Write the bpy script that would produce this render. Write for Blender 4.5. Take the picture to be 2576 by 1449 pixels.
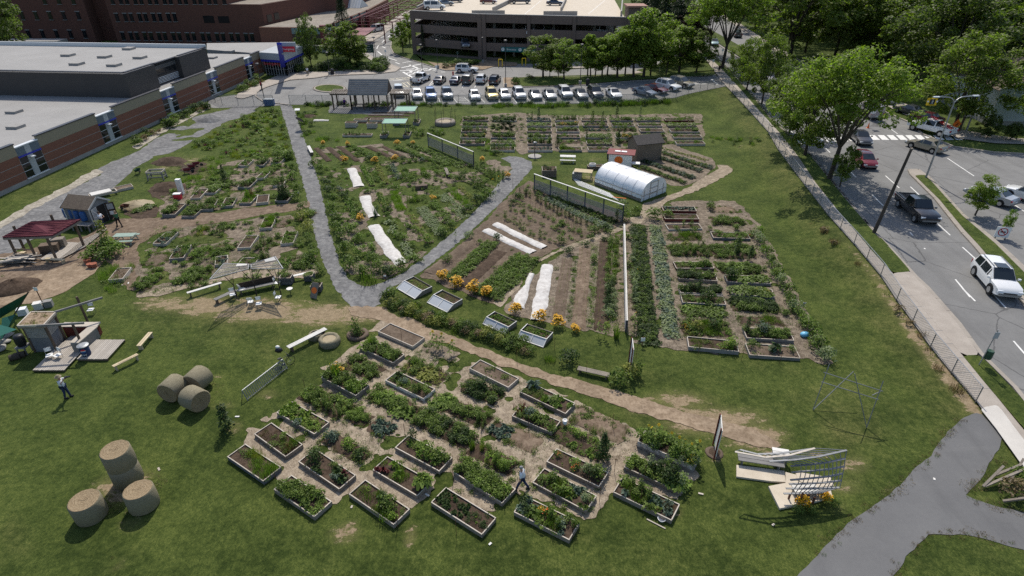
import bpy,math,random
import numpy as np
from mathutils import Vector,Matrix
random.seed(7);RNG=np.random.default_rng(11)
SC=bpy.context.scene
for o in list(bpy.data.objects):bpy.data.objects.remove(o)
COL=SC.collection
# ---------------------------------------------------------------- camera, world, sun, exposure
FPX,PITCH,CAMH=1488.0,math.radians(31.0),25.5
cam=bpy.data.cameras.new('camera');camo=bpy.data.objects.new('camera',cam);COL.objects.link(camo)
camo.location=(0,0,CAMH);camo.rotation_euler=(math.radians(90-31.0),0,0)
cam.sensor_width=36.0;cam.lens=36.0*FPX/2576.0;cam.clip_start=0.5;cam.clip_end=4000
SC.camera=camo
SUN_EL,SUN_AZ=52.0,0.0
W=bpy.data.worlds.new('World');SC.world=W;W.use_nodes=True
wn=W.node_tree.nodes;bg=wn['Background']
sky=wn.new('ShaderNodeTexSky');sky.sky_type='NISHITA';sky.sun_disc=False
sky.sun_elevation=math.radians(SUN_EL);sky.sun_rotation=math.radians(0)
sky.air_density=1.0;sky.dust_density=1.5;sky.altitude=50
W.node_tree.links.new(sky.outputs[0],bg.inputs[0]);bg.inputs[1].default_value=0.125
sun=bpy.data.lights.new('sun','SUN');suno=bpy.data.objects.new('sun',sun);COL.objects.link(suno)
sun.energy=3.6;sun.angle=math.radians(0.55);sun.color=(1.0,0.94,0.84)
# light travels towards -Y and down: shadows fall towards the viewer
suno.rotation_euler=(math.radians(-(90-SUN_EL)),0,math.radians(1.5));suno.location=(0,40,80)
SC.view_settings.view_transform='Standard';SC.view_settings.look='None'
SC.view_settings.gamma=1.0;SC.view_settings.use_curve_mapping=False
SC.view_settings.exposure=0.30
SC.render.engine='CYCLES'
SC.cycles.max_bounces=6;SC.cycles.diffuse_bounces=2;SC.cycles.glossy_bounces=2
SC.cycles.transmission_bounces=3;SC.cycles.transparent_max_bounces=8
SC.cycles.caustics_reflective=False;SC.cycles.caustics_refractive=False
SC.cycles.use_denoising=False;SC.render.filter_size=1.2
# ---------------------------------------------------------------- measuring helpers
cP,sP=math.cos(PITCH),math.sin(PITCH)
def ray(px,py):
 u=724.0-py
 return px-1288.0,FPX*cP+u*sP,u*cP-FPX*sP
def P(px,py,z=0.0):
 rx,ry,rz=ray(px,py);k=(z-CAMH)/rz
 return(rx*k,ry*k)
def sstep(a,b,x):
 t=np.clip((np.asarray(x,float)-a)/(b-a),0,1);return t*t*(3-2*t)
def roadz(y):return 0.35+0.85*np.clip((np.asarray(y,float)-26)/22,0,1)
_F=[]
for q in[(2550,1120),(2453,1012),(2392,940),(2339,875),(2294,812),(2254,757),(2214,695),(2147,615),(2082,542),(2024,467),(1957,378),(1931,332),(1833,225)]:
 z=.8
 for _ in range(8):
  p=P(q[0],q[1],z);z=float(roadz(p[1]))
 _F.append(p)
_F=np.array(_F);FY,FX=_F[:,1],_F[:,0]
def xfence(y):return np.interp(y,FY,FX,left=FX[0]-.3)
def h(x,y):
 x=np.asarray(x,float);y=np.asarray(y,float)
 e=sstep(-4.6,-.1,x-xfence(y))
 n=sstep(-2,34,x)*sstep(99,108,y)
 a=roadz(y)*np.maximum(e,n)
 fade=sstep(20,29,y)
 return a*(0.25+.75*fade)
def hz(x,y):return float(h(x,y))
def G(px,py,dz=0.0):
 z=.3
 for i in range(24):
  x,y=P(px,py,z+dz);z=z*.4+hz(x,y)*.6
 x,y=P(px,py,z+dz)
 return Vector((x,y,z))
def TOPZ(px,py,Y):
 rx,ry,rz=ray(px,py);return CAMH+rz/ry*Y
def ONPL(px,py,p0,d):
 
 rx,ry,rz=ray(px,py);det=-rx*d[1]+d[0]*ry
 t=(-p0[0]*d[1]+d[0]*p0[1])/det
 X,Y=rx*t,ry*t
 return(X-p0[0])*d[0]+(Y-p0[1])*d[1],CAMH+rz*t
def PX(x,y,z):
 dz=z-CAMH;fw=y*cP-dz*sP;up=y*sP+dz*cP
 return 1288+FPX*x/fw,724-FPX*up/fw
 # ---------------------------------------------------------------- value noise (numpy)
_tab=RNG.random((64,64))
def vn(x,y,s,k=0):
 x=np.asarray(x,float)/s+17.3*k+100;y=np.asarray(y,float)/s+9.1*k+100
 xi=np.floor(x).astype(int);yi=np.floor(y).astype(int);fx=x-xi;fy=y-yi
 fx=fx*fx*(3-2*fx);fy=fy*fy*(3-2*fy);a=xi%64;b=yi%64;a1=(a+1)%64;b1=(b+1)%64
 return((_tab[a,b]*(1-fx)+_tab[a1,b]*fx)*(1-fy)+(_tab[a,b1]*(1-fx)+_tab[a1,b1]*fx)*fy)*2-1
def fbm(x,y,s,k=0):return(vn(x,y,s,k)+.5*vn(x,y,s/2.1,k+3)+.28*vn(x,y,s/4.3,k+5))/1.5
# ---------------------------------------------------------------- materials
MATS={}
def srgb(r,g,b):
 f=lambda c:(c/12.92 if c<=.04045 else((c+.055)/1.055)**2.4)
 return(f(r/255),f(g/255),f(b/255),1)
class NB:
 def __init__(s,name):
  s.m=bpy.data.materials.new(name);s.m.use_nodes=True;s.t=s.m.node_tree;s.n=s.t.nodes;s.l=s.t.links
  s.b=s.n['Principled BSDF'];s.out=s.n['Material Output'];MATS[name]=s.m
  s.geo=None
 def new(s,t,**k):
  n=s.n.new(t)
  for a,v in k.items():setattr(n,a,v)
  return n
 def pos(s,obj=False):
  if obj:return s.new('ShaderNodeTexCoord').outputs['Object']
  return s.new('ShaderNodeNewGeometry').outputs['Position']
 def noise(s,scale,detail=3,rough=.55,co=None,out='Fac',stretch=None):
  n=s.new('ShaderNodeTexNoise');n.inputs['Scale'].default_value=scale;n.inputs['Detail'].default_value=detail
  n.inputs['Roughness'].default_value=rough
  c=co or s.pos()
  if stretch:
   mp=s.new('ShaderNodeMapping');mp.inputs['Scale'].default_value=stretch[:3]
   if len(stretch)>3:mp.inputs['Rotation'].default_value=(0,0,stretch[3])
   s.l.new(c,mp.inputs['Vector']);c=mp.outputs[0]
  s.l.new(c,n.inputs['Vector']);return n.outputs[out]
 def ramp(s,fac,stops):
  r=s.new('ShaderNodeValToRGB');e=r.color_ramp.elements
  while len(e)<len(stops):e.new(.5)
  for i,(p,c)in enumerate(stops):
   e[i].position=p;e[i].color=c if len(c)==4 else(*c,1)
  s.l.new(fac,r.inputs[0]);return r.outputs[0]
 def step(s,fac,a,b):
  r=s.new('ShaderNodeMapRange',interpolation_type='SMOOTHSTEP');r.inputs[1].default_value=a;r.inputs[2].default_value=b
  s.l.new(fac,r.inputs[0]);return r.outputs[0]
 def mix(s,fac,a,b,mode='MIX'):
  m=s.new('ShaderNodeMix',data_type='RGBA',blend_type=mode)
  for v,i in((fac,0),(a,6),(b,7)):
   if isinstance(v,(int,float)):m.inputs[i].default_value=v
   elif isinstance(v,tuple):m.inputs[i].default_value=v if len(v)==4 else(*v,1)
   else:s.l.new(v,m.inputs[i])
  return m.outputs[2]
 def math(s,op,a,b=None,c=None):
  m=s.new('ShaderNodeMath',operation=op)
  for v,i in((a,0),(b,1),(c,2)):
   if v is None:continue
   if isinstance(v,(int,float)):m.inputs[i].default_value=v
   else:s.l.new(v,m.inputs[i])
  return m.outputs[0]
 def attr(s,name):return s.new('ShaderNodeAttribute',attribute_name=name).outputs['Fac']
 def island(s):return s.new('ShaderNodeNewGeometry').outputs['Random Per Island']
 def color(s,c):
  if isinstance(c,tuple):s.b.inputs['Base Color'].default_value=c if len(c)==4 else(*c,1)
  else:s.l.new(c,s.b.inputs['Base Color'])
 def bump(s,hgt,st=.4,d=.02):
  b=s.new('ShaderNodeBump');b.inputs['Strength'].default_value=st;b.inputs['Distance'].default_value=d
  s.l.new(hgt,b.inputs['Height']);s.l.new(b.outputs[0],s.b.inputs['Normal']);return b
 def rough(s,v,spec=.3):
  if isinstance(v,(int,float)):s.b.inputs['Roughness'].default_value=v
  else:s.l.new(v,s.b.inputs['Roughness'])
  s.b.inputs['Specular IOR Level'].default_value=spec;return s
def C(r,g,b):return srgb(r,g,b)
def flat(name,col,rough=.6,var=.25,scale=3.0,metal=0,spec=.3,bump=0,obj=False,stretch=None):
 
 s=NB(name);co=s.pos(obj);n=s.noise(scale,4,.6,co,stretch=stretch);n2=s.noise(scale*9,3,.6,co,stretch=stretch)
 d=tuple(c*(1-var)for c in col[:3]);l=tuple(min(1,c*(1+var))for c in col[:3])
 k=s.mix(.45,n,n2);s.color(s.ramp(k,[(.33,d),(.67,l)]));s.rough(rough,spec);s.b.inputs['Metallic'].default_value=metal
 if bump:s.bump(n2,bump,.01)
 return s.m
def leafmat(name,c1,c2,trans=.38,tr=None):
 s=NB(name);r=s.island();col=s.ramp(r,[(0,c1),(.6,c2),(1,tuple(min(1,x*1.35)for x in c2[:3]))])
 n=s.noise(1.3,2);col=s.mix(s.math('MULTIPLY',n,.5),col,tuple(x*.45 for x in c1[:3]))
 s.color(col);s.rough(.55,.25)
 t=s.new('ShaderNodeBsdfTranslucent');tc=s.mix(1.0,col,tr or(1.0,1.3,.45,1),'MULTIPLY');s.l.new(tc,t.inputs[0])
 mx=s.new('ShaderNodeMixShader');mx.inputs[0].default_value=trans
 s.l.new(s.b.outputs[0],mx.inputs[1]);s.l.new(t.outputs[0],mx.inputs[2]);s.l.new(mx.outputs[0],s.out.inputs[0])
 return s.m
 # lawn: green blades, dry straw patches, bare sandy earth where the attribute 'worn' is high
def lawn_mat():
 s=NB('lawn');co=s.pos()
 big=s.noise(.07,3,.5,co);mid=s.noise(.6,4,.6,co);fine=s.noise(9,4,.7,co,stretch=(1,.7,1));vf=s.noise(34,2,.6,co)
 dry=s.attr('dry');worn=s.attr('worn')
 mot=s.mix(.5,s.noise(2.4,4,.65,co),s.noise(.32,3,.6,co));fk=s.mix(.5,fine,vf);mm=s.ramp(mot,[(.40,(.50,.56,.50)),(.5,(.95,.95,.95)),(.62,(1.5,1.38,1.5))])
 g=s.ramp(fk,[(.34,(.016,.027,.006)),(.5,(.046,.064,.013)),(.68,(.104,.122,.028))])
 g2=s.ramp(fk,[(.34,(.040,.042,.014)),(.5,(.09,.085,.030)),(.68,(.18,.155,.065))])
 d=s.math('ADD',s.math('MULTIPLY',dry,1.0),s.math('ADD',s.math('MULTIPLY',mid,.9),s.math('MULTIPLY',big,.7)))
 d=s.math('ADD',d,s.math('MULTIPLY',fine,.5))
 col=s.mix(s.math('MULTIPLY',s.step(d,.95,1.85),.62),g,g2)
 col=s.mix(1.0,col,mm,'MULTIPLY');soil=s.ramp(s.mix(.5,fine,s.noise(3,4,.6,co)),[(.3,(.14,.10,.062)),(.55,(.27,.20,.13)),(.75,(.37,.29,.20))])
 k=s.math('ADD',s.math('MULTIPLY',worn,.9),s.math('ADD',s.math('MULTIPLY',s.noise(1.3,5,.72,co,stretch=(.6,1.3,1)),1.9),s.math('MULTIPLY',fine,.5)))
 col=s.mix(s.math('MULTIPLY',s.step(worn,.1,.6),.35),col,(.20,.165,.075));col=s.mix(s.math('MULTIPLY',s.step(k,1.60,1.8),s.step(worn,.08,.3)),col,soil)
 st=s.noise(26,2,.5,co,stretch=(.3,1.3,1,.6));col=s.mix(s.math('MULTIPLY',s.step(st,.66,.74),s.math('MULTIPLY',s.step(worn,.15,.5),.6)),col,(.42,.36,.24))
 s.color(col);s.rough(.95,.1);s.bump(s.mix(.5,fine,vf),.9,.06);s.b.inputs['Sheen Weight'].default_value=.16;s.b.inputs['Sheen Roughness'].default_value=.5;s.b.inputs['Sheen Tint'].default_value=(.55,.8,.2,1)
lawn_mat()
def ground_like(name,stops,sc=12,bump=.5,rough=.95,big=.5,fleck=None):
 s=NB(name);co=s.pos();a=s.noise(sc,4,.7,co);b=s.noise(big,3,.6,co);v=s.new('ShaderNodeTexVoronoi');v.inputs['Scale'].default_value=sc*1.6;s.l.new(co,v.inputs['Vector'])
 k=s.mix(.35,a,s.mix(.6,v.outputs['Color'],s.noise(4,5,.75,co)));col=s.ramp(k,stops)
 m2=s.noise(1.9,4,.65,co);col=s.mix(s.math('MULTIPLY',s.step(m2,.42,.66),.5),col,tuple(min(1,c*1.15)for c in stops[-1][1][:3]));col=s.mix(s.math('MULTIPLY',s.step(s.noise(3.1,3,.6,co),.5,.68),.45),col,stops[0][1][:3]);col=s.mix(s.math('MULTIPLY',s.step(b,.35,.75),.35),col,tuple(c*.55 for c in stops[0][1][:3]))
 if fleck:
  v2=s.new('ShaderNodeTexVoronoi');v2.inputs['Scale'].default_value=sc*1.1;s.l.new(co,v2.inputs['Vector'])
  col=s.mix(s.step(v2.outputs['Distance'],.22,.12),col,fleck)
 s.color(col);s.rough(rough,.15);s.bump(k,bump,.03)
ground_like('gravel',[(.25,(.07,.07,.072)),(.5,(.155,.154,.155)),(.75,(.28,.275,.265))],14,.22)
ground_like('dirt',[(.25,(.13,.093,.06)),(.5,(.25,.185,.125)),(.75,(.36,.28,.20))],6,.35)
ground_like('brown_dirt',[(.25,(.075,.052,.036)),(.5,(.16,.115,.08)),(.75,(.26,.20,.145))],6,.5)
ground_like('wood_chips',[(.25,(.11,.085,.062)),(.5,(.25,.20,.145)),(.75,(.42,.35,.26))],11,.8,fleck=(.55,.48,.38))
ground_like('mulch',[(.25,(.06,.047,.035)),(.5,(.145,.115,.085)),(.75,(.30,.245,.185))],10,.8,fleck=(.48,.41,.31))
ground_like('soil',[(.25,(.026,.017,.012)),(.5,(.062,.042,.029)),(.75,(.12,.085,.06))],9,1.0)
ground_like('light_soil',[(.25,(.06,.043,.030)),(.5,(.125,.092,.066)),(.75,(.20,.155,.115))],9,.9)
ground_like('rubble',[(.25,(.16,.14,.11)),(.5,(.30,.27,.22)),(.75,(.5,.46,.38))],5,1.0)
ground_like('roof_gravel',[(.25,(.15,.13,.11)),(.5,(.25,.22,.185)),(.75,(.36,.32,.27))],5,.3)
def asphalt(name,lo,hi,crack=True):
 s=NB(name);co=s.pos();a=s.noise(22,3,.7,co);b=s.noise(.35,4,.6,co);k=s.mix(.5,s.mix(.5,a,s.noise(4.5,4,.75,co)),b)
 col=s.ramp(k,[(.3,lo),(.7,hi)])
 st=s.noise(.12,4,.6,co,stretch=(5,.5,1,.12));col=s.mix(s.math('MULTIPLY',s.step(st,.5,.75),.35),col,tuple(c*.55 for c in lo[:3]))
 if crack:
  v=s.new('ShaderNodeTexVoronoi',feature='DISTANCE_TO_EDGE');v.inputs['Scale'].default_value=.16
  w=s.noise(1.2,4,.7,co,'Color');cw=s.mix(.35,co,w,'ADD');s.l.new(cw,v.inputs['Vector'])
  col=s.mix(s.math('MULTIPLY',s.step(v.outputs['Distance'],.010,.002),.55),col,(.03,.03,.032))
 s.color(col);s.rough(.85,.25);s.bump(a,.25,.01)
asphalt('asphalt',(.135,.133,.130),(.215,.212,.205));asphalt('path_asphalt',(.105,.105,.107),(.155,.154,.153),False)
asphalt('lot_asphalt',(.155,.152,.146),(.24,.235,.225))
def concrete(name,lo,hi):
 s=NB(name);co=s.pos();k=s.mix(.5,s.noise(1.1,4,.6,co),s.noise(18,3,.6,co));s.color(s.ramp(k,[(.3,lo),(.7,hi)]));s.rough(.85,.2);s.bump(k,.2,.01)
concrete('concrete',(.27,.235,.20),(.42,.375,.325));concrete('new_concrete',(.45,.42,.38),(.58,.55,.50));concrete('kerb_concrete',(.24,.21,.18),(.38,.34,.29))
concrete('grey_concrete',(.22,.21,.20),(.34,.33,.31));concrete('deck_concrete',(.42,.36,.28),(.60,.53,.43))
def wood(name,lo,hi,rough=.8,ax=(1.2,14,14)):
 s=NB(name);co=s.pos(True);r=s.new('ShaderNodeObjectInfo').outputs['Random']
 k=s.noise(2.2,4,.65,co,stretch=ax);k2=s.noise(.9,3,.6,s.pos());f=s.mix(.4,k,k2)
 col=s.ramp(f,[(.3,lo),(.7,hi)]);col=s.mix(s.math('MULTIPLY',r,.35),col,tuple(c*.6 for c in lo[:3]));s.color(col);s.rough(rough,.2);s.bump(k,.3,.005)
wood('weathered_board',(.15,.125,.10),(.36,.315,.265));wood('grey_board',(.14,.135,.13),(.32,.31,.295));wood('pale_board',(.38,.33,.27),(.62,.56,.48))
wood('yellow_board',(.42,.33,.20),(.64,.54,.37));wood('red_board',(.09,.022,.018),(.17,.045,.032));wood('brown_timber',(.085,.06,.045),(.19,.14,.10))
wood('dark_timber',(.035,.025,.02),(.085,.065,.05));wood('white_board',(.55,.53,.49),(.78,.76,.72));wood('slate_board',(.10,.105,.115),(.22,.225,.235))
wood('deck_board',(.30,.265,.225),(.52,.475,.42));wood('dark_bluegrey_wood',(.035,.038,.045),(.085,.088,.10));wood('pole_wood',(.045,.036,.03),(.12,.098,.08),ax=(10,10,.8))
wood('bark',(.03,.024,.018),(.10,.082,.065),ax=(8,8,1))
wood('cedar_shingle',(.13,.10,.075),(.25,.20,.155),ax=(9,9,3))
# leaves
L=leafmat
L('leaf_green',(.062,.098,.017),(.155,.22,.040));L('leaf_bright',(.090,.140,.022),(.20,.29,.050));L('leaf_dark',(.024,.046,.012),(.065,.105,.026))
L('leaf_blue',(.055,.085,.060),(.125,.175,.120),.25);L('leaf_yellow',(.13,.15,.025),(.30,.31,.07));L('leaf_dry',(.10,.075,.035),(.24,.185,.095),.3,(1,.9,.5,1))
L('leaf_red',(.07,.015,.02),(.15,.035,.03),.3,(1.2,.5,.4,1));L('leaf_pale',(.13,.17,.075),(.27,.32,.16));L('leaf_tree',(.085,.115,.022),(.20,.25,.048),.5)
L('leaf_tree_dark',(.055,.080,.022),(.135,.175,.044),.48);L('leaf_tree_light',(.11,.155,.024),(.25,.32,.055),.5);L('leaf_conifer',(.014,.028,.011),(.038,.062,.022),.2)
L('leaf_purple',(.020,.014,.012),(.055,.038,.028),.3,(1.1,.6,.5,1));L('leaf_lime',(.10,.16,.02),(.24,.34,.05));L('grass_blade',(.030,.060,.012),(.085,.140,.030))
L('petal_orange',(.62,.30,.010),(.85,.50,.022),.3,(1.2,1,.3,1));L('petal_yellow',(.65,.42,.01),(.85,.62,.03),.3,(1.2,1,.3,1));L('petal_red',(.55,.06,.01),(.80,.16,.02),.3,(1.2,.8,.3,1))
L('petal_pink',(.25,.02,.06),(.45,.05,.12),.3,(1.2,.8,.8,1));L('straw',(.20,.15,.085),(.42,.34,.21),.15,(1,.95,.7,1))
# painted and built surfaces
flat('white_paint',(.74,.73,.70),.5,.08);flat('road_paint',(.66,.65,.62),.7,.22,2.5);flat('yellow_line',(.62,.56,.40),.7,.2,2.5)
flat('metal_grey',(.22,.225,.23),.45,.15,2,.4);flat('galvanised',(.34,.35,.36),.45,.15,2,.5);flat('steel_dark',(.045,.045,.05),.45,.2,2,.3)
flat('black_plastic',(.018,.018,.02),.45,.2);flat('tyre',(.014,.014,.015),.85,.2);flat('rim',(.42,.43,.44),.3,.1,3,.7);flat('green_barrel',(.02,.06,.035),.5)
flat('blue_plastic',(.03,.10,.27),.4,.15);flat('roof_membrane',(.27,.262,.25),.8,.12,.25);flat('charcoal_cladding',(.052,.048,.047),.6,.12,.6)
flat('coping_dark',(.05,.052,.062),.45,.1);flat('coping_white',(.60,.62,.63),.4,.05);flat('spandrel',(.125,.155,.185),.35,.1);flat('panel_grey',(.36,.38,.39),.45,.06)
flat('blue_band',(.03,.04,.36),.4,.08);flat('beige_block',(.27,.235,.165),.85,.08,2);flat('red_steel',(.16,.030,.035),.45,.12);flat('red_sign',(.55,.03,.05),.5,.05)
flat('sign_white',(.75,.75,.73),.5,.04);flat('sign_teal',(.015,.13,.13),.5,.08);flat('sign_green',(.02,.055,.05),.5,.08);flat('sign_orange',(.75,.16,.02),.5,.06);flat('sign_yellow',(.75,.50,.02),.45,.06)
flat('ink_black',(.015,.015,.02),.5,.05);flat('ink_red',(.45,.02,.03),.5,.05);flat('maroon_roof',(.135,.028,.040),.75,.15,2);flat('green_sail',(.012,.10,.075),.6,.12,2)
flat('green_net',(.16,.34,.25),.6,.1,2);flat('grey_siding',(.20,.21,.22),.7,.06);flat('beige_siding',(.33,.24,.13),.7,.06);flat('pale_siding',(.40,.45,.45),.6,.06);flat('pink_sandstone',(.30,.17,.13),.85,.1)
flat('skin',(.42,.24,.165),.55,.06);flat('cloth_white',(.66,.68,.72),.85,.06);flat('cloth_navy',(.022,.035,.085),.85,.15);flat('cloth_black',(.012,.012,.015),.85,.1);flat('cloth_red',(.45,.05,.06),.8,.1);flat('cloth_purple',(.10,.03,.20),.8,.1)
flat('cloth_green',(.05,.14,.07),.8,.1);flat('cloth_blue',(.10,.20,.45),.8,.1);flat('cloth_khaki',(.20,.17,.11),.8,.1);flat('cloth_grey',(.22,.22,.23),.8,.1);flat('hair',(.05,.032,.022),.6,.2);flat('hair_grey',(.30,.29,.28),.6,.2)
flat('terracotta',(.28,.09,.05),.8,.15);flat('stone',(.30,.285,.26),.85,.2,3,bump=.3);flat('rust',(.12,.05,.03),.8,.25);flat('picnic_green',(.26,.34,.29),.7,.12,3);flat('cushion',(.28,.27,.25),.8,.1)
flat('lens_clear',(.75,.77,.80),.15,.04,spec=.6);flat('lens_red',(.35,.01,.01),.25,.1,spec=.6);flat('light_blue_bag',(.14,.42,.62),.4,.15)
flat('metal_sheet',(.40,.42,.43),.45,.15,2,.3);flat('kiosk_orange',(.48,.13,.03),.6,.08);flat('kiosk_roof',(.16,.03,.03),.7,.12);flat('blue_rim_bag',(.03,.08,.30),.6)
def glass(name,col=(.01,.013,.016),rough=.06,spec=.5):
 s=NB(name);s.color((*col,1));s.rough(rough,spec)
glass('dark_glass');glass('car_glass',(.012,.016,.018),.05,.9);glass('teal_glass',(.12,.21,.22),.15,.6);glass('pale_glass',(.42,.44,.46),.2,.6)
for n_,c_ in dict(car_white=(.72,.72,.71),car_silver=(.38,.39,.40),car_black=(.010,.011,.013),car_darkgrey=(.05,.055,.06),car_red=(.20,.008,.015),car_maroon=(.10,.01,.015),car_navy=(.02,.03,.06),car_blue=(.12,.20,.40),car_yellow=(.55,.42,.12),car_beige=(.30,.27,.21),car_teal=(.06,.16,.17),car_grey=(.16,.17,.18),car_bluegrey=(.13,.16,.20),car_cream=(.45,.42,.36),car_lavender=(.33,.30,.33)).items():
 s=NB(n_);s.color((*c_,1));s.rough(.28,.5);s.b.inputs['Coat Weight'].default_value=.8;s.b.inputs['Coat Roughness'].default_value=.06;s.b.inputs['Metallic'].default_value=0 if n_ in('car_white','car_black')else.25
def brickmat(name,c1,c2,mortar,sc,vertical=True):
 s=NB(name);co=s.pos(True);b=s.new('ShaderNodeTexBrick');b.inputs['Scale'].default_value=sc
 mp=s.new('ShaderNodeMapping');mp.inputs['Rotation'].default_value=(math.radians(90),0,0);s.l.new(co,mp.inputs[0]);s.l.new(mp.outputs[0],b.inputs['Vector'])
 b.inputs['Color1'].default_value=(*c1,1);b.inputs['Color2'].default_value=(*c2,1);b.inputs['Mortar'].default_value=(*mortar,1);b.inputs['Mortar Size'].default_value=.012
 n=s.noise(.5,4,.6,co);col=s.mix(s.math('MULTIPLY',n,.35),b.outputs['Color'],tuple(c*.6 for c in c1));s.color(col);s.rough(.88,.15)
brickmat('brick_red',(.24,.108,.072),(.195,.085,.058),(.20,.13,.10),2.2);brickmat('brick_brown',(.16,.072,.052),(.125,.057,.043),(.13,.08,.065),2.0)
brickmat('parkade_brick',(.185,.14,.118),(.155,.115,.097),(.13,.10,.09),2.0)
def shingle(name,c1,c2,sc=4):
 s=NB(name);co=s.pos(True);b=s.new('ShaderNodeTexBrick');b.inputs['Scale'].default_value=sc;s.l.new(co,b.inputs['Vector']);b.inputs['Mortar Size'].default_value=.01
 b.inputs['Color1'].default_value=(*c1,1);b.inputs['Color2'].default_value=(*c2,1);b.inputs['Mortar'].default_value=tuple(c*.6 for c in c1)+(1,)
 s.color(b.outputs['Color']);s.rough(.85,.2)
shingle('dark_shingle',(.06,.055,.052),(.10,.09,.085));shingle('brown_shingle',(.11,.085,.065),(.15,.12,.09),2.5)
# clear plastic film of the tunnel and row covers
def film():
 s=NB('plastic_film');co=s.pos();w=s.noise(2.5,4,.7,co,stretch=(1,5,1.5));s.color(s.ramp(w,[(.3,(.74,.75,.76)),(.7,(.95,.95,.95))]));s.rough(.22,.5);s.bump(w,.5,.03)
 t=s.new('ShaderNodeBsdfTransparent');t.inputs[0].default_value=(.9,.92,.93,1);mx=s.new('ShaderNodeMixShader');mx.inputs[0].default_value=.07
 s.l.new(s.b.outputs[0],mx.inputs[1]);s.l.new(t.outputs[0],mx.inputs[2]);s.l.new(mx.outputs[0],s.out.inputs[0])
film()
def cover():
 s=NB('row_cover_fabric');co=s.pos();w=s.noise(3.0,5,.7,co);s.color(s.ramp(w,[(.3,(.40,.375,.35)),(.65,(.62,.60,.57))]));s.rough(.9,.1);s.bump(w,.35,.04)
cover()
def chain():
 s=NB('chain_link');co=s.pos(True);outs=[]
 for a in(math.radians(45),math.radians(-45)):
  mp=s.new('ShaderNodeMapping');mp.inputs['Rotation'].default_value=(0,a,0);s.l.new(co,mp.inputs[0])
  w=s.new('ShaderNodeTexWave',wave_type='BANDS',bands_direction='X');w.inputs['Scale'].default_value=2.6;s.l.new(mp.outputs[0],w.inputs[0]);outs.append(s.step(w.outputs['Fac'],.86,.93))
 k=s.math('MAXIMUM',outs[0],outs[1]);s.color((.26,.27,.27,1));s.rough(.5,.4)
 t=s.new('ShaderNodeBsdfTransparent');mx=s.new('ShaderNodeMixShader');s.l.new(s.math('MULTIPLY',k,.8),mx.inputs[0]);s.l.new(t.outputs[0],mx.inputs[1]);s.l.new(s.b.outputs[0],mx.inputs[2]);s.l.new(mx.outputs[0],s.out.inputs[0])
chain()
def haymat():
 s=NB('hay_end');co=s.pos(True);sep=s.new('ShaderNodeSeparateXYZ');s.l.new(co,sep.inputs[0])
 r=s.math('SQRT',s.math('ADD',s.math('POWER',sep.outputs[0],2),s.math('POWER',sep.outputs[1],2)))
 n=s.noise(7,4,.7,co);w=s.math('SINE',s.math('ADD',s.math('MULTIPLY',r,48),s.math('MULTIPLY',n,22)))
 f=s.noise(40,3,.7,co);k=s.mix(.5,s.math('ADD',s.math('MULTIPLY',w,.16),.5),f)
 s.color(s.ramp(k,[(.25,(.11,.078,.045)),(.5,(.26,.195,.12)),(.8,(.44,.36,.24))]));s.rough(.95,.1);s.bump(k,.9,.04)
 s=NB('hay_side');co=s.pos(True);n=s.noise(6,4,.7,co,stretch=(1,1,6));f=s.noise(30,3,.7,co);k=s.mix(.5,n,f)
 s.color(s.ramp(k,[(.3,(.11,.092,.058)),(.5,(.21,.185,.125)),(.75,(.36,.33,.24))]));s.rough(.9,.15);s.bump(k,.8,.03)
haymat()
def M(n):return MATS[n]
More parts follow.
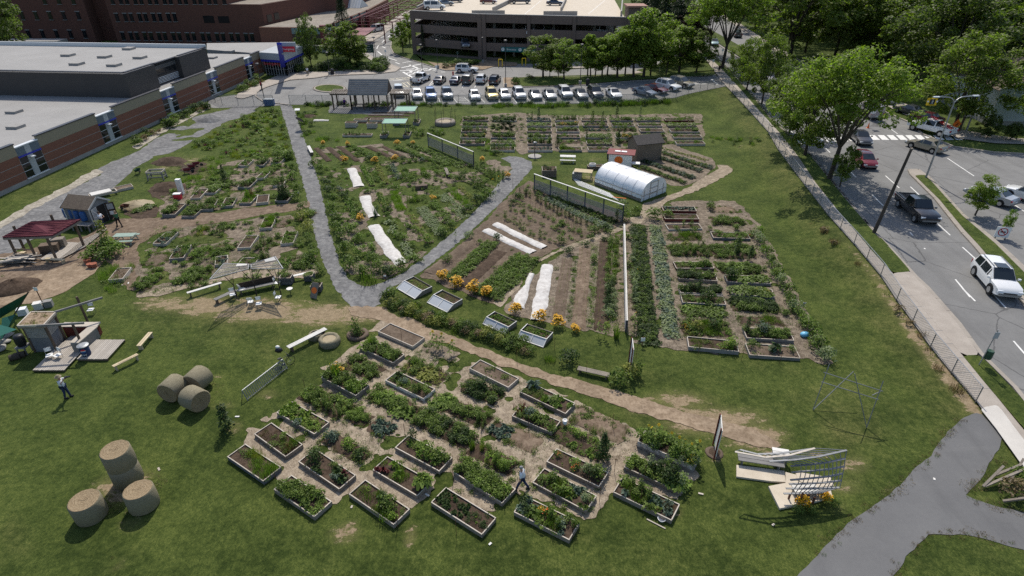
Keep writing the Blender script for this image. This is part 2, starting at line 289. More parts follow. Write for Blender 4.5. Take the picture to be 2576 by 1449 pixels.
# ---------------------------------------------------------------- mesh builder
class MB:
 def __init__(s):s.v=[];s.f=[];s.mi=[];s.cur=0
 def add(s,vs,fs,m=None):
  b=len(s.v);s.v+=[tuple(p)for p in vs];s.f+=[tuple(b+i for i in q)for q in fs];s.mi+=[s.cur if m is None else m]*len(fs);return s
 def box(s,c,d,rz=0,m=None,R=None):
  R=R or Matrix.Rotation(rz,3,'Z');c=Vector(c);x,y,z=d[0]/2,d[1]/2,d[2]/2
  vs=[c+R@Vector(p)for p in((-x,-y,-z),(x,-y,-z),(x,y,-z),(-x,y,-z),(-x,-y,z),(x,-y,z),(x,y,z),(-x,y,z))]
  return s.add(vs,[(0,3,2,1),(4,5,6,7),(0,1,5,4),(1,2,6,5),(2,3,7,6),(3,0,4,7)],m)
 def bar(s,a,b,w,t,m=None,up=(0,0,1)):
  a,b=Vector(a),Vector(b);d=b-a;l=d.length
  if l<1e-6:return s
  x=d/l;u=Vector(up)
  if abs(x.dot(u))>.98:u=Vector((0,1,0))
  y=u.cross(x).normalized();z=x.cross(y);R=Matrix((x,y,z)).transposed()
  return s.box((a+b)/2,(l,w,t),m=m,R=R)
 def tube(s,a,b,r0,r1=None,n=8,m=None,caps=True):
  r1=r0 if r1 is None else r1;a,b=Vector(a),Vector(b);x=(b-a).normalized();u=Vector((0,0,1))if abs(x.z)<.9 else Vector((0,1,0))
  y=u.cross(x).normalized();z=x.cross(y);vs=[]
  for c,r in((a,r0),(b,r1)):
   for i in range(n):
    t=2*math.pi*i/n;vs.append(c+y*(r*math.cos(t))+z*(r*math.sin(t)))
  fs=[(i,(i+1)%n,n+(i+1)%n,n+i)for i in range(n)]
  if caps:fs+=[tuple(range(n-1,-1,-1)),tuple(range(n,2*n))]
  return s.add(vs,fs,m)
 def path(s,pts,r,n=6,m=None):
  for a,b in zip(pts,pts[1:]):s.tube(a,b,r,n=n,m=m)
  return s
 def quad(s,*p,m=None):return s.add(p,[tuple(range(len(p)))],m)
 def prism(s,poly,z0,z1,m=None):
  n=len(poly);vs=[(x,y,z0)for x,y in poly]+[(x,y,z1)for x,y in poly]
  return s.add(vs,[tuple(range(n-1,-1,-1)),tuple(range(n,2*n))]+[(i,(i+1)%n,n+(i+1)%n,n+i)for i in range(n)],m)
 def lathe(s,prof,n=16,c=(0,0,0),m=None):
  vs=[];fs=[]
  for r,z in prof:
   for i in range(n):
    t=2*math.pi*i/n;vs.append((c[0]+r*math.cos(t),c[1]+r*math.sin(t),c[2]+z))
  for k in range(len(prof)-1):
   for i in range(n):fs.append((k*n+i,k*n+(i+1)%n,(k+1)*n+(i+1)%n,(k+1)*n+i))
  return s.add(vs,fs,m)
 def blob(s,c,r,n=8,jit=.15,m=None,seed=0):
  rr=random.Random(seed+int(c[0]*97+c[1]*31));vs=[];fs=[];k=n//2
  for j in range(k+1):
   for i in range(n):
    a=math.pi*j/k;t=2*math.pi*i/n;q=1+rr.uniform(-jit,jit)
    vs.append((c[0]+r[0]*q*math.sin(a)*math.cos(t),c[1]+r[1]*q*math.sin(a)*math.sin(t),c[2]+r[2]*q*math.cos(a)))
  for j in range(k):
   for i in range(n):fs.append((j*n+i,(j+1)*n+i,(j+1)*n+(i+1)%n,j*n+(i+1)%n))
  return s.add(vs,fs,m)
 def mesh(s,name,mats,smooth=False,ang=None):
  me=bpy.data.meshes.new(name);me.from_pydata(s.v,[],s.f)
  if isinstance(mats,str):mats=[mats]
  for m in mats:me.materials.append(M(m))
  if len(mats)>1:me.polygons.foreach_set('material_index',s.mi)
  if smooth:me.polygons.foreach_set('use_smooth',[True]*len(s.f))
  if ang:me.set_sharp_from_angle(angle=math.radians(ang))
  me.update();return me
 def build(s,name,mats,parent=None,loc=None,rz=0,smooth=False,ang=None,**k):
  return link(name,s.mesh(name,mats,smooth,ang),parent,loc,rz,**k)
def link(name,me,parent=None,loc=None,rz=0,label=None,cat=None,group=None,kind=None,scale=None):
 o=bpy.data.objects.new(name,me);COL.objects.link(o)
 if parent:o.parent=parent
 if loc is not None:o.location=loc
 if rz:o.rotation_euler=(0,0,rz)
 if scale is not None:o.scale=scale if hasattr(scale,'__len__')else(scale,)*3
 tag(o,label,cat,group,kind);return o
def tag(o,label=None,cat=None,group=None,kind=None):
 if label:o['label']=label
 if cat:o['category']=cat
 if group:o['group']=group
 if kind:o['kind']=kind
 return o
def thing(name,label,cat,loc=(0,0,0),rz=0,group=None,scale=None):
 return link(name,None,None,loc,rz,label,cat,group,None,scale)
KIDS={}
def dup(root,loc,rz,label,group=None,scale=None):
 r=root.copy();COL.objects.link(r);r.location=loc;r.rotation_euler=(0,0,rz);r['label']=label
 if group:r['group']=group
 if scale is not None:r.scale=scale if hasattr(scale,'__len__')else(scale,)*3
 def rec(src,dst):
  for ch in src.children:
   c=ch.copy();COL.objects.link(c);c.parent=dst;rec(ch,c)
 rec(root,r);return r
def array_mesh(name,V,mats,MI,uvless=True):
 
 n=len(V);me=bpy.data.meshes.new(name);me.vertices.add(n*4);me.loops.add(n*4);me.polygons.add(n)
 me.vertices.foreach_set('co',V.astype(np.float32).ravel());me.loops.foreach_set('vertex_index',np.arange(n*4,dtype=np.int32))
 me.polygons.foreach_set('loop_start',np.arange(0,n*4,4,dtype=np.int32));me.polygons.foreach_set('loop_total',np.full(n,4,dtype=np.int32))
 for m in mats:me.materials.append(M(m))
 me.polygons.foreach_set('material_index',MI.astype(np.int32));me.update(calc_edges=True);return me
ORD='first second third fourth fifth sixth seventh eighth ninth tenth eleventh twelfth thirteenth fourteenth fifteenth sixteenth seventeenth eighteenth nineteenth twentieth'.split()
def nth(i):
 if i<20:return ORD[i]
 t,u=divmod(i+1,10);tens={2:'twent',3:'thirt',4:'fort',5:'fift',6:'sixt',7:'sevent',8:'eight',9:'ninet'}[t]
 return tens+'ieth' if u==0 else tens+'y '+ORD[u-1]
 # ================================================================ THE SETTING: ground and everything laid on it
def gz(x,y):
 m=sstep(-64,-60,x)*sstep(108,104,y)*sstep(-5.5,-8,x-xfence(y))
 return h(x,y)+m*(.02*fbm(x,y,2.6,2)+.03*fbm(x,y,9,1))
def wpoly(dp):return np.array([tuple(G(*q))[:2]for q in dp])
def sdf(poly,x,y):
 
 d=np.full(x.shape,1e9);ins=np.zeros(x.shape,bool);n=len(poly)
 for i in range(n):
  ax,ay=poly[i];bx,by=poly[(i+1)%n];ex,ey=bx-ax,by-ay;L2=ex*ex+ey*ey+1e-12
  t=np.clip(((x-ax)*ex+(y-ay)*ey)/L2,0,1);d=np.minimum(d,(x-ax-t*ex)**2+(y-ay-t*ey)**2)
  if abs(ey)>1e-12:
   c=((ay>y)!=(by>y))&(x<ex*(y-ay)/ey+ax);ins^=c
 d=np.sqrt(d);return np.where(ins,d,-d)
def sheet(name,polys,mat,zo,res=.4,amp=0,ns=1.5,kind='structure',holes=(),world=False,zf=None,islands=0,skirt=0,seed=0):
 W_=[np.array(p)if world else wpoly(p)for p in polys];Hh=[np.array(p)if world else wpoly(p)for p in holes]
 allp=np.concatenate(W_);x0,y0=allp.min(0)-amp*1.5-res;x1,y1=allp.max(0)+amp*1.5+res
 xs=np.arange(x0,x1+res,res);ys=np.arange(y0,y1+res,res);X,Y=np.meshgrid(xs,ys,indexing='ij')
 S=np.full(X.shape,-1e9)
 for p in W_:S=np.maximum(S,sdf(p,X,Y))
 for p in Hh:S=np.minimum(S,-sdf(p,X,Y))
 if amp:S=S+amp*fbm(X,Y,ns,seed)
 if islands:S=np.minimum(S,np.where(S>0,1,S)*1.0+0)-0;S=np.where(S>.2,S,S)
 if islands:
  q=fbm(X,Y,ns*1.3,seed+4);S=np.minimum(S,(q+islands)*ns*.8)
 nx,ny=S.shape;Z=(zf(X,Y)if zf else gz(X,Y))+zo
 inside=S>0;cnt=inside[:-1,:-1].astype(int)+inside[1:,:-1]+inside[1:,1:]+inside[:-1,1:]
 vid={};V=[];F=[]
 idx=lambda i,j:i*ny+j
 def vert(key,x,y,z):
  if key not in vid:vid[key]=len(V);V.append((x,y,z))
  return vid[key]
 fi,fj=np.nonzero(cnt==4)
 for i,j in zip(fi.tolist(),fj.tolist()):
  F.append([vert(idx(a,b),xs[a],ys[b],Z[a,b])for a,b in((i,j),(i+1,j),(i+1,j+1),(i,j+1))])
 fi,fj=np.nonzero((cnt>0)&(cnt<4))
 for i,j in zip(fi.tolist(),fj.tolist()):
  cs=((i,j),(i+1,j),(i+1,j+1),(i,j+1));poly=[]
  for k in range(4):
   a=cs[k];b=cs[(k+1)%4];sa,sb=S[a],S[b]
   if sa>0:poly.append(vert(idx(*a),xs[a[0]],ys[a[1]],Z[a]))
   if(sa>0)!=(sb>0):
    t=sa/(sa-sb);key=(min(idx(*a),idx(*b)),max(idx(*a),idx(*b)))
    poly.append(vert(key,xs[a[0]]*(1-t)+xs[b[0]]*t,ys[a[1]]*(1-t)+ys[b[1]]*t,Z[a]*(1-t)+Z[b]*t))
  if len(poly)>=3:F.append(poly)
 me=bpy.data.meshes.new(name);me.from_pydata(V,[],F);me.materials.append(M(mat));me.update()
 return link(name,me,kind=kind)
 # ---- the ground itself: one sheet to the horizon, lawn with dry and worn places
def gaxis(segs):
 a=[]
 for s0,s1,st in segs:a+=list(np.arange(s0,s1,st))
 return np.array(a+[segs[-1][1]])
gx=gaxis([(-1500,-200,130),(-200,-62,6),(-62,60,.5),(60,160,4),(160,1500,130)])
gy=gaxis([(-300,0,30),(0,12,2),(12,125,.5),(125,300,5),(300,1800,150)])
GX,GY=np.meshgrid(gx,gy,indexing='ij');GZ=gz(GX,GY)-.012
DPX,DPY=PX(GX,np.maximum(GY,3),GZ)
def blobs(lst):
 o=np.zeros(GX.shape)
 for cx,cy,rx,ry,st in lst:o=np.maximum(o,st*np.exp(-(((DPX-cx)/rx)**2+((DPY-cy)/ry)**2)))
 return o
worn=blobs([(520,770,100,28,.85),(660,780,130,30,1),(810,792,110,28,1),(905,790,70,22,1),(430,765,100,24,.7),(400,745,60,10,.5),(600,800,90,14,.55),(350,800,50,10,.25),(560,745,60,12,.35),(1620,1030,60,18,.5),(1700,1010,90,30,.7),(1800,1060,130,36,.9),(1900,1100,80,32,1),(1740,1080,80,15,.6),(1860,1075,60,20,.55),(2150,1170,50,30,.5),(2120,1225,70,25,.45),(1500,975,60,10,.4),(295,1230,60,36,.8),(340,1190,70,14,.6),(330,1320,40,20,.5),(300,1420,25,26,.4),(868,1345,45,20,.75),(1030,1350,18,30,.7),(880,1320,30,12,.5),(590,1075,24,22,.55),(670,990,40,14,.5),(560,1020,40,15,.45),(1670,1010,25,20,.5),(540,948,30,8,.4),(1800,1150,30,14,.5),(2250,1240,60,12,.45),(2200,1100,20,10,.35),(1470,1300,20,14,.5),(1700,1290,20,20,.5),(1560,920,50,10,.25),(2060,1140,50,14,.5),(2110,1280,30,20,.4),(1960,1200,12,50,.6),(1940,1140,40,12,.5),(1360,410,60,10,.35),(1480,450,60,20,.5),(1690,500,30,10,.3),(1500,400,40,8,.35),(420,420,50,20,.4),(480,410,60,22,.5),(520,440,30,22,.45),(1135,380,20,6,.3),(730,300,12,30,.2),(200,520,40,12,.3),(450,690,90,40,.4),(540,600,150,60,.3),(1880,370,50,10,.3),(1830,420,20,8,.4)])
dry=blobs([(2130,1080,90,60,.55),(2100,1010,90,50,.35),(900,800,200,60,.35),(600,790,220,50,.4),(1700,1060,250,50,.3),(1500,950,150,40,.1),(300,1400,80,60,.25),(40,1350,60,60,.3),(1300,400,120,20,.2),(150,480,150,60,.35),(560,300,100,30,.3),(200,1000,150,60,.1)])
bank=sstep(-4.4,-.8,GX-xfence(GY))*sstep(.4,-.5,GX-xfence(GY))*sstep(22,30,GY)
dry=np.maximum(dry,bank*.4);worn=np.maximum(worn,sstep(-1.5,-.2,GX-xfence(GY))*sstep(.4,-.2,GX-xfence(GY))*sstep(62,30,GY)*sstep(23,28,GY)*.8)
dry=dry+np.where(DPY>900,-.12,0)*sstep(0,400,1200-DPX)
nx_,ny_=GX.shape
vv=np.stack([GX,GY,GZ],-1).reshape(-1,3);ii=np.arange(nx_*ny_).reshape(nx_,ny_)
ff=np.stack([ii[:-1,:-1],ii[1:,:-1],ii[1:,1:],ii[:-1,1:]],-1).reshape(-1,4)
me=bpy.data.meshes.new('ground');me.vertices.add(len(vv));me.vertices.foreach_set('co',vv.astype(np.float32).ravel());me.loops.add(len(ff)*4);me.polygons.add(len(ff))
me.loops.foreach_set('vertex_index',ff.astype(np.int32).ravel());me.polygons.foreach_set('loop_start',np.arange(0,len(ff)*4,4,dtype=np.int32));me.polygons.foreach_set('loop_total',np.full(len(ff),4,np.int32))
me.polygons.foreach_set('use_smooth',np.ones(len(ff),bool));me.materials.append(M('lawn'))
for n_,a_ in(('worn',worn),('dry',dry)):
 at=me.attributes.new(n_,'FLOAT','POINT');at.data.foreach_set('value',a_.astype(np.float32).ravel())
me.update(calc_edges=True);link('ground',me,kind='structure')
# ---- gravel, earth, chips, mulch
GRAVEL=[(704,264),(712,290),(722,320),(735,370),(745,400),(757,440),(770,490),(780,540),(792,590),(806,640),(822,680),(842,722),(868,755),(888,775),(930,777),(954,764),(958,742),(1000,715),(1060,683),(1100,652),(1150,612),(1190,577),(1225,542),(1262,507),(1292,475),(1322,442),(1340,420),(1335,405),(1312,395),(1284,392),(1262,398),(1284,410),(1288,425),(1268,445),(1243,475),(1215,508),(1180,545),(1145,578),(1100,617),(1060,652),(1010,688),(960,712),(930,719),(905,717),(885,708),(865,685),(850,650),(835,600),(822,550),(812,500),(800,450),(785,402),(773,368),(756,320),(744,285),(733,264)]
sheet('gravel_path',[GRAVEL],'gravel',.006,.16,.16,.5)
sheet('gravel_yard',[[(0,650),(60,615),(160,555),(235,503),(270,482),(300,455),(335,428),(375,397),(430,390),(470,365),(500,345),(560,312),(640,280),(650,266),(600,269),(520,285),(475,300),(400,345),(350,378),(300,398),(237,428),(215,455),(150,478),(75,522),(0,565),(-120,620),(-160,700)]],'gravel',.004,.3,.9,3.0,islands=.5)
sheet('dirt_yard',[[(-40,690),(0,640),(60,632),(215,590),(262,566),(300,553),(420,545),(480,536),(560,534),(640,522),(770,506),(782,520),(700,535),(640,545),(560,560),(420,580),(352,612),(345,690),(342,742),(322,722),(262,655),(215,660),(190,700),(130,735),(60,752),(0,775),(-60,790)]],'brown_dirt',.008,.25,.5,1.6)
sheet('dirt_patch',[[(370,480),(400,460),(430,455),(470,470),(460,500),(420,505),(385,500)],[(395,400),(430,392),(470,398),(455,418),(415,420)],[(460,420),(495,405),(520,412),(500,440),(470,440)],[(300,520),(340,505),(400,520),(395,545),(330,550)]],'soil',.012,.25,.5,1.2)
sheet('trodden_path',[[(880,775),(951,768),(1019,800),(1094,826),(1180,860),(1288,907),(1400,942),(1538,978),(1663,1018),(1750,1044),(1850,1068),(1925,1095),(1965,1118),(1950,1130),(1900,1122),(1830,1102),(1788,1086),(1663,1053),(1538,1018),(1400,970),(1288,928),(1156,877),(1056,845),(956,806),(880,792)]],'dirt',.016,.16,.32,.9)
sheet('mulch_ground',[[(905,862),(960,800),(985,808),(1050,862),(1075,850),(1110,880),(1180,915),(1240,925),(1310,950),(1330,965),(1452,1005),(1500,1040),(1560,1062),(1600,1085),(1730,1150),(1750,1190),(1700,1250),(1560,1225),(1525,1262),(1480,1325),(1440,1305),(1400,1280),(1300,1245),(1260,1280),(1240,1290),(1100,1235),(1082,1262),(1035,1275),(890,1228),(850,1262),(800,1245),(700,1205),(610,1120),(630,1080),(700,1030),(770,1000),(815,960),(810,925),(860,895)]],'wood_chips',.010,.18,.45,.9,islands=.42)
sheet('chip_path',[[(1240,762),(1288,703),(1338,663),(1425,618),(1500,590),(1583,563),(1585,548),(1610,543),(1613,523),(1620,510),(1663,498),(1713,480),(1738,468),(1763,450),(1788,435),(1808,425),(1805,415),(1833,415),(1843,430),(1813,450),(1775,470),(1738,485),(1688,503),(1668,513),(1660,525),(1632,538),(1613,563),(1570,577),(1525,597),(1463,615),(1388,642),(1345,665),(1338,687),(1320,697),(1303,727),(1288,740),(1256,775)]],'wood_chips',.022,.18,.2,.6)
sheet('garden_soil',[[(1655,522),(1700,505),(1850,505),(1905,560),(1962,660),(2005,745),(2082,875),(2092,912),(2062,915),(2010,898),(1880,893),(1715,882),(1640,870),(1560,845),(1470,832),(1380,815),(1310,800),(1268,778),(1300,735),(1345,690),(1425,625),(1520,595),(1600,565),(1625,545)]],'mulch',.012,.2,.4,.9,islands=.5)
sheet('garden_soil',[[(1160,292),(1300,283),(1420,290),(1765,285),(1772,352),(1700,352),(1640,362),(1530,380),(1310,386),(1295,375),(1160,352)]],'mulch',.012,.22,.4,1.4,islands=.45)
sheet('garden_soil',[[(1330,455),(1590,552),(1580,566),(1500,590),(1425,618),(1340,660),(1290,705),(1245,762),(1185,745),(1065,695),(1110,655),(1155,617),(1195,580),(1230,545),(1268,508),(1300,475)]],'light_soil',.014,.22,.4,1.3)
sheet('garden_soil',[[(790,368),(1000,360),(1160,415),(1265,400),(1285,425),(1262,447),(1215,503),(1145,574),(1100,612),(1010,683),(955,705),(910,705),(872,680),(845,590),(812,465),(792,400)]],'mulch',.012,.22,.6,1.5,islands=-.1)
sheet('garden_soil',[[(352,620),(420,585),(470,572),(560,562),(640,548),(735,540),(745,600),(775,680),(700,695),(560,690),(480,715),(342,745)],[(395,545),(400,500),(470,460),(560,410),(640,395),(700,395),(735,420),(750,500),(640,518),(500,533)]],'mulch',.012,.22,.5,1.3,islands=.08)
sheet('chip_path',[[(335,745),(420,722),(540,700),(600,685),(700,665),(790,660),(800,685),(770,700),(690,700),(600,700),(480,722),(420,738),(345,752)]],'wood_chips',.020,.2,.3,1.0)
sheet('stone_strip',[[(0,560),(60,522),(160,470),(240,425),(262,432),(180,478),(80,528),(0,575)],[(330,368),(420,315),(520,268),(528,272),(430,322),(345,376)]],'rubble',.016,.25,.3,1.0)
sheet('sand_yard',[[(-30,720),(60,700),(190,665),(262,650),(240,690),(160,735),(90,760),(0,765)]],'dirt',.014,.25,.5,1.8)
# ---- asphalt path at lower right
sheet('asphalt_path',[[(1150,2150),(1990,1460),(2050,1400),(2137,1313),(2224,1255),(2340,1145),(2385,1085),(2420,1050),(2468,1035),(2520,1100),(2510,1130),(2500,1150),(2470,1200),(2425,1248),(2500,1272),(2620,1300),(3200,1420),(3200,1545),(2620,1395),(2500,1360),(2430,1345),(2340,1345),(2290,1388),(2235,1460),(1600,2150)]],'path_asphalt',.01,.3,.10,.7)
# ---- the street: dual carriageway, median, crosswalk, side street
def zr(X,Y):return roadz(Y)
KERBW=[(2900,1405),(2575,1007),(2552,977),(2494,920),(2464,890),(2412,817),(2332,725),(2302,697),(2214,602),(2127,500),(2042,395),(1940,300),(1900,250),(1838,180),(1775,125),(1700,40),(1655,0),(1630,-25)]
MEDW=[(3000,1239),(2576,765),(2500,680),(2420,588),(2350,500),(2290,440),(2285,428)]
MEDE=[(2310,428),(2340,450),(2420,540),(2500,605),(2576,675),(3100,1158)]
KERBE_FAR=[(2290,335),(2330,355),(2400,372),(2500,385),(2700,395)]
STREET=KERBW+[(1745,-25),(1760,0),(1850,60),(1950,130),(2060,200),(2180,262),(2290,310),(2320,338),(2400,370),(2500,384),(2800,400),(3400,480),(3600,1405)]
sheet('street',[STREET],'asphalt',.03,.6,zf=zr)
def slab(name,dpoly,mat,z0,t,res=.5,parent=None,kind='structure',zf=None,amp=0,ns=1):
 o=sheet(name,[dpoly],mat,z0+t,res,amp,ns,kind=kind,zf=zf);return o
def kerb(name,dp,w=.18,hgt=.15,mat='kerb_concrete',dz=0.0,closed=False,zf=None):
 mb=MB();pts=[]
 for q in dp:
  g=G(*q);pts.append(g)
 if closed:pts.append(pts[0])
 fine=[]
 for a,b in zip(pts,pts[1:]):
  n=max(1,int((b-a).length/1.5))
  for i in range(n):
   p=a.lerp(b,i/n);fine.append(Vector((p.x,p.y,(roadz(p.y)if zf else hz(p.x,p.y)))))
 fine.append(Vector((pts[-1].x,pts[-1].y,(roadz(pts[-1].y)if zf else hz(pts[-1].x,pts[-1].y)))))
 for a,b in zip(fine,fine[1:]):
  up=Vector((0,0,hgt/2+dz));e=(b-a)*.02;mb.bar(a+up-e,b+up+e*.4,w,hgt)
 return mb.build(name,mat,kind='structure')
 # pavement, verge and kerb along the garden fence
FENCE_DP=[(2453,1012),(2392,940),(2339,875),(2294,812),(2254,757),(2214,695),(2147,615),(2082,542),(2024,467),(1957,378),(1931,332),(1880,275),(1833,225)]
SWR=[(2900,1490),(2575,1087),(2480,972),(2419,897),(2338,800),(2289,735),(2244,690),(2187,628),(2107,532),(2052,463),(2007,395),(1960,335),(1905,275),(1868,232),(1830,190),(1790,150),(1740,100)]
sw_poly=[(2830,1500),(2576,1178),(2500,1075)]+FENCE_DP+[(1815,205),(1775,150),(1720,95)]+SWR[::-1]
SWPOLY=sheet('sidewalk',[sw_poly],'concrete',.14,.35)
sheet('sidewalk',[[(2576,1185),(2500,1078),(2462,1030),(2508,1022),(2890,1510),(2840,1560)]],'new_concrete',.152,.35)
VERGE1=[(2244,690),(2187,628),(2107,532),(2052,463),(2007,395),(1960,335),(1905,275),(1868,232),(1830,190),(1790,150),(1740,100),(1757,100),(1842,182),(1905,252),(1945,300),(2045,395),(2130,500),(2216,602),(2290,686)]
VERGE2=[(2419,897),(2480,972),(2575,1087),(2900,1490),(2898,1410),(2573,1012),(2492,925),(2462,897)]
sheet('grass_verge',[VERGE1,VERGE2],'lawn',.15,.4,zf=zr)
sheet('sidewalk',[[(2244,690),(2290,686),(2330,728),(2410,820),(2462,896),(2419,898),(2338,800)]],'concrete',.146,.35)
kerb('kerb',KERBW,.3,.15,zf=True)
MED=MEDW+MEDE[::-1][::-1]
sheet('median_kerb',[MEDW+MEDE],'kerb_concrete',.15,.4,zf=zr)
sheet('median_grass',[[(3000,1225),(2576,750),(2500,667),(2425,582),(2362,505),(2300,444),(2325,442),(2345,462),(2420,546),(2500,614),(2576,690),(3090,1160)]],'lawn',.17,.4,zf=zr)
kerb('kerb',MEDW+MEDE,.2,.155,zf=True)
# far side pavement and lawns of the houses
kerb('kerb',[(1760,0),(1850,60),(1950,130),(2060,200),(2180,262),(2290,310),(2320,338),(2400,370),(2500,384),(2800,400)],.3,.15,zf=True)
sheet('sidewalk',[[(1800,20),(1900,85),(2060,180),(2200,238),(2300,270),(2420,330),(2560,350),(2800,360),(2800,372),(2500,362),(2400,348),(2320,310),(2190,250),(2050,190),(1890,92),(1790,24)]],'concrete',.15,.8,zf=zr)
# side street beyond the crosswalk median (far carriageway divider strip)
sheet('median_grass',[[(1715,20),(1760,60),(1850,110),(1950,170),(2035,225),(2085,262),(2070,268),(2020,240),(1930,190),(1840,130),(1745,70),(1700,30)]],'lawn',.17,.6,zf=zr)
kerb('kerb',[(1712,20),(1760,62),(1850,112),(1950,172),(2035,227),(2087,263),(2068,271),(2018,243),(1928,193),(1838,133),(1743,73),(1697,30)],.3,.155,closed=True,zf=True)
def dash(a,b,w=.12,mat='road_paint',mb=None,dz=.036,zf=roadz):
 A,B=G(*a),G(*b);n=max(1,int((B-A).length/2.5));d=(B-A).normalized();s_=Vector((-d.y,d.x,0))*w/2
 for i in range(n):
  p,q=A.lerp(B,i/n),A.lerp(B,(i+1)/n)
  for v in(p,q):v.z=(float(zf(v.y))if zf else hz(v.x,v.y))+dz
  mb.quad(p-s_,q-s_,q+s_,p+s_)
def marks(name,segs,w=.13,mat='road_paint',dz=.036,zf=roadz):
 for a,b in segs:
  mb=MB();dash(a,b,w,mat,mb,dz,zf);mb.build(name,mat,kind='structure')
marks('lane_line',[((2128,421),(2153,446)),((2194,490),(2222,518)),((2227,442),(2262,473)),((2353,558),(2390,592)),((2421,622),(2463,660)),((2289,585),(2327,627)),((2403,703),(2440,748)),((2421,726),(2453,758)),((2549,858),(2590,905)),((2241,325),(2258,337)),((2204,302),(2220,312)),((2383,398),(2450,443)),((2530,500),(2576,532)),((2480,720),(2530,775)),((2290,470),(2318,496)),((2135,300),(2150,312)),((2076,372),(2088,384)),((1838,120),(1848,127)),((1854,132),(1864,139)),((1990,330),(2005,345))])
for k in range(12):
 x=2192+k*23.2;mb=MB();a,b,c,d=[G(*q)for q in((x-8,340),(x+8,340),(x+22,352),(x+4,352))]
 if 7<=k<=8:pass
 for v in(a,b,c,d):v.z=float(roadz(v.y))+.037
 mb.quad(d,c,b,a);mb.build('crosswalk_bar','road_paint',kind='structure')
for k in range(9):
 x=1985+k*19;mb=MB();a,b,c,d=[G(*q)for q in((x-7,352-k),(x+6,352-k),(x+16,363-k),(x+2,363-k))]
 for v in(a,b,c,d):v.z=float(roadz(v.y))+.037
 mb.quad(d,c,b,a);mb.build('crosswalk_bar','road_paint',kind='structure')
 # pavement joints
mb=MB()
for i in range(57):
 y=29+i*1.52;x0=float(xfence(y));x1=x0+1.75
 mb.box((x0+.95,y,hz(x0+1,y)+.143),(1.5,.018,.008),rz=-.02)
mb.build('sidewalk_joint','metal_grey',kind='structure')
# manhole covers and seams
# ---- hospital drive and car park
LOT=[(1040,30),(1000,55),(965,85),(930,107),(919,120),(921,135),(944,150),(975,160),(1006,172),(994,180),(944,185),(884,187),(824,190),(794,195),(731,200),(694,210),(664,220),(646,232),(646,245),(664,255),(640,263),(560,264),(520,268),(528,247),(560,244),(600,240),(646,250),(724,263),(1288,262),(1500,259),(1640,254),(1700,245),(1760,230),(1825,217),(1835,200),(1800,190),(1745,192),(1678,200),(1610,202),(1500,211),(1450,215),(1288,221),(1265,206),(1265,197),(1300,194),(1475,194),(1600,185),(1640,178),(1700,160),(1640,150),(1575,160),(1540,168),(1475,172),(1380,178),(1340,172),(1340,160),(1245,160),(1235,170),(1215,176),(1120,178),(1100,172),(1070,160),(1040,152),(1008,145),(990,135),(985,120),(1000,105),(1030,92),(1060,70),(1085,30)]
sheet('car_park',[LOT],'lot_asphalt',.03,.6)
sheet('drop_off_drive',[[(646,250),(664,257),(724,264),(640,268),(540,272),(520,268),(530,247),(600,238),(650,232)]],'lot_asphalt',.034,.5)
SWK=[(590,246),(600,236),(655,210),(700,190),(760,180),(800,182),(900,178),(960,170),(915,140),(905,120),(915,95),(960,70),(1000,40),(1030,25),(1045,28),(1000,60),(965,88),(932,108),(922,120),(924,134),(946,149),(975,159),(1008,171),(996,181),(944,187),(884,189),(824,192),(794,197),(731,202),(696,212),(666,222),(648,233),(640,240),(610,250)]
sheet('sidewalk',[SWK],'concrete',.15,.5)
kerb('kerb',[(1040,30),(1000,56),(965,86),(931,107),(920,120),(922,135),(944,150),(975,160),(1006,172),(994,181),(944,186),(884,188),(824,191),(794,196),(731,201),(694,211),(664,221),(646,232),(643,243),(664,257),(724,264)],.25,.16)
isl=[(986,105),(1010,88),(1040,66),(1052,60),(1050,140),(1080,158),(1098,170),(1060,158),(1012,143),(992,133),(985,120)]
sheet('grass_island',[isl+[]],'lawn',.15,.5);kerb('kerb',[(1050,58),(1038,67),(1008,88),(985,104),(983,120),(990,134),(1010,144),(1060,159),(1098,171),(1120,178),(1215,177)],.25,.16)
sheet('planting_bed_ground',[[(1040,140),(1210,150),(1300,158),(1300,166),(1240,168),(1220,175),(1120,177),(1100,170)]],'dirt',.13,.5,.2,2)
sheet('grass_strip',[[(1045,138),(1210,148),(1212,156),(1100,160),(1060,152)]],'lawn',.15,.5)
sheet('grass_island',[[(1292,198),(1350,193),(1480,190),(1600,187),(1700,178),(1800,187),(1790,192),(1678,197),(1610,201),(1500,210),(1450,214),(1296,218)],[(1600,178),(1650,165),(1700,145),(1760,150),(1800,178),(1700,183),(1620,184)]],'lawn',.16,.5)
kerb('kerb',[(1296,219),(1450,216),(1500,212),(1610,203),(1678,201),(1745,193),(1800,190)],.25,.16)
kerb('kerb',[(1292,196),(1350,194),(1475,194),(1600,186),(1640,180)],.25,.16);kerb('kerb',[(1345,171),(1475,171),(1540,167),(1575,160),(1640,150),(1700,140)],.25,.16)
sheet('sidewalk',[[(1345,160),(1560,152),(1640,138),(1700,120),(1720,95),(1740,100),(1700,142),(1640,151),(1575,161),(1540,168),(1475,172),(1350,174)],[(1590,186),(1620,182),(1700,184),(1800,190),(1800,187),(1700,179),(1640,177),(1600,180)]],'concrete',.15,.5)
import itertools
ell=[(829+36*math.cos(t),223+8.2*math.sin(t))for t in np.linspace(0,2*math.pi,24,endpoint=False)]
ell2=[(829+41*math.cos(t),223+10*math.sin(t))for t in np.linspace(0,2*math.pi,24,endpoint=False)]
sheet('island_kerb',[ell2],'kerb_concrete',.15,.3);sheet('grass_island',[ell],'lawn',.17,.3);kerb('kerb',ell2,.2,.15,closed=True)
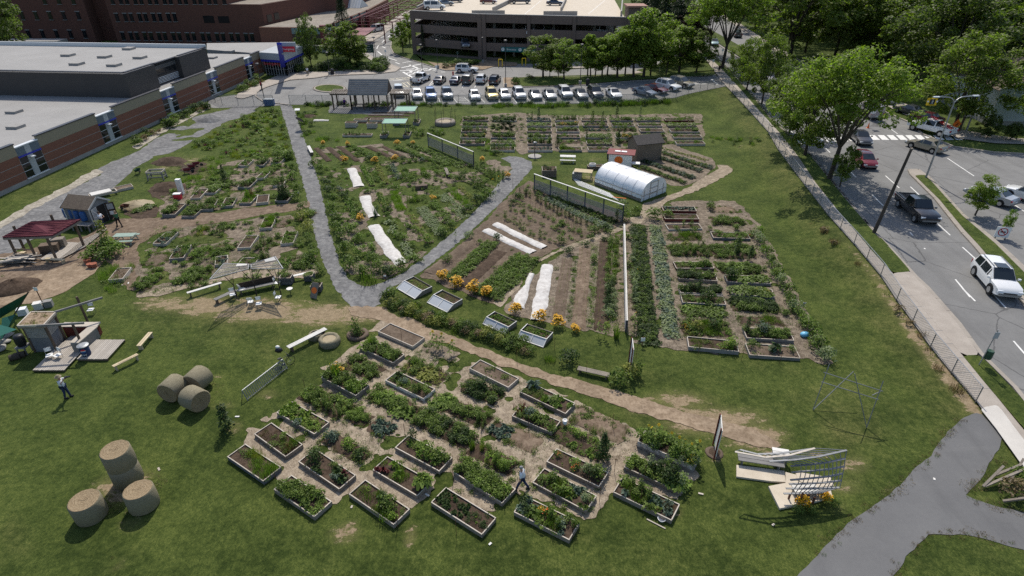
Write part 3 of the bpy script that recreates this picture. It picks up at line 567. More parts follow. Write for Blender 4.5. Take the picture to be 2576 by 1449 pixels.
kerb('kerb',[(1265,197),(1268,220),(1290,221)],.25,.16);sheet('planting_bed_ground',[[(1267,196),(1292,196),(1292,220),(1268,219)]],'dirt',.14,.4,.1,1)
# car-park paint
def lotmarks(segs,w=.13,name='bay_line',mat='road_paint'):marks(name,segs,w,mat,.037,None)
lotmarks([((1077,219),(1090,202)),((1077,219),(1100,219)),((1090,202),(1096,202)),((1082,215),(1097,205)),((1088,219),(1098,212)),((1129,220),(1133,209)),((1163,220),(1169,209)),((1194,220),(1200,209)),((1226,220),(1231,209))])
lotmarks([((1140,245),(1168,245)),((1168,245),(1182,257)),((1140,245),(1150,258)),((1150,258),(1182,257)),((1147,251),(1174,249)),((1150,254),(1178,252)),((1144,248),(1170,247)),((1208,246),(1220,258)),((1250,247),(1258,259)),((1290,246),(1300,259)),((1326,246),(1336,259)),((1361,246),(1371,258)),((1398,246),(1412,258)),((1438,244),(1455,258)),((1476,244),(1492,257)),((1514,244),(1532,256)),((1556,240),(1580,255)),((1066,246),(1070,258)),((1103,246),(1108,258))])
hat=[((962,200),(1040,193)),((962,200),(970,203)),((970,203),(1040,198)),((980,198),(992,201)),((995,197),(1008,200)),((1010,196),(1022,199)),((1025,195),(1035,198))]
lotmarks(hat,.15,'painted_hatching','yellow_line')
lotmarks([((995,212),(1040,204)),((995,212),(1010,218)),((1010,218),(1042,219)),((1003,210),(1018,218)),((1013,208),(1026,218)),((1023,206),(1036,218))],.15,'painted_hatching','yellow_line')
lotmarks([((1010,170),(1075,158)),((1030,163),(1052,172)),((1006,178),(1100,176)),((1022,174),(1110,172)),((1014,181),(1040,196)),((1030,178),(1060,192)),((1048,176),(1058,184)),((1020,184),(1060,180)),((1026,188),(1050,184)),((1058,172),(1066,178)),((1078,172),(1086,177)),((1040,172),(1050,176))],.5,'crosswalk_bar')
lotmarks([((950,129),(961,138)),((975,145),(998,152)),((948,122),(952,114)),((961,107),(969,99)),((976,93),(985,86)),((934,118),(942,121)),((962,117),(970,121)),((958,94),(966,92)),((984,95),(990,92)),((1012,158),(1034,154)),((995,157),(1006,161))],.3,'lane_arrow')
lotmarks([((1010,95),(1030,78)),((990,98),(1000,104)),((1000,90),(1012,97)),((916,100),(945,85)),((916,104),(960,80)),((922,98),(930,103)),((934,92),(942,97)),((945,86),(953,91)),((960,62),(1020,38)),((975,58),(985,62)),((990,52),(1000,56)),((1005,46),(1015,50))],.2,'painted_hatching')
lotmarks([((987,202),(1015,201)),((1148,168),(1160,168)),((1110,181),(1120,181)),((1180,184),(1195,184)),((1790,199),(1805,213)),((1690,212),(1775,211))],.35,'lane_arrow')
# ================================================================ PLANTS: leaf-by-leaf prototypes
def kites(c,a,n,L_,W_,fold=.25):
 
 a=a/(np.linalg.norm(a,axis=1,keepdims=True)+1e-9);s=np.cross(a,n);s/=(np.linalg.norm(s,axis=1,keepdims=True)+1e-9);n2=np.cross(s,a)
 L_=np.asarray(L_).reshape(-1,1);W_=np.asarray(W_).reshape(-1,1)
 return np.stack([c-a*L_/2,c+s*W_/2+n2*L_*fold*.3-a*L_*.05,c+a*L_/2-n2*L_*fold*.3,c-s*W_/2+n2*L_*fold*.3-a*L_*.05],1)
def rv(r,n):v=r.normal(size=(n,3));return v/np.linalg.norm(v,axis=1,keepdims=True)
PROTO={}
def cross_stem(r,x,y,z0,z1,w=.02,lean=(0,0)):
 q=[]
 for a in(0,1.57):
  dx,dy=math.cos(a)*w,math.sin(a)*w
  q.append([(x-dx,y-dy,z0),(x+dx,y+dy,z0),(x+lean[0]+dx*.6,y+lean[1]+dy*.6,z1),(x+lean[0]-dx*.6,y+lean[1]-dy*.6,z1)])
 return np.array(q)
def P_bush(seed,R=.38,Hh=.45,n=130,leaf=.12,asp=.6,up=.55,lumps=5,mats=('leaf_green',)):
 r=np.random.default_rng(seed);k=r.integers(0,lumps,n);lc=rv(r,lumps)*[R*.5,R*.5,Hh*.25];lc[:,2]=Hh*.52+lc[:,2]
 d=rv(r,n);d[:,2]=np.abs(d[:,2])*1.1-.25;rad=r.uniform(.6,1,n)[:,None]
 c=lc[k]+d*rad*[R*.62,R*.62,Hh*.5];c[:,2]=np.maximum(c[:,2],.02)
 nn=d*(1-up)+np.array([0,0,1])*up+rv(r,n)*.45;a=np.cross(nn,rv(r,n));a[:,2]-=.15
 s=leaf*r.uniform(.6,1.3,n);V=kites(c,a,nn,s,s*asp);return V,np.zeros(n,int),list(mats)
def P_rosette(seed,n=16,R=.26,Hh=.22,w=.13,mats=('leaf_green',)):
 r=np.random.default_rng(seed);V=[]
 for i in range(n):
  t=r.uniform(0,6.28);l=R*r.uniform(.6,1.1);ht=Hh*r.uniform(.5,1.2);d=np.array([math.cos(t),math.sin(t),0]);s=np.array([-d[1],d[0],0])*w*.5*r.uniform(.7,1.2)
  p0=np.array([0,0,.02]);p1=d*l*.5+[0,0,ht];p2=d*l+[0,0,ht*r.uniform(.3,.9)]
  V.append([p0-s*.3,p0+s*.3,p1+s,p1-s]);V.append([p1-s,p1+s,p2+s*.35,p2-s*.35])
 return np.array(V),np.zeros(len(V),int),list(mats)
def P_squash(seed,R=.5,n=34,Hh=.35,leaf=.24,mats=('leaf_green',)):
 r=np.random.default_rng(seed);t=r.uniform(0,6.28,n);rr=R*np.sqrt(r.uniform(0,1,n));c=np.stack([rr*np.cos(t),rr*np.sin(t),Hh*r.uniform(.45,1,n)*(1-.4*rr/R)],1)
 nn=np.array([0,0,1])+rv(r,n)*.45;a=np.stack([np.cos(t),np.sin(t),r.uniform(-.4,.1,n)],1);s=leaf*r.uniform(.6,1.2,n);return kites(c,a,nn,s,s*.9,.35),np.zeros(n,int),list(mats)
def P_blades(seed,n=90,R=.3,Hh=.4,w=.018,spread=.5,mats=('leaf_green',)):
 r=np.random.default_rng(seed);t=r.uniform(0,6.28,n);rr=R*np.sqrt(r.uniform(0,1,n));b=np.stack([rr*np.cos(t),rr*np.sin(t),np.zeros(n)],1)
 t2=r.uniform(0,6.28,n);l=Hh*r.uniform(.5,1.1,n);o=np.stack([np.cos(t2)*spread*l*r.uniform(.2,1,n),np.sin(t2)*spread*l*r.uniform(.2,1,n),l],1)
 s=np.stack([-np.sin(t2),np.cos(t2),0*t2],1)*w;m=b+o*.55+[0,0,.04]
 V=np.stack([b-s*.5,b+s*.5,b+o+s*.15,b+o-s*.15],1);V[:,2]-=0;return V,np.zeros(n,int),list(mats)
def P_column(seed,R=.22,Hh=1.3,n=170,leaf=.13,cone=0.0,droop=.3,mats=('leaf_green',),base=.05):
 r=np.random.default_rng(seed);z=r.uniform(base,1,n)*Hh;t=r.uniform(0,6.28,n);q=R*(1-cone*z/Hh)*r.uniform(.45,1.05,n)*(1+.25*np.sin(t*3+z*5))
 c=np.stack([q*np.cos(t),q*np.sin(t),z],1);nn=np.stack([np.cos(t),np.sin(t),r.uniform(.3,1.0,n)],1)+rv(r,n)*.4;a=np.stack([np.cos(t),np.sin(t),-droop+r.uniform(-.5,.5,n)],1)+rv(r,n)*.5
 s=leaf*r.uniform(.6,1.3,n);V=kites(c,a,nn,s,s*.65);st=cross_stem(r,0,0,0,Hh*.97,.015)
 return np.concatenate([V,st]),np.concatenate([np.zeros(n,int),np.full(2,1)]),[mats[0],'brown_timber']
def with_flowers(p,fm,n=14,size=.05,seed=0,top=True,R=.35):
 V,mi,mats=p;r=np.random.default_rng(seed+50);c=V.mean(1);w=np.argsort(-(c[:,2]+(0 if top else 1)*r.normal(size=len(c))*.3+r.normal(size=len(c))*.06))[:max(n*2,4)];w=r.choice(w,n,replace=len(w)<n)
 cc=c[w]+[0,0,.04]+r.normal(size=(n,3))*.02;nn=np.array([0,0,1])+rv(r,n)*.5;a=rv(r,n);a[:,2]=0;s=size*r.uniform(.7,1.3,n)
 return np.concatenate([V,kites(cc,a,nn,s,s,.1)]),np.concatenate([mi,np.full(n,len(mats))]),mats+[fm]
def P_sunflower(seed,Hh=1.7,heads=1,mats=('leaf_green',)):
 r=np.random.default_rng(seed);V=[];mi=[];lean=(r.uniform(-.12,.12),r.uniform(-.12,.12));st=cross_stem(r,0,0,0,Hh,.022,lean);V.append(st);mi+=[0,0]
 n=14;z=np.linspace(.3,.95,n)*Hh;t=np.arange(n)*2.4+r.uniform(0,6);q=.17
 c=np.stack([q*np.cos(t)+lean[0]*z/Hh,q*np.sin(t)+lean[1]*z/Hh,z],1);a=np.stack([np.cos(t),np.sin(t),np.full(n,-.35)],1);nn=np.stack([np.cos(t)*.4,np.sin(t)*.4,np.ones(n)],1);s=.27*r.uniform(.7,1.2,n)
 V.append(kites(c,a,nn,s,s*.75));mi+=[0]*n
 if heads:
  hc=np.array([lean[0],lean[1]-.05,Hh]);f=np.array([.1,-.75,.65]);f/=np.linalg.norm(f);u=np.cross(f,[1,0,0]);u/=np.linalg.norm(u);v=np.cross(f,u)
  for k in range(8):
   b=k*math.pi/4;d=u*math.cos(b)+v*math.sin(b);V.append(kites((hc+d*.08)[None],d[None],f[None],[.12],[.075],.1));mi.append(1)
  V.append(kites((hc+f*.012)[None],u[None],f[None],[.10],[.10],0));mi.append(2)
 return np.concatenate(V),np.array(mi),[mats[0],'petal_yellow','rust']
def P_flat(seed,n=60,R=.5,leaf=.06,Hh=.06,mats=('leaf_green',)):
 r=np.random.default_rng(seed);t=r.uniform(0,6.28,n);rr=R*np.sqrt(r.uniform(0,1,n));c=np.stack([rr*np.cos(t),rr*np.sin(t),r.uniform(.01,Hh,n)],1);nn=np.array([0,0,1])+rv(r,n)*.6;s=leaf*r.uniform(.5,1.4,n)
 return kites(c,rv(r,n),nn,s,s*.6),np.zeros(n,int),list(mats)
LEAFS=dict(g='leaf_green',b='leaf_bright',d='leaf_dark',u='leaf_blue',y='leaf_yellow',r='leaf_red',p='leaf_pale',l='leaf_lime',x='leaf_dry')
for k_,m_ in LEAFS.items():
 mm=(m_,)
 for i in range(3):
  PROTO['bush_'+k_+str(i)]=P_bush(10+i,mats=mm);PROTO['big_'+k_+str(i)]=P_bush(20+i,.6,.75,260,.14,lumps=8,mats=mm)
  PROTO['low_'+k_+str(i)]=P_bush(30+i,.28,.2,60,.085,mats=mm);PROTO['ros_'+k_+str(i)]=P_rosette(40+i,mats=mm);PROTO['squash_'+k_+str(i)]=P_squash(50+i,mats=mm)
  PROTO['fea_'+k_+str(i)]=P_blades(60+i,mats=mm);PROTO['tall_'+k_+str(i)]=P_column(70+i,mats=mm);PROTO['corn_'+k_+str(i)]=P_blades(80+i,40,.18,1.1,.05,.35,mats=mm)
  PROTO['seed_'+k_+str(i)]=P_rosette(90+i,5,.09,.06,.05,mats=mm);PROTO['tuft_'+k_+str(i)]=P_blades(95+i,26,.16,.16,.014,.7,mats=mm);PROTO['flat_'+k_+str(i)]=P_flat(99+i,mats=mm);PROTO['head_'+k_+str(i)]=P_rosette(110+i,12,.17,.13,.14,mats=mm)
 PROTO['tee_'+k_]=P_column(120,.52,1.9,560,.14,.85,mats=mm);PROTO['pole_'+k_]=P_column(121,.3,1.75,330,.13,.5,mats=mm)
for i in range(3):
 PROTO['mar%d'%i]=with_flowers(P_bush(130+i,.36,.42,120,.1),'petal_orange',46,.075,i);PROTO['rud%d'%i]=with_flowers(P_bush(133+i,.55,.75,240,.11),'petal_orange',330,.1,i)
 PROTO['sun%d'%i]=P_sunflower(136+i);PROTO['sunn%d'%i]=P_sunflower(139+i,1.3,0);PROTO['yel%d'%i]=with_flowers(P_bush(142+i,.4,.5,120,.1),'petal_yellow',12,.05,i,False)
 PROTO['red%d'%i]=with_flowers(P_bush(145+i,.33,.4,110,.1),'petal_red',14,.06,i);PROTO['pnk%d'%i]=with_flowers(P_bush(148+i,.33,.45,110,.1),'petal_pink',9,.06,i)
_mc={}
def scatter_mesh(name,items):
 
 Vs=[];Ms=[];mats=[]
 for it in items:
  pr,x,y,z,s,ro=it[:6];zs=it[6]if len(it)>6 else 1
  if pr not in PROTO:pr=pr+str(int(abs(x*37+y*91))%3)
  V,mi,mm=PROTO[pr];c,d=math.cos(ro),math.sin(ro)
  W_=np.empty_like(V);W_[...,0]=(V[...,0]*c-V[...,1]*d)*s+x;W_[...,1]=(V[...,0]*d+V[...,1]*c)*s+y;W_[...,2]=V[...,2]*s*zs+z
  mp=[]
  for m in mm:
   if m not in mats:mats.append(m)
   mp.append(mats.index(m))
  Vs.append(W_);Ms.append(np.array(mp)[mi])
 return array_mesh(name,np.concatenate(Vs),mats,np.concatenate(Ms))
def proto_obj(name,pr,x,y,z,s,label,cat='plant',group=None,rz=None,zs=1):
 if pr not in PROTO:pr+=str(random.randrange(3))
 if pr not in _mc:_mc[pr]=scatter_mesh(name,[(pr,0,0,0,1,0)])
 o=link(name,_mc[pr],None,(x,y,z),rz if rz is not None else random.uniform(0,6.28),label,cat,group,None,(s,s,s*zs));return o
 # ---- crop mixes for the plots
MIX={'greens':[('low_b',3),('ros_b',3),('low_g',2),('fea_b',1)],'mixed':[('bush_g',2),('low_b',2),('ros_g',2),('squash_g',1),('fea_g',2),('ros_u',1),('tall_g',.5),('low_y',.6)],'lush':[('bush_g',4),('big_g',1.2),('bush_b',2),('squash_b',1),('tall_g',1)],'dark':[('bush_d',4),('bush_g',3),('big_d',1),('tall_d',1)],'squash':[('squash_g',4),('squash_b',2),('low_g',1)],'blue':[('ros_u',4),('head_u',3),('low_g',1)],'feathery':[('fea_b',4),('fea_g',3),('low_y',1)],'tomato':[('tall_g',4),('bush_g',2),('tall_b',1)],'sparse':[('seed_g',4),('low_g',2),('seed_b',2)],'wild':[('fea_g',3),('bush_g',2),('tuft_x',2),('low_y',2),('fea_y',1),('bush_b',1)],'yellow':[('squash_y',2),('low_y',2),('bush_g',2)],'weedy':[('tuft_g',3),('tuft_x',1),('low_g',2),('fea_g',1)],'beets':[('low_d',3),('low_r',.8),('ros_d',2)],'flowers':[('mar',2),('red',1),('bush_g',2),('low_b',1)],'sunflowers':[('sun',3),('sunn',4),('bush_g',1)],'potato':[('bush_g',3),('bush_d',2)],'dry':[('tuft_x',3),('fea_x',2),('low_g',1),('low_y',1)],'lime':[('low_l',3),('ros_l',2),('bush_b',1)],'pale':[('squash_p',3),('squash_u',1)]}
def pick(mix,r):
 w=[b for a,b in mix];return r.choices([a for a,b in mix],w)[0]
def fill(poly,mix,dens,r,z,sc=(.7,1.15),sub=.25,clump=True):
 
 pts=np.array(poly);x0,y0=pts.min(0);x1,y1=pts.max(0);A=(x1-x0)*(y1-y0);out=[];n=int(A*dens*1.5);m=MIX[mix]if isinstance(mix,str)else mix
 seeds=[(r.uniform(x0,x1),r.uniform(y0,y1),pick(m,r))for _ in range(max(2,int(A*.9)))]
 P_=np.array([[r.uniform(x0,x1),r.uniform(y0,y1)]for _ in range(n)])if n else np.zeros((0,2))
 if not n:return out
 ok=sdf(pts,P_[:,0],P_[:,1])>.1
 for(x,y),k in zip(P_,ok):
  if not k:continue
  pr=min(seeds,key=lambda s:(s[0]-x)**2+(s[1]-y)**2)[2]if(clump and r.random()<.8)else pick(m,r)
  s=r.uniform(*sc)*.84
  if pr.startswith('big'):s*=.6
  if pr.startswith('tall')or pr.startswith('corn'):s*=.62
  out.append((pr,x,y,z,s,r.uniform(0,6.28)))
 return out
def ground_items(poly,mix,dens,r,sc=(.7,1.2),dp=True):
 w=wpoly(poly)if dp else np.array(poly);x0,y0=w.min(0);x1,y1=w.max(0);n=int((x1-x0)*(y1-y0)*dens);m=MIX[mix]if isinstance(mix,str)else mix
 X=np.array([r.uniform(x0,x1)for _ in range(n)]);Y=np.array([r.uniform(y0,y1)for _ in range(n)]);ok=sdf(w,X,Y)>0
 for(ax,ay,bx,by,q)in EXC:ex,ey=bx-ax,by-ay;t=np.clip(((X-ax)*ex+(Y-ay)*ey)/(ex*ex+ey*ey),0,1);ok&=(X-ax-t*ex)**2+(Y-ay-t*ey)**2>q*q
 k=fbm(X,Y,1.8,7);Z=gz(X,Y);out=[]
 for x,y,z,o,q in zip(X,Y,Z,ok,k):
  if o and q>-.25:out.append((m[int((q+1)*7+r.random()*1.6)%len(m)][0]if r.random()<.6 else pick(m,r),x,y,z-.01,r.uniform(*sc)*(1+.4*q),r.uniform(0,6.28)))
 return out
EXC=[];WQ=[]
def weeds(*a,**k):WQ.append((a,k))
def weeds_(name,polys,mix,dens,sc=(.7,1.2),seed=0,label=None,cat=None):
 r=random.Random(seed);it=[]
 for p in polys:it+=ground_items(p,mix,dens,r,sc)
 if it:link(name,scatter_mesh(name,it),kind='stuff',label=label,cat=cat)
 return len(it)
 # ================================================================ RAISED BEDS AND PLOTS
BR=random.Random(5)
def board_mesh(l,hgt,t=.045):
 mb=MB();mb.box((0,0,hgt/2),(l,t,hgt));mb.box((0,0,hgt+.006),(l*.998,t*1.15,.012),m=1);return mb  # thin cap strip on top carries the sunlit look of the rim
_bm={}
def board(l,hgt,mat):
 k=(round(l,2),hgt,mat)
 if k not in _bm:_bm[k]=board_mesh(l,hgt).mesh('board',[mat,'pale_board'])  # pale cap colour stands in for sunlight on the board tops
 return _bm[k]
def soil_mesh(l,w,z,amp=.03,seed=0,mound=.0):
 nx,ny=max(3,int(l/.3)),max(3,int(w/.3));V=[];F=[];r=random.Random(seed)
 for i in range(nx+1):
  for j in range(ny+1):
   e=i in(0,nx)or j in(0,ny);u=i/nx*2-1;v=j/ny*2-1
   jx=r.uniform(-.12,.12)*(0 if not mound else 1)*(1 if e else 0)
   V.append((u*l/2+jx,v*w/2+jx*.8,z+r.uniform(-amp,amp)*(0 if e and not mound else 1)+mound*(1-max(abs(u),abs(v))**3)))
 for i in range(nx):
  for j in range(ny):a=i*(ny+1)+j;F.append((a,a+ny+1,a+ny+2,a+1))
 me=bpy.data.meshes.new('soil');me.from_pydata(V,[],F);return me
def bed_at(c,ang,l,w,label,mat='weathered_board',hgt=.28,mix='mixed',dens=9,soil='soil',group='raised garden beds',zb=None,sc=(.65,1.1),frame=True,items=(),cover=1.0,cat=None):
 
 z=zb if zb is not None else float(gz(c[0],c[1]));t=thing('raised_bed' if frame else 'garden_plot',label,cat or('raised bed' if frame else 'garden plot'),(c[0],c[1],z),ang,group)
 sd=int(abs(c[0]*131+c[1]*17))
 sz=hgt-.07 if frame else.02
 if frame:
  for dx,dy,ln,ro in((0,-w/2,l,0),(0,w/2,l,math.pi),(-l/2+.02,0,w-.06,math.pi/2),(l/2-.02,0,w-.06,-math.pi/2)):
   o=link('board',board(ln,hgt,mat),t,(dx,dy,-.01+BR.uniform(-.012,.012)),ro);o.rotation_euler=(BR.uniform(-.03,.03),BR.uniform(-.006,.006),ro)
 me=soil_mesh(l-.05 if frame else l,w-.05 if frame else w,sz,.02 if frame else.025,sd,0 if frame else.1);me.materials.append(M(soil));me.polygons.foreach_set('use_smooth',[True]*len(me.polygons))
 link('soil',me,t)
 r=random.Random(sd);ca,sa=math.cos(ang),math.sin(ang);q=[]
 for u,v in((-1,-1),(cover*2-1,-1),(cover*2-1,1),(-1,1)):
  lx,ly=u*l/2*.97,v*w/2*.97;q.append((lx*ca-ly*sa,lx*sa+ly*ca))
 its=fill(q,mix,dens,r,sz)if dens else[]
 # a few plants near the rim lean outwards over it
 its=[(p,x*1.03,y*1.03,zz,s*sc[1],ro)for p,x,y,zz,s,ro in its]
 for(pr,u,v,s)in items:
  lx,ly=u*l/2,v*w/2;its.append((pr,lx*ca-ly*sa,lx*sa+ly*ca,sz,s,r.uniform(0,6)))
 if its:
  o=link('vegetable_plants',scatter_mesh('vegetable_plants',its),None,(c[0],c[1],z),0,'mixed leafy planting growing in the '+label,'vegetable plants','plantings of the beds and plots','stuff')
 if not frame:
  it=[]
  for _ in range(int(2*(l+w)*4)):
   s_=r.random()*2*(l+w);
   if s_<l:lx,ly=s_-l/2,-w/2
   elif s_<l+w:lx,ly=l/2,s_-l-w/2
   elif s_<2*l+w:lx,ly=s_-l-w-l/2,w/2
   else:lx,ly=-l/2,s_-2*l-w-w/2
   lx+=r.uniform(-.15,.15);ly+=r.uniform(-.15,.15)
   it.append((r.choice(['tuft_g','tuft_g','low_g','tuft_x']),lx*ca-ly*sa,lx*sa+ly*ca,0,r.uniform(.6,1.1),r.uniform(0,6)))
  link('edge_grass',scatter_mesh('edge_grass',it),t,(0,0,0),-ang,kind='stuff')
 return t
NEAR_ANG=math.radians(-33.7)
def near_bed(L_,B_,label,w=1.12,hgt=.28,**k):
 a=Vector(P(*L_,hgt));b=Vector(P(*B_,hgt));d=(b-a);l=d.length;ang=math.atan2(d.y,d.x);n=Vector((-d.y,d.x))/l;c=(a+b)/2+n*w/2
 return bed_at((c.x,c.y),ang,l,w,label,hgt=hgt,**k)
near_bed((572,1147),(663,1209),'leftmost weathered bed of the front plots, feathery green rows',mix=[('fea_b',3),('low_g',2),('tuft_x',1),('fea_y',1),('ros_b',1)],dens=7,mat='slate_board')
near_bed((689,1229),(791,1299),'weathered front bed with low mixed greens beside the leftmost corner',mix='mixed',dens=12)
near_bed((878,1241),(991,1319),'front bed with a dark bushy clump at its right half',mix='weedy',dens=7,items=[('big_g',.35,.0,.95),('big_d',.15,.2,.8),('bush_g',.55,-.1,1),('bush_l',.82,-.5,.8),('low_l',-.7,.5,1),('fea_l',.6,-1,.9)])
near_bed((1085,1262),(1213,1343),'front bed of dark beet seedlings in reddish soil, tidy pale rim',mix='beets',dens=13,soil='soil',items=[('seed_l',.5,.1,1.2),('seed_l',.6,-.4,1.2)],sc=(.4,.75))
near_bed((1293,1286),(1433,1357),'front bed with orange flowers and pale cabbages, nearest the camera',mix='mixed',dens=12,items=[('red',-.1,.1,1),('mar',-.22,.3,.7),('bush_l',.08,.55,1),('bush_u',.5,.1,.9),('head_p',.6,.0,1.5),('bush_d',-.9,.2,.9),('bush_d',-.7,-.4,.9)])
near_bed((640,1090),(719,1148),'weathered bed open at its far end beside the lawn, grassy planting',mix='weedy',dens=12,items=[('fea_x',.7,-.2,1.2),('bush_b',.1,.5,.8)])
near_bed((751,1159),(854,1229),'bed with a dark leafy clump at left and purple kale at right',mix='beets',dens=5,items=[('big_d',-.7,.1,.95),('big_g',-.8,.5,.7),('ros_d',.5,0,1.4),('ros_r',.7,.3,1.3),('bush_u',.55,-.4,.8),('ros_d',.8,-.2,1.3),('bush_g',.1,.7,.7)])
near_bed((938,1180),(1050,1246),'bed with red lettuce rows and a big glossy rhubarb clump',mix=[('ros_r',1),('ros_l',1),('fea_b',1)],dens=5,cover=.6,items=[('big_b',.82,.35,.85),('ros_b',.8,.3,2.4),('ros_g',.85,.4,2.2),('ros_l',-.5,.6,1.3),('ros_l',-.1,-.2,1.3),('fea_l',-.9,.2,.7)])
near_bed((1141,1186),(1264,1265),'long bed overflowing with even bean foliage next to the walking man',mix=[('bush_g',3),('bush_b',3)],dens=18,items=[('fea_x',-.95,.6,1.4),('bush_p',-.5,.5,.9)])
near_bed((1340,1211),(1475,1284),'bed with cabbages, dry stalks and one orange bloom right of the walking man',mix='mixed',dens=9,items=[('bush_g',-.6,0,1),('big_p',.75,.2,.6),('mar',.25,-.5,.35),('bush_b',.1,0,1.1)])
near_bed((1543,1236),(1690,1308),'rightmost front bed with tangled vines beside the open lawn',mix='mixed',dens=12,items=[('low_l',-.8,.8,1),('low_l',-.6,.85,1),('fea_x',.7,.1,1),('low_y',.4,-.7,1),('bush_g',-.3,0,1)])
near_bed((696,1036),(791,1091),'bed of bright yellow green lettuce at the left edge of the plots',mix='lime',dens=13,items=[('fea_b',-.75,.5,1.2),('bush_u',.1,-.9,.9)])
near_bed((994,1124),(1106,1184),'bed with tall green bean foliage over its middle',mix='greens',dens=6,items=[('big_b',.2,.1,1),('big_g',.6,.1,.95),('bush_b',-.3,.4,.9),('big_d',-.8,.9,.7),('bush_g',.8,.5,1)])
near_bed((1375,1159),(1508,1223),'bed with orange nasturtiums and a dense dark squash mound',mix='sparse',dens=5,items=[('red',-.75,.3,.7),('red',.0,-.1,.8),('red',-.05,-.5,.7),('big_p',.35,.1,.7),('big_d',.55,.0,.95),('big_g',.75,.1,.9),('bush_b',-.15,.2,1.1)])
near_bed((1570,1173),(1715,1238),'bed with staked dark tomatoes below the foil-lined planter',mix='lush',dens=8,items=[('tall_p',-.25,.3,.8),('big_d',.2,.3,1),('big_d',.55,.1,1.1),('tall_p',.9,-.1,.8),('bush_l',-.4,-.1,.9),('tall_g',.3,.7,.9),('tall_d',.6,.5,.9)])
near_bed((809,948),(896,994),'deep weathered bed with corn leaves and yellow flowers behind',mat='weathered_board',hgt=.4,mix='lush',dens=11,items=[('corn_b',-.5,0,1),('corn_g',-.7,.3,1),('yel',-.9,.5,1.2),('mar',-.85,.9,1.3),('mar',-.7,1.0,1.1),('fea_b',.7,-.4,1.4),('bush_b',.5,0,1.2)])
near_bed((969,955),(1066,1002),'bright rimmed bed with dark kale and pale stones',mat='white_board',mix='mixed',dens=9,items=[('ros_d',-.7,.3,1.6),('bush_u',-.3,0,1),('low_g',.4,0,1),('bush_g',.85,-.1,1)])
near_bed((1288,1045),(1388,1088),'bed with a white bucket standing among its plants',mix='mixed',dens=7,items=[('fea_r',-.85,.3,1.5),('big_u',-.4,.2,.8),('bush_g',-.1,0,1)])
near_bed((904,872),(989,912),'bed of tall mint and curly greens behind the deep weathered bed',mix='lush',dens=13,items=[('tall_b',-.6,.5,.7),('corn_b',-.7,0,.8),('ros_u',.1,.2,1.5)])
near_bed((1308,985),(1423,1040),'bed with a row of young squash between trodden path and bucket bed',mix='greens',dens=8,items=[('ros_u',-.75,.6,2),('bush_g',.3,.0,1),('squash_p',.2,.2,.8)])
near_bed((951,832),(1039,870),'empty bed of bare soil with pale thick rim nearest the trodden path',mat='pale_board',mix='sparse',dens=0,soil='light_soil',w=1.25)
near_bed((1181,925),(1279,974),'sparse framed bed beside the middle of the trodden path',mat='pale_board',mix='sparse',dens=6,soil='light_soil')
def plot(cx,cy,l,w,label,ang=NEAR_ANG,**k):
 g=G(cx,cy);k.setdefault('group','unframed garden plots');return bed_at((g.x,g.y),ang,l,w,label,frame=False,**k)
plot(870,1125,3.2,1.0,'three brown mounds with separate leafy clumps, near the left corner of the plots',mix='sparse',dens=0,soil='soil',items=[('big_u',-.8,.2,.85),('bush_u',-.65,-.1,1.1),('big_l',0,.1,.75),('bush_g',.2,0,1),('bush_d',.8,0,1.2),('bush_g',.65,-.2,1)])
plot(1238,1152,3.0,1.2,'unframed plot of tall yellowing stalks behind the walking man',mix=[('corn_g',2),('tall_l',2),('tall_g',1),('bush_b',1),('corn_y',1)],dens=7)
plot(822,1012,3.6,1.5,'unframed leafy plot between the deep bed and the lettuce bed',mix='lush',dens=8)
plot(988,1015,3.6,1.3,'unframed bushy plot in the second row from the left',mix='lush',dens=9)
plot(903,1050,1.5,1.1,'round bright bush mound between the path crossings',mix=[('big_b',2),('bush_b',2)],dens=9)
plot(960,1077,1.5,1.2,'blue green cabbage mound with dark soil',mix='blue',dens=14,soil='soil')
plot(1118,1080,4.2,1.4,'largest unframed plot of potato foliage in the middle of the plots',mix='potato',dens=10)
plot(1262,1085,1.5,1.2,'small grey green plot left of the raked brown mound',mix='blue',dens=12)
plot(1315,1105,2.2,1.3,'raked brown mound with seedling rows',mix='sparse',dens=4,soil='brown_dirt',cover=.6)
plot(1455,1110,3.4,1.7,'plot with a dark bean tower at its right end',mix='greens',dens=5,items=[('bush_l',-.3,.5,1),('bush_b',.0,.4,1)])
plot(912,925,2.9,1.5,'unframed plot with reddish leaves left of the bright rimmed bed',mix=[('low_y',1),('ros_r',1),('bush_g',2),('low_l',1)],dens=7)
plot(1165,1035,4.0,1.3,'unframed plot with dark tomatoes right of the bushy plots',mix='lush',dens=8)
plot(1508,1068,3.4,1.7,'weedy brown plot below the end of the trodden path',mix='weedy',dens=6,soil='brown_dirt')
plot(1070,935,3.3,1.4,'plot of yellow leaved squash with a pink flower',mix='yellow',dens=9,items=[('pnk',-.9,.1,.8),('fea_b',-.6,.4,1.3)])
plot(1212,985,2.8,1.4,'plot with one dark tall bush under the sparse framed bed',mix='dark',dens=6,items=[('big_d',-.2,.2,1.2)])
plot(1110,885,2.6,1.2,'plot of sunflowers beside the trodden path',mix='sparse',dens=3,soil='mulch')
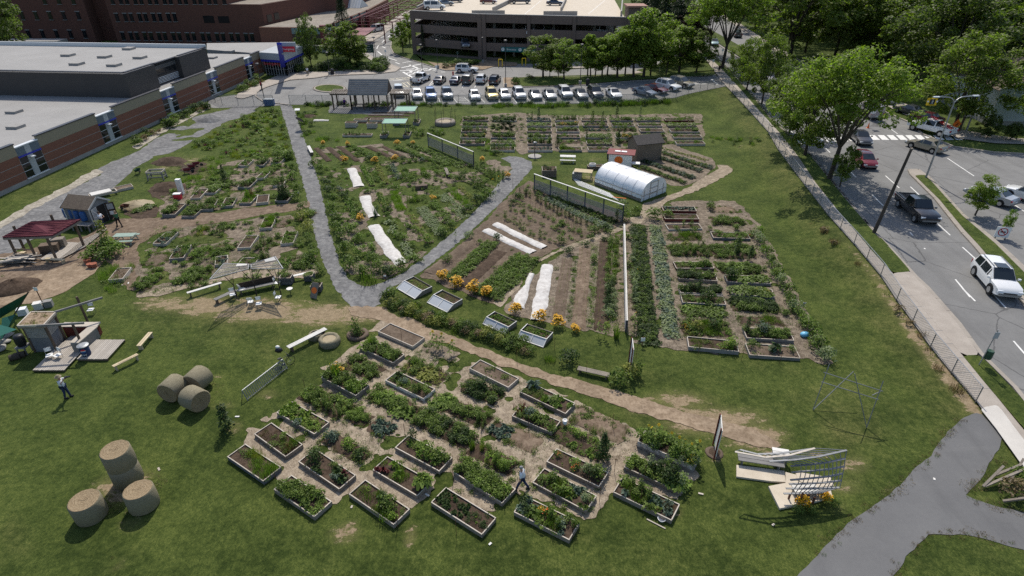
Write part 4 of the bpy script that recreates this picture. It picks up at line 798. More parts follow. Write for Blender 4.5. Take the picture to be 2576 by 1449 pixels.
# metal-lined tall planter with sunflowers
g=P(1605,1109,.5);g2=P(1745,1172,.5);a=Vector(g);b=Vector(g2);d=b-a;l=d.length;ang=math.atan2(d.y,d.x);n=Vector((-d.y,d.x))/l;c=(a+b)/2+n*.5
t=thing('lined_planter','tall timber planter wrapped in silvery sheeting, full of sunflowers','planter',(c.x,c.y,gz(c.x,c.y)),ang)
for dx,dy,ln,ro in((0,-.5,l,0),(0,.5,l,math.pi),(-l/2,0,1,math.pi/2),(l/2,0,1,-math.pi/2)):link('board',board(ln,.5,'grey_board'),t,(dx,dy,0),ro)
mb=MB();nn=26
for i in range(nn):
 x0,x1=-l/2+l*i/nn,-l/2+l*(i+1)/nn;w0,w1=.03*math.sin(i*2.1),.03*math.sin((i+1)*2.1)
 mb.quad((x0,-.53+w0,.5),(x0,-.55-w0,.22),(x1,-.55-w1,.22),(x1,-.53+w1,.5))
mb.build('sheeting','metal_sheet',t);me=soil_mesh(l-.1,.9,.42);me.materials.append(M('soil'));link('soil',me,t)
r=random.Random(3)
link('vegetable_plants',scatter_mesh('vegetable_plants',[(r.choice(['bush_g','bush_p','big_b','yel']),r.uniform(-l/2,l/2),r.uniform(-.5,.6),.4,r.uniform(.6,.9),r.uniform(0,6))for _ in range(34)]),None,t.location,ang,'low leafy planting under the sunflowers of the silvery planter','vegetable plants',kind='stuff')
SUNG='sunflowers in the plots'
def sunflower(x,y,s,label,z=0,hd='sun'):proto_obj('sunflower',hd,x,y,float(gz(x,y))+z,s,label,'sunflower',SUNG)
for i,(u,v)in enumerate([(-.85,.2),(-.62,-.2),(-.4,.3),(-.15,0),(.05,.35),(.3,-.1),(.5,.25),(.7,0),(.88,.3)]):
 q=Matrix.Rotation(ang,2)@Vector((u*l/2,v*.5));sunflower(c.x+q.x,c.y+q.y,.62+.1*(i%3),'sunflower in the silvery planter, %s from its left end'%nth(i),.4)
for i,(x,y,s,w_)in enumerate([(1092,880,.95,'tallest sunflower, yellow head facing the camera, beside the trodden path'),(1103,884,.8,'shorter sunflower just right of the tallest one by the trodden path'),(1113,880,.85,'sunflower with drooping leaves in the middle of the path-side plot'),(1132,898,.75,'small sunflower with a low yellow bloom in the path-side plot'),(1143,892,.8,'rightmost sunflower of the path-side plot'),(1505,848,.8,'leafy sunflower left of the pair below the tilled rows'),(1520,850,.85,'leafy sunflower right of the pair below the tilled rows'),(1594,828,.85,'sunflower by the lower end of the long dark bean row'),(1600,710,.75,'sunflower halfway along the long dark bean row'),(1255,475,.9,'sunflower clump beside the right gravel branch'),(1240,480,.85,'sunflower left of the one at the right gravel branch'),(1145,600,.7,'pale sunflower beside the bend of the lower gravel branch')]):
 g=G(x,y);sunflower(g.x,g.y,s,w_)
g=G(1516,1152);proto_obj('bean_tower','tee_d',g.x,g.y,g.z,1.0,'tall dark bean tower standing in the near plots','bean tower','bean towers',zs=1.05)
# ================================================================ right-hand garden: framed beds seen end on
def dp_bed(A,B,depth,label,hgt=.26,frame=True,**k):
 
 hh=hgt if frame else 0
 a=Vector(P(*A,hh));b=Vector(P(*B,hh));d=b-a;l=d.length;ang=math.atan2(d.y,d.x);n=Vector((-d.y,d.x))/l;c=(a+b)/2+n*depth/2
 if frame:return bed_at((c.x,c.y),ang,l,depth,label,hgt=hgt,**k)
 k.setdefault('group','unframed garden plots');return bed_at((c.x,c.y),ang,l,depth,label,frame=False,**k)
RG='raised beds of the right-hand garden'
R_=lambda*a,**k:dp_bed(*a,group=RG,**k)
R_((1669,529),(1753,530),1.15,'farthest red-sided bed beside the wood chip path',mat='red_board',mix='blue',dens=8,hgt=.35)
R_((1673,549),(1759,550),1.15,'second red-sided bed from the wood chip path, bush at its left end',mat='red_board',mix='weedy',dens=4,hgt=.35,items=[('big_b',-.8,.2,.9),('bush_b',-.6,0,1)])
R_((1682,576),(1767,574),1.2,'nearly empty pale rimmed bed just below the two red-sided beds',mat='pale_board',mix='sparse',dens=1.5,hgt=.2,items=[('tall_b',0,.2,.6),('tall_g',.5,.4,.7)])
dp_bed((1682,605),(1770,605),1.5,'unframed plot of loose greens under the pale rimmed bed',frame=False,mix='weedy',dens=7)
dp_bed((1690,645),(1790,645),2.2,'tall tomato plot with yellow leaves, middle of the left bed column',frame=False,mix='tomato',dens=7,items=[('big_y',-.1,.5,.9)])
R_((1701,674),(1797,674),1.2,'bed with tall right-hand bushes below the yellow tomato plot',mat='brown_timber',mix='greens',dens=8,items=[('big_g',.6,0,1),('bush_b',.3,0,1),('corn_b',.7,.1,.6)])
R_((1708,700),(1805,706),1.2,'dark leafy bed filled to the rim, upper of the pair in the left column',mat='weathered_board',mix='dark',dens=10)
R_((1711,735),(1818,740),1.2,'dark leafy bed with pale left board, lower of the pair in the left column',mat='pale_board',mix='dark',dens=10,items=[('tall_d',0,.4,.9)])
R_((1717,760),(1827,766),1.25,'bed with one large round bush just right of its middle',mat='slate_board',mix='greens',dens=9,hgt=.3,items=[('big_d',.15,.2,1.1),('big_g',.3,.4,1)])
dp_bed((1718,795),(1830,798),1.3,'unframed plot of squash and pale leaves in the left column',frame=False,mix='squash',dens=9)
dp_bed((1722,845),(1845,848),2.1,'plot with wooden rails, orange flowers and dry leaves',frame=False,mix='mixed',dens=8,items=[('mar',-.85,0,.8),('mar',-.7,.3,.6),('big_y',-.4,-.2,.9),('big_d',.3,0,1),('mar',-.8,-.4,.5)])
R_((1732,872),(1859,884),1.25,'nearest framed bed of the left column, lime leaves at its right',mat='grey_board',mix='weedy',dens=7,hgt=.3,items=[('bush_l',.35,-.6,1),('big_l',.65,-.3,.9),('big_b',.85,.1,.9)])
dp_bed((1790,535),(1853,535),1.6,'bare brown plot at the far end of the right column',frame=False,mix='sparse',dens=2,soil='brown_dirt',items=[('big_g',-.9,0,1),('big_d',-.8,.9,.9)])
dp_bed((1795,565),(1875,568),1.8,'leafy plot at the grass edge near the far end of the right column',frame=False,mix='lush',dens=5)
R_((1794,597),(1888,600),1.3,'slate coloured bed with orange flowers at its right end',mat='slate_board',mix='greens',dens=7,items=[('red',1.05,-.2,.7),('bush_b',-.6,.3,1)])
dp_bed((1800,650),(1905,650),2.6,'plot with two dark bean poles above the dense greens',frame=False,mix='lush',dens=6)
dp_bed((1815,690),(1920,692),1.8,'dense unframed bank of greens, middle of the right column',frame=False,mix='lush',dens=11)
R_((1830,708),(1940,712),1.2,'bed with a dark shrub overhanging its left corner',mat='grey_board',mix='squash',dens=8,items=[('big_d',-.8,.3,1.2),('big_d',-.6,.5,1)])
R_((1842,738),(1950,747),1.2,'grey bed with small yellow squash flowers, right column',mat='grey_board',mix='squash',dens=8,items=[('yel',.2,0,1),('yel',.7,0,.8)])
dp_bed((1845,782),(1962,785),1.7,'carpet of dark ground-covering leaves, right column',frame=False,mix=[('bush_d',3),('squash_d',2),('bush_g',2)],dens=12)
dp_bed((1862,818),(1975,820),1.2,'patchy unframed plot with brown gaps, right column',frame=False,mix='weedy',dens=6)
R_((1878,848),(1998,855),1.3,'bed with blue green kale and a yellow clump, second nearest of the right column',mat='grey_board',mix='mixed',dens=8,items=[('pole_d',-.85,.5,.7),('big_u',-.2,.6,1),('low_l',.5,.2,1),('big_b',.3,.0,.8)])
R_((1886,891),(2014,899),1.35,'nearest bed of the right column, mostly bare soil with a kale plant',mat='grey_board',mix='sparse',dens=2,soil='light_soil',items=[('ros_d',.1,.1,2.2),('ros_u',.15,.2,2),('bush_g',.8,.2,1),('big_g',-.8,.5,.8)])
for i,(x,y,s,w_)in enumerate([(1852,640,1,'tall dark bean tower, left of the pair in the right column'),(1885,655,.9,'shorter dark bean tower, right of the pair in the right column')]):
 g=G(x,y);proto_obj('bean_tower','pole_d',g.x,g.y,g.z,s,w_,'bean tower','bean towers')
 # ---- left garden: framed beds
LG='raised beds of the left-hand garden'
def L_(A,B,depth,label,**k):k.setdefault('mat','grey_board');k.setdefault('hgt',.3);return dp_bed(A,B,depth,label,group=LG,**k)
L_((384,612),(417,612),2.5,'pale rimmed bed of blue green kale nearest the picnic table',mat='pale_board',mix='blue',dens=8)
L_((425,650),(462,647),2.6,'bed with grey corner seat below the kale bed',mix='greens',dens=8,items=[('bush_u',-.6,0,1)],hgt=.36)
L_((272,703),(309,700),2.0,'tilted bed of brown stubble at the left front of the garden',mix='dry',dens=5,soil='light_soil',mat='pale_board',hgt=.34)
L_((596,622),(630,621),2.6,'empty dark soil bed with pale rim, centre of the left garden',mat='pale_board',mix='sparse',dens=2)
L_((407,539),(440,538),2.8,'tall bushy bed at the corner of the earth track',mix='lush',dens=7,hgt=.36)
L_((456,543),(488,543),2.9,'bed hidden in dark foliage beside the tall bushy one',mix='dark',dens=8)
L_((504,527),(534,525),2.8,'green bed between two chip aisles on the earth track',mix='lush',dens=8)
L_((556,518),(585,516),2.3,'short bed of bright leaves along the earth track',mix='greens',dens=8)
L_((601,510),(630,510),2.4,'bed of dry corn along the earth track',mix='feathery',dens=6,items=[('corn_b',-.6,.4,1),('corn_x',0,.7,.9)])
L_((597,416),(622,416),2.2,'pale framed bed at the far end of the left garden',mat='pale_board',mix='greens',dens=6)
L_((478,498),(503,497),2.8,'half empty pale bed next to the white box',mat='pale_board',mix='sparse',dens=3,items=[('big_b',-.6,.4,.8)])
L_((514,484),(541,484),2.7,'bed of dark greens in the second rank from the track',mat='pale_board',mix='lush',dens=6)
L_((597,470),(628,470),2.4,'mixed bed in the middle rank left of the soil bed',mix='mixed',dens=8)
L_((644,510),(674,507),2.2,'bare reddish soil bed with pale frame beside the track',mat='pale_board',mix='sparse',dens=0)
L_((680,409),(704,409),2.4,'far pale framed bed near the main gravel path',mat='pale_board',mix='mixed',dens=7)
L_((686,466),(714,464),2.2,'bed with yellow flowers near the main gravel path',mat='pale_board',mix='lush',dens=8,items=[('yel',-.5,.3,.8)])
L_((691,504),(724,504),2.0,'bed filled by a block of dark climbing beans',mix='dark',dens=6,items=[('pole_d',-.5,0,.95),('pole_d',0,.1,1),('pole_d',.5,.1,.95),('pole_d',-.3,-.5,.9),('pole_d',.3,-.5,.95)])
L_((652,574),(683,572),2.5,'pale framed bed of feathery greens below the earth track',mat='pale_board',mix='feathery',dens=10)
L_((705,612),(738,610),2.6,'overgrown lettuce bed near the bend of the gravel path',mat='pale_board',mix='greens',dens=10)
L_((644,415),(662,415),2.4,'narrow dark bed against the far left column',mix='dark',dens=8)
L_((644,447),(664,447),2.2,'narrow bed of bright leaves in the far left column',mix='greens',dens=8,mat='pale_board')
L_((597,664),(640,664),1.2,'low white framed bed behind the lattice canopy',mix='greens',dens=5,mat='pale_board')
L_((540,665),(572,660),1.6,'bed with a white corner post left of the lattice canopy',mat='pale_board',mix='blue',dens=6)
for x,y,l,w,mx,dn,tx in[(370,712,2.4,1.4,'lush',8,'bushy plot at the front left corner of the left garden'),(398,652,2.4,1.8,'weedy',12,'round grassy plot left of the grey seat bed'),(487,695,2.8,2.0,'lush',9,'largest bushy plot beside the chip strip'),(507,635,2.6,1.3,'lush',7,'tall narrow plot of dark bushes in the left garden'),(560,630,2.6,1.5,'wild',8,'weedy plot right of the dark bushes'),(508,580,2.2,1.4,'wild',7,'low weedy plot above the dark bushes'),(556,578,2.6,1.2,'mixed',6,'loose plot below the earth track'),(620,660,2.0,1.2,'greens',5,'small plot right behind the lattice canopy'),(665,620,2.8,1.2,'tomato',5,'tomato plot between the two pale framed beds'),(722,660,2.4,1.1,'greens',8,'basket bed of leaves near the chip strip'),(765,660,2.8,1.4,'lush',8,'plot of tall leaves at the bottom of the gravel path'),(715,560,2.2,1.1,'dry',4,'dry striped plot beside the gravel path'),(660,655,1.4,1.3,'tomato',6,'little tomato plot under the lattice wing'),(770,545,2.4,1.5,'lush',7,'pale leafy plot on the gravel path edge'),(680,440,1.6,1.4,'lush',6,'small bushy plot in the far right of the left garden'),(570,470,1.6,1.2,'lush',6,'small plot right of the bean column'),(360,525,2.2,1.4,'squash',6,'pumpkin patch by the straw pile')]:
 g=G(x,y);bed_at((g.x,g.y),1.45 if l>w else 0,l,w,tx,frame=False,mix=mx,dens=dn,soil='light_soil',group='unframed garden plots')
g=G(566,456);proto_obj('bean_tower','tee_d',g.x,g.y,g.z,1.1,'broad dark bean column with a wooden crossbar in the left garden','bean tower','bean towers')
# ---- northern garden block: seven ranks of beds
NG='raised beds of the northern block'
ranks=[(1160,1224),(1236,1298),(1326,1388),(1400,1458),(1470,1534),(1545,1602),(1612,1672),(1688,1760)]
rowsy=[302,316,330,345,361,377]
mixes=['mixed','lush','greens','wild','tomato','dark','squash','lush','weedy','mixed','flowers','blue']
rr=random.Random(21)
for ci,(x0,x1)in enumerate(ranks):
 for ri,y in enumerate(rowsy):
  if ci==0 and ri==5 or ci==7 and ri==5 or ci==6 and ri==5 or(ci==5 and ri>4):continue
  if ci==1 and ri in(1,2):continue
  mt=rr.choice(['pale_board','weathered_board','grey_board','pale_board']);mx=mixes[(ci*5+ri*7+rr.randrange(3))%12];dn=rr.choice([3,4,5,6])
  if(ci,ri)==(7,0):mt,mx,dn='red_board','greens',4
  if ci==7 and ri>=3:mx,dn,mt='weedy',3,'pale_board'
  fr=rr.random()<.8 or ci in(0,7)
  xo=(y-330)*(x0-1288)*.0012
  dp_bed((x0+xo,y),(x1+xo,y),1.35,'%s bed from the back in the %s rank from the left of the northern block'%(nth(ri),nth(ci)),frame=fr,mat=mt,mix=mx,dens=dn,group=NG,hgt=.3,cat='raised bed')
  # living wall of beans in the northern block
a=G(1238,332);b=G(1294,332)
it=[('bush_d',rr.uniform(a.x,b.x),a.y+rr.uniform(-.35,.35),a.z+rr.uniform(0,2.1),rr.uniform(.7,1),rr.uniform(0,6))for _ in range(75)]
link('bean_wall',scatter_mesh('bean_wall',it),label='solid dark green wall of climbing beans in the northern block',cat='bean wall')
bi=0
for x,y,s,k,tx in[(1355,300,1.1,'pole_d','tall bean tower at the back of the third rank'),(1338,305,.9,'pole_g','slim bean pole left of the tall one at the back'),(1490,312,1.2,'pole_g','bean tower at the back of the fifth rank'),(1515,310,1.1,'pole_g','leafy bean tower right of the fifth rank one'),(1551,295,1.1,'pole_d','bean tower standing against the lawn at the back'),(1402,368,.9,'tee_d','dark bean cone at the front left of the fourth rank'),(1555,362,.95,'tee_d','dark bean cone at the front of the sixth rank'),(1475,350,.7,'pole_d','short bean pole in the fifth rank'),(1610,290,.9,'pole_p','pale sunflower-like bean pole at the back right')]:
 g=G(x,y);proto_obj('bean_tower',k,g.x,g.y,g.z,s,tx,'bean tower','bean towers')
 # ================================================================ crop rows
def row(a,b,w,pr,label,step=.3,sc=(.8,1.1),cat='crop row',group='crop rows',zs=1,ridge=None,jit=.3,lines=1,kind=None):
 A,B=G(*a),G(*b);d=B-A;l=d.length;u=d/l;n=Vector((-u.y,u.x,0));r=random.Random(int(a[0]*7+a[1]));it=[];k=max(2,int(1.25*l/step))
 prs=pr if isinstance(pr,(list,tuple))else[pr]
 for i in range(k):
  for j in range(lines):
   off=((j+.5)/lines-.5)*w+r.uniform(-jit,jit)*w/max(1,lines);q=A+u*(l*(i+r.uniform(.2,.8))/k)+n*off
   it.append((r.choice(prs),q.x,q.y,float(gz(q.x,q.y))+(.06 if ridge else 0),r.uniform(*sc)*1.22,r.uniform(0,6),zs))
 o=None
 if ridge or lines>1:EXC.append((A.x,A.y,B.x,B.y,w*.5+.12))
 if ridge:
  t=thing('crop_row',label,cat,(0,0,0),0,group);ridge_mesh(A,B,w*1.15,ridge,t);link('plants',scatter_mesh('plants',it),t)
 elif it:o=link('crop_row',scatter_mesh('crop_row',it),None,None,0,label,cat,group,kind)
def ridge_mesh(A,B,w,mat,parent=None,label=None,group=None,hh=.09):
 EXC.append((A.x,A.y,B.x,B.y,w*.5+.1))
 d=B-A;l=d.length;u=d/l;n=Vector((-u.y,u.x,0));k=max(3,int(l/.3));V=[];F=[];r=random.Random(int(l*100));prof=[(-.5,-.02),(-.38,.6),(-.15,.95),(.12,1),(.36,.65),(.5,-.02)]
 for i in range(k+1):
  e=.3 if i in(0,k)else 1
  for o,z in prof:
   q=A+u*(l*i/k)+n*(o*w+r.uniform(-.04,.04));V.append((q.x,q.y,float(gz(q.x,q.y))+.012+(z*hh*e+(r.uniform(-.018,.018)if z>0 else 0))))
 m=len(prof)
 for i in range(k):
  for j in range(m-1):F.append((i*m+j,i*m+j+1,(i+1)*m+j+1,(i+1)*m+j))
 me=bpy.data.meshes.new('soil_ridge');me.from_pydata(V,[],F);me.materials.append(M(mat));me.polygons.foreach_set('use_smooth',[True]*len(F));me.update()
 return link('soil_ridge' if parent else 'tilled_row',me,parent,None,0,label,'tilled row' if label else None,group)
TG='tilled soil rows'
def tilled(a,b,w,label,mat='soil'):ridge_mesh(G(*a),G(*b),w,mat,None,label,TG,.12)
# V-shaped field, top band
tilled((795,372),(828,405),.75,'leftmost tilled row below the white bench');tilled((825,370),(865,404),.8,'second tilled row from the white bench');tilled((853,368),(900,405),.8,'third tilled row from the white bench')
row((880,366),(948,402),.9,['bush_g','bush_b'],'green row between the tilled rows at the top of the V field',.3,(.5,.8),lines=2)
tilled((925,368),(990,398),.8,'tilled row left of the last one in the V field');tilled((962,368),(1018,396),.7,'rightmost tilled row at the top of the V field')
row((1000,372),(1085,404),.8,['bush_g','bush_b'],'leafy row left of the slatted fence',.3,(.5,.8),lines=2);row((1030,362),(1160,420),.9,['bush_g','squash_b'],'long leafy row hugging the upper slatted fence',.3,(.55,.85),lines=2);row((1085,402),(1130,418),.8,['bush_g','bush_b'],'short leafy continuation row beside the field bench',.3,(.5,.8),lines=2)
row((912,420),(937,468),.55,['head_l','ros_l'],'lime lettuce row right of the upper row cover',.25,(.8,1),ridge='light_soil',lines=2);row((948,417),(972,462),.5,['seed_y','low_y'],'yellowing onion row, upper field',.2,(.7,1),ridge='light_soil',lines=3)
row((985,415),(1003,450),.7,['low_p','low_u','ros_u'],'grey green cabbage row, upper field',.25,(.8,1),lines=2);row((1020,425),(1042,455),.6,['bush_g','fea_g'],'sparse staked row right of the cabbages',.5,(.5,.7));row((1060,425),(1078,450),.7,['low_b','fea_g'],'fading green row, upper field',.3,(.7,1));row((1088,418),(1105,442),.6,['low_b','low_g'],'short bright row beside the field bench',.3,(.8,1))
row((872,503),(898,548),.6,['head_l','ros_b'],'lime lettuce row left of the middle row cover',.25,(.8,1),ridge='light_soil',lines=2);row((953,487),(973,532),.6,['head_l','ros_b','low_y'],'pale lettuce row right of the middle row cover',.25,(.8,1),ridge='light_soil',lines=2)
row((990,482),(1012,530),1.0,['fea_b','fea_l','low_l'],'grassy bright row in the middle field',.3,(.6,.9),lines=2);row((1030,540),(1082,612),.7,['low_l','low_y','seed_l'],'thin yellow green row left of the white-leaved squash',.25,(.7,1),ridge='light_soil',lines=2)
row((1060,522),(1112,592),1.1,['squash_p','squash_p','low_p'],'white-leaved squash row, lower of two',.3,(.45,.6),lines=3);row((1112,490),(1172,548),1.3,['squash_p','low_p','low_b'],'white-leaved squash row, upper of two',.3,(.45,.6),lines=3)
row((1085,510),(1142,566),.8,['low_b','bush_b'],'green row between the two white-leaved rows',.35,(.6,.9),lines=2);row((1135,478),(1180,525),.8,['low_b','fea_b'],'wispy green row below the staked plants',.35,(.6,.9),lines=2);row((1155,470),(1195,508),.6,['seed_y','low_y'],'faded row under the staked plants',.25,(.7,1),lines=2)
row((1000,590),(1060,665),1.3,['big_b','bush_g','squash_p'],'row of large leafy clumps right of the long row cover',.7,(.6,.9));row((975,545),(1000,600),1.0,['bush_g','ros_b','squash_p'],'row of mixed clumps below the middle row cover',.6,(.7,1))
row((1150,440),(1220,480),1.6,['tall_g','bush_g','bush_d'],'row of staked tomatoes near the right gravel branch',.5,(.5,.8),lines=2);row((1200,420),(1262,455),1.5,['tall_g','bush_g'],'row of staked plants beside the gravel loop',.5,(.5,.8),lines=2)
# between gravel branch and chip path
tilled((1080,688),(1200,600),1.3,'left tilled row beside the lower gravel branch','light_soil');row((1135,705),(1240,612),1.4,['bush_g','bush_b','squash_g'],'dense bean row between two tilled rows',.3,(.6,.8),lines=3)
tilled((1165,722),(1262,632),1.2,'right tilled row above the orange flower bushes');row((1222,748),(1328,648),2.4,['bush_g','squash_g','bush_b'],'broad potato row against the wood chip path',.3,(.6,.85),lines=5)
row((1348,470),(1545,562),1.0,['bush_g','bush_d','squash_g'],'dense dark row along the foot of the long slatted fence',.3,(.5,.8),lines=2);row((1375,500),(1535,575),.8,['squash_p','squash_u'],'pale broad bean row under the slatted fence',.3,(.5,.7),lines=2)
for i,(a,b,pr,st)in enumerate([((1305,482),(1510,585),['tall_d','tall_g'],.75),((1290,505),(1480,600),['bush_g','bush_b'],.7),((1278,525),(1450,606),['bush_b','bush_g','tall_g'],.8),((1262,548),(1400,618),['tall_g','bush_g'],.8),((1325,470),(1440,520),['low_g','bush_b'],.6)]):
 row(a,b,.5,pr,'staked pepper and tomato row, %s below the pale bean row'%nth(i),st,(.45,.7),jit=.5)
 # lower right field
for i,(a,b,w,m)in enumerate([((1428,650),(1402,812),.85,'light_soil'),((1472,622),(1455,830),.95,'brown_dirt'),((1523,607),(1512,832),1.0,'soil')]):
 row(a,b,w,['seed_y','seed_l'],['seedling bed nearest the wide row cover','middle seedling bed of the lower field','dark seedling bed, right of the three'][i],.16,(.35,.6),ridge=m,lines=2,jit=.06,cat='seedling bed',group='seedling beds')
row((1450,640),(1432,820),.5,['tuft_g','low_g','flat_b'],'weedy strip left of the middle seedling bed',.3,(.5,.9));row((1498,615),(1483,828),.6,['flat_b','low_b','tuft_g'],'weedy strip right of the middle seedling bed',.25,(.6,1))
row((1545,598),(1535,720),1.1,['bush_g','low_b','fea_g'],'tomato strip left of the white-topped fence',.35,(.6,.9),lines=2);row((1537,720),(1535,800),1.0,['big_p','bush_p','tall_d'],'pale tall foliage left of the lower white-topped fence',.5,(.5,.8),lines=2);row((1535,790),(1540,840),1.2,['flat_l','low_l','tuft_g'],'bright grassy strip at the lower fence end',.3,(.8,1.1),lines=2)
row((1605,570),(1630,865),1.25,['bush_d','bush_g','squash_d'],'long dense dark bean row right of the white-topped fence',.25,(.6,.8),lines=3)
row((1648,570),(1690,850),.9,['squash_p','squash_u','squash_p'],'long winding row of pale squash leaves',.35,(.5,.75),lines=2);row((1588,640),(1600,780),.8,['big_p','tall_p','bush_g'],'sunflower and squash strip between fence and dark bean row',.7,(.5,.8))
# rows right of the shed
for i,(a,b,pr)in enumerate([((1640,365),(1780,405),['low_y','head_l']),((1665,385),(1790,425),['bush_g','bush_u']),((1640,392),(1765,432),['bush_d','bush_u']),((1615,405),(1745,450),['bush_u','bush_d']),((1615,422),(1725,462),['bush_g','bush_d'])]):
 row(a,b,.8,pr,'%s row from the back beside the little shed'%nth(i),.3,(.5,.75),lines=2)
sheet('garden_soil',[[(1640,366),(1690,362),(1790,398),(1803,418),(1760,452),(1720,470),(1690,465),(1610,425),(1612,400)]],'mulch',.013,.25,.3,1)
# tilled rows by the shelter
for i,y in enumerate([284,290,296,302,308]):
 tilled((935-i*9,y),(1045-i*14,y+1),.75,'%s short tilled row in front of the timber shelter'%nth(i))
 # ---- shrubs and flower bushes
def shrub(x,y,pr,s,label,cat='shrub',group='shrubs of the garden',name='shrub',zs=1):g=G(x,y);return proto_obj(name,pr,g.x,g.y,float(gz(g.x,g.y))-.02,s*(1.42 if pr[:3]=='big' else 1.2),label,cat,group,zs=zs)
FB='orange flower bushes'
for x,y,s,tx in[(1117,702,.95,'leftmost of the four big orange flower bushes'),(1150,722,1.0,'second of the four big orange flower bushes'),(1189,734,1.1,'third and largest of the four big orange flower bushes'),(1225,748,1.0,'rightmost of the four big orange flower bushes'),(1299,790,.95,'orange flower bush at the foot of the twisted row cover'),(1360,808,.95,'orange flower bush at the foot of the wide row cover'),(1402,820,.95,'orange flower bush one step right of the wide row cover'),(1449,834,.7,'small orange flower bush below the seedling beds'),(815,366,.75,'small orange bush at the top left of the V field'),(874,366,.7,'small orange bush second along the top of the V field'),(1000,364,.85,'orange bush third along the top of the V field'),(1037,364,.7,'orange bush near the upper slatted fence'),(865,410,.95,'orange bush above the upper row cover'),(945,410,.85,'orange bush above the onion row'),(992,404,.95,'orange bush above the grey cabbages'),(1215,408,.8,'orange bush beyond the slatted fence end'),(1274,448,.8,'orange bush beside the gravel loop'),(905,556,.85,'orange bush left of the middle row cover'),(1088,506,.7,'dull orange bush between field rows')]:
 shrub(x,y,'rud',s,tx,'flower bush',FB,'flower_bush')
sh=[(790,420,'big_g',.95,'round shrub beside the main gravel path below the white bench'),(806,432,'big_g',.9,'second shrub down the right edge of the gravel path'),(818,468,'big_d',.95,'dark shrub on the right edge of the gravel path'),(828,488,'big_d',.95,'very dark shrub on the right edge of the gravel path'),(866,500,'big_d',.8,'round dark bush left of the middle row cover'),(857,480,'big_u',.6,'blue grey bush left of the upper row cover'),(835,530,'big_g',1.0,'shrub halfway down the gravel path'),(850,555,'big_g',1.0,'shrub below the halfway one'),(840,580,'big_g',1.0,'broad shrub at the gravel path'),(868,600,'big_g',1.1,'large shrub left of the long row cover'),(893,585,'big_b',.9,'bright shrub next to the long row cover'),(905,610,'big_b',.85,'second bright shrub by the long row cover'),(870,640,'big_g',1.15,'large shrub near the bottom of the gravel path'),(908,645,'big_b',.9,'third bright shrub by the long row cover'),(885,675,'big_g',1.15,'big shrub at the lower left of the V field'),(915,690,'big_g',1.0,'shrub at the tip of the V field'),(938,660,'big_g',.9,'shrub under the middle of the long row cover'),(935,630,'bush_b',1.4,'small round shrub touching the long row cover'),(955,680,'big_g',.9,'shrub right of the V tip'),(970,695,'big_d',.9,'dark shrub with a white plant label beside it'),(930,712,'fea_g',2.0,'tall ornamental grass clump at the V tip'),(985,690,'big_g',.8,'low shrub beside the lower gravel branch'),(1012,672,'big_g',.8,'shrub at the end of the long row cover'),(1075,612,'big_b',.8,'shrub beside the lower gravel branch'),(1110,590,'big_g',.9,'broad shrub on the right gravel branch'),(1135,572,'big_g',.7,'low shrub on the right gravel branch'),(1165,535,'big_d',.6,'dark little shrub on the right gravel branch'),(1185,532,'big_d',.8,'dark shrub above the right gravel branch'),(1200,512,'big_d',.9,'dark flowering shrub above the right gravel branch'),(1230,500,'big_g',1.1,'tall dense shrub above the right gravel branch'),(1215,505,'big_g',.8,'green shrub left of the tall dense one'),(975,532,'big_d',.7,'blue grey clump at the end of the middle row cover'),(945,545,'corn_u',1.0,'spiky grass clump on the middle row cover'),(1040,505,'fea_g',2.0,'tall feathery clump in the field middle'),(1020,450,'big_g',.8,'leafy bush below the orange one'),(930,405,'big_d',.7,'dark clump above the lime lettuce'),(1012,408,'big_d',.8,'blue grey dome bush near the field top'),(1035,400,'big_d',.7,'second dome bush near the field top'),(1060,408,'big_u',.6,'third dome bush near the field top'),(1035,455,'bush_g',1.3,'small dome bush in the field middle'),(1072,445,'bush_g',1.2,'little bush left of the field bench'),(1100,440,'bush_g',1.2,'little bush just left of the field bench'),(995,478,'bush_g',1.3,'bush at the head of the grassy bright row'),(1145,455,'big_g',.7,'bush right of the stump clearing'),(985,750,'big_g',.9,'shrub at the left tip of the lower hedge'),(1250,605,'big_d',.7,'dark bush by the upper end of the twin row covers'),(1300,500,'big_d',.7,'dark bush at the gravel branch corner'),(1288,515,'big_d',.6,'smaller dark bush at the gravel branch corner'),(1180,600,'big_p',.7,'pale leaved shrub by the left tilled row'),(1125,660,'big_g',.7,'shrub left of the left tilled row'),(1415,612,'big_g',.8,'dark bush on the chip path edge, left'),(1490,588,'big_g',.8,'dark bush on the chip path edge, middle'),(1520,580,'big_d',.7,'dark bush on the chip path edge, right'),(1550,560,'pole_d',.7,'narrow dark bush right of the long slatted fence'),(1575,555,'big_g',1,'leafy shrub at the fence end'),(1565,525,'big_p',.9,'pale shrub at the right end of the slatted fence'),(1600,540,'big_g',.9,'shrub between tunnel and chip path'),(1642,552,'big_g',1.2,'round bush on the chip path bend'),(1432,640,'big_d',.7,'dark bush at the head of the nearest seedling bed'),(1472,620,'bush_d',1.0,'dark bush at the head of the middle seedling bed'),(1520,605,'bush_d',1.1,'dark bush at the head of the dark seedling bed'),(1575,945,'big_y',1.0,'wiry broom bush by the edge-on board'),(1560,965,'big_g',1.0,'low shrub right of the long grey bench'),(1605,945,'tall_g',.9,'young sapling right of the broom bush'),(1430,915,'big_d',1.0,'shrub at the left end of the long grey bench'),(1550,850,'corn_g',.9,'tall grass tuft at the fence foot'),(898,838,'tall_g',1.0,'potted vine with tall leaves near the empty bed'),(900,840,'big_g',.8,'leafy mound around the potted vine'),(570,1085,'pole_x',.5,'dry twig bush')]
for x,y,pr,s,tx in sh[:-1]:shrub(x,y,pr,s,tx)
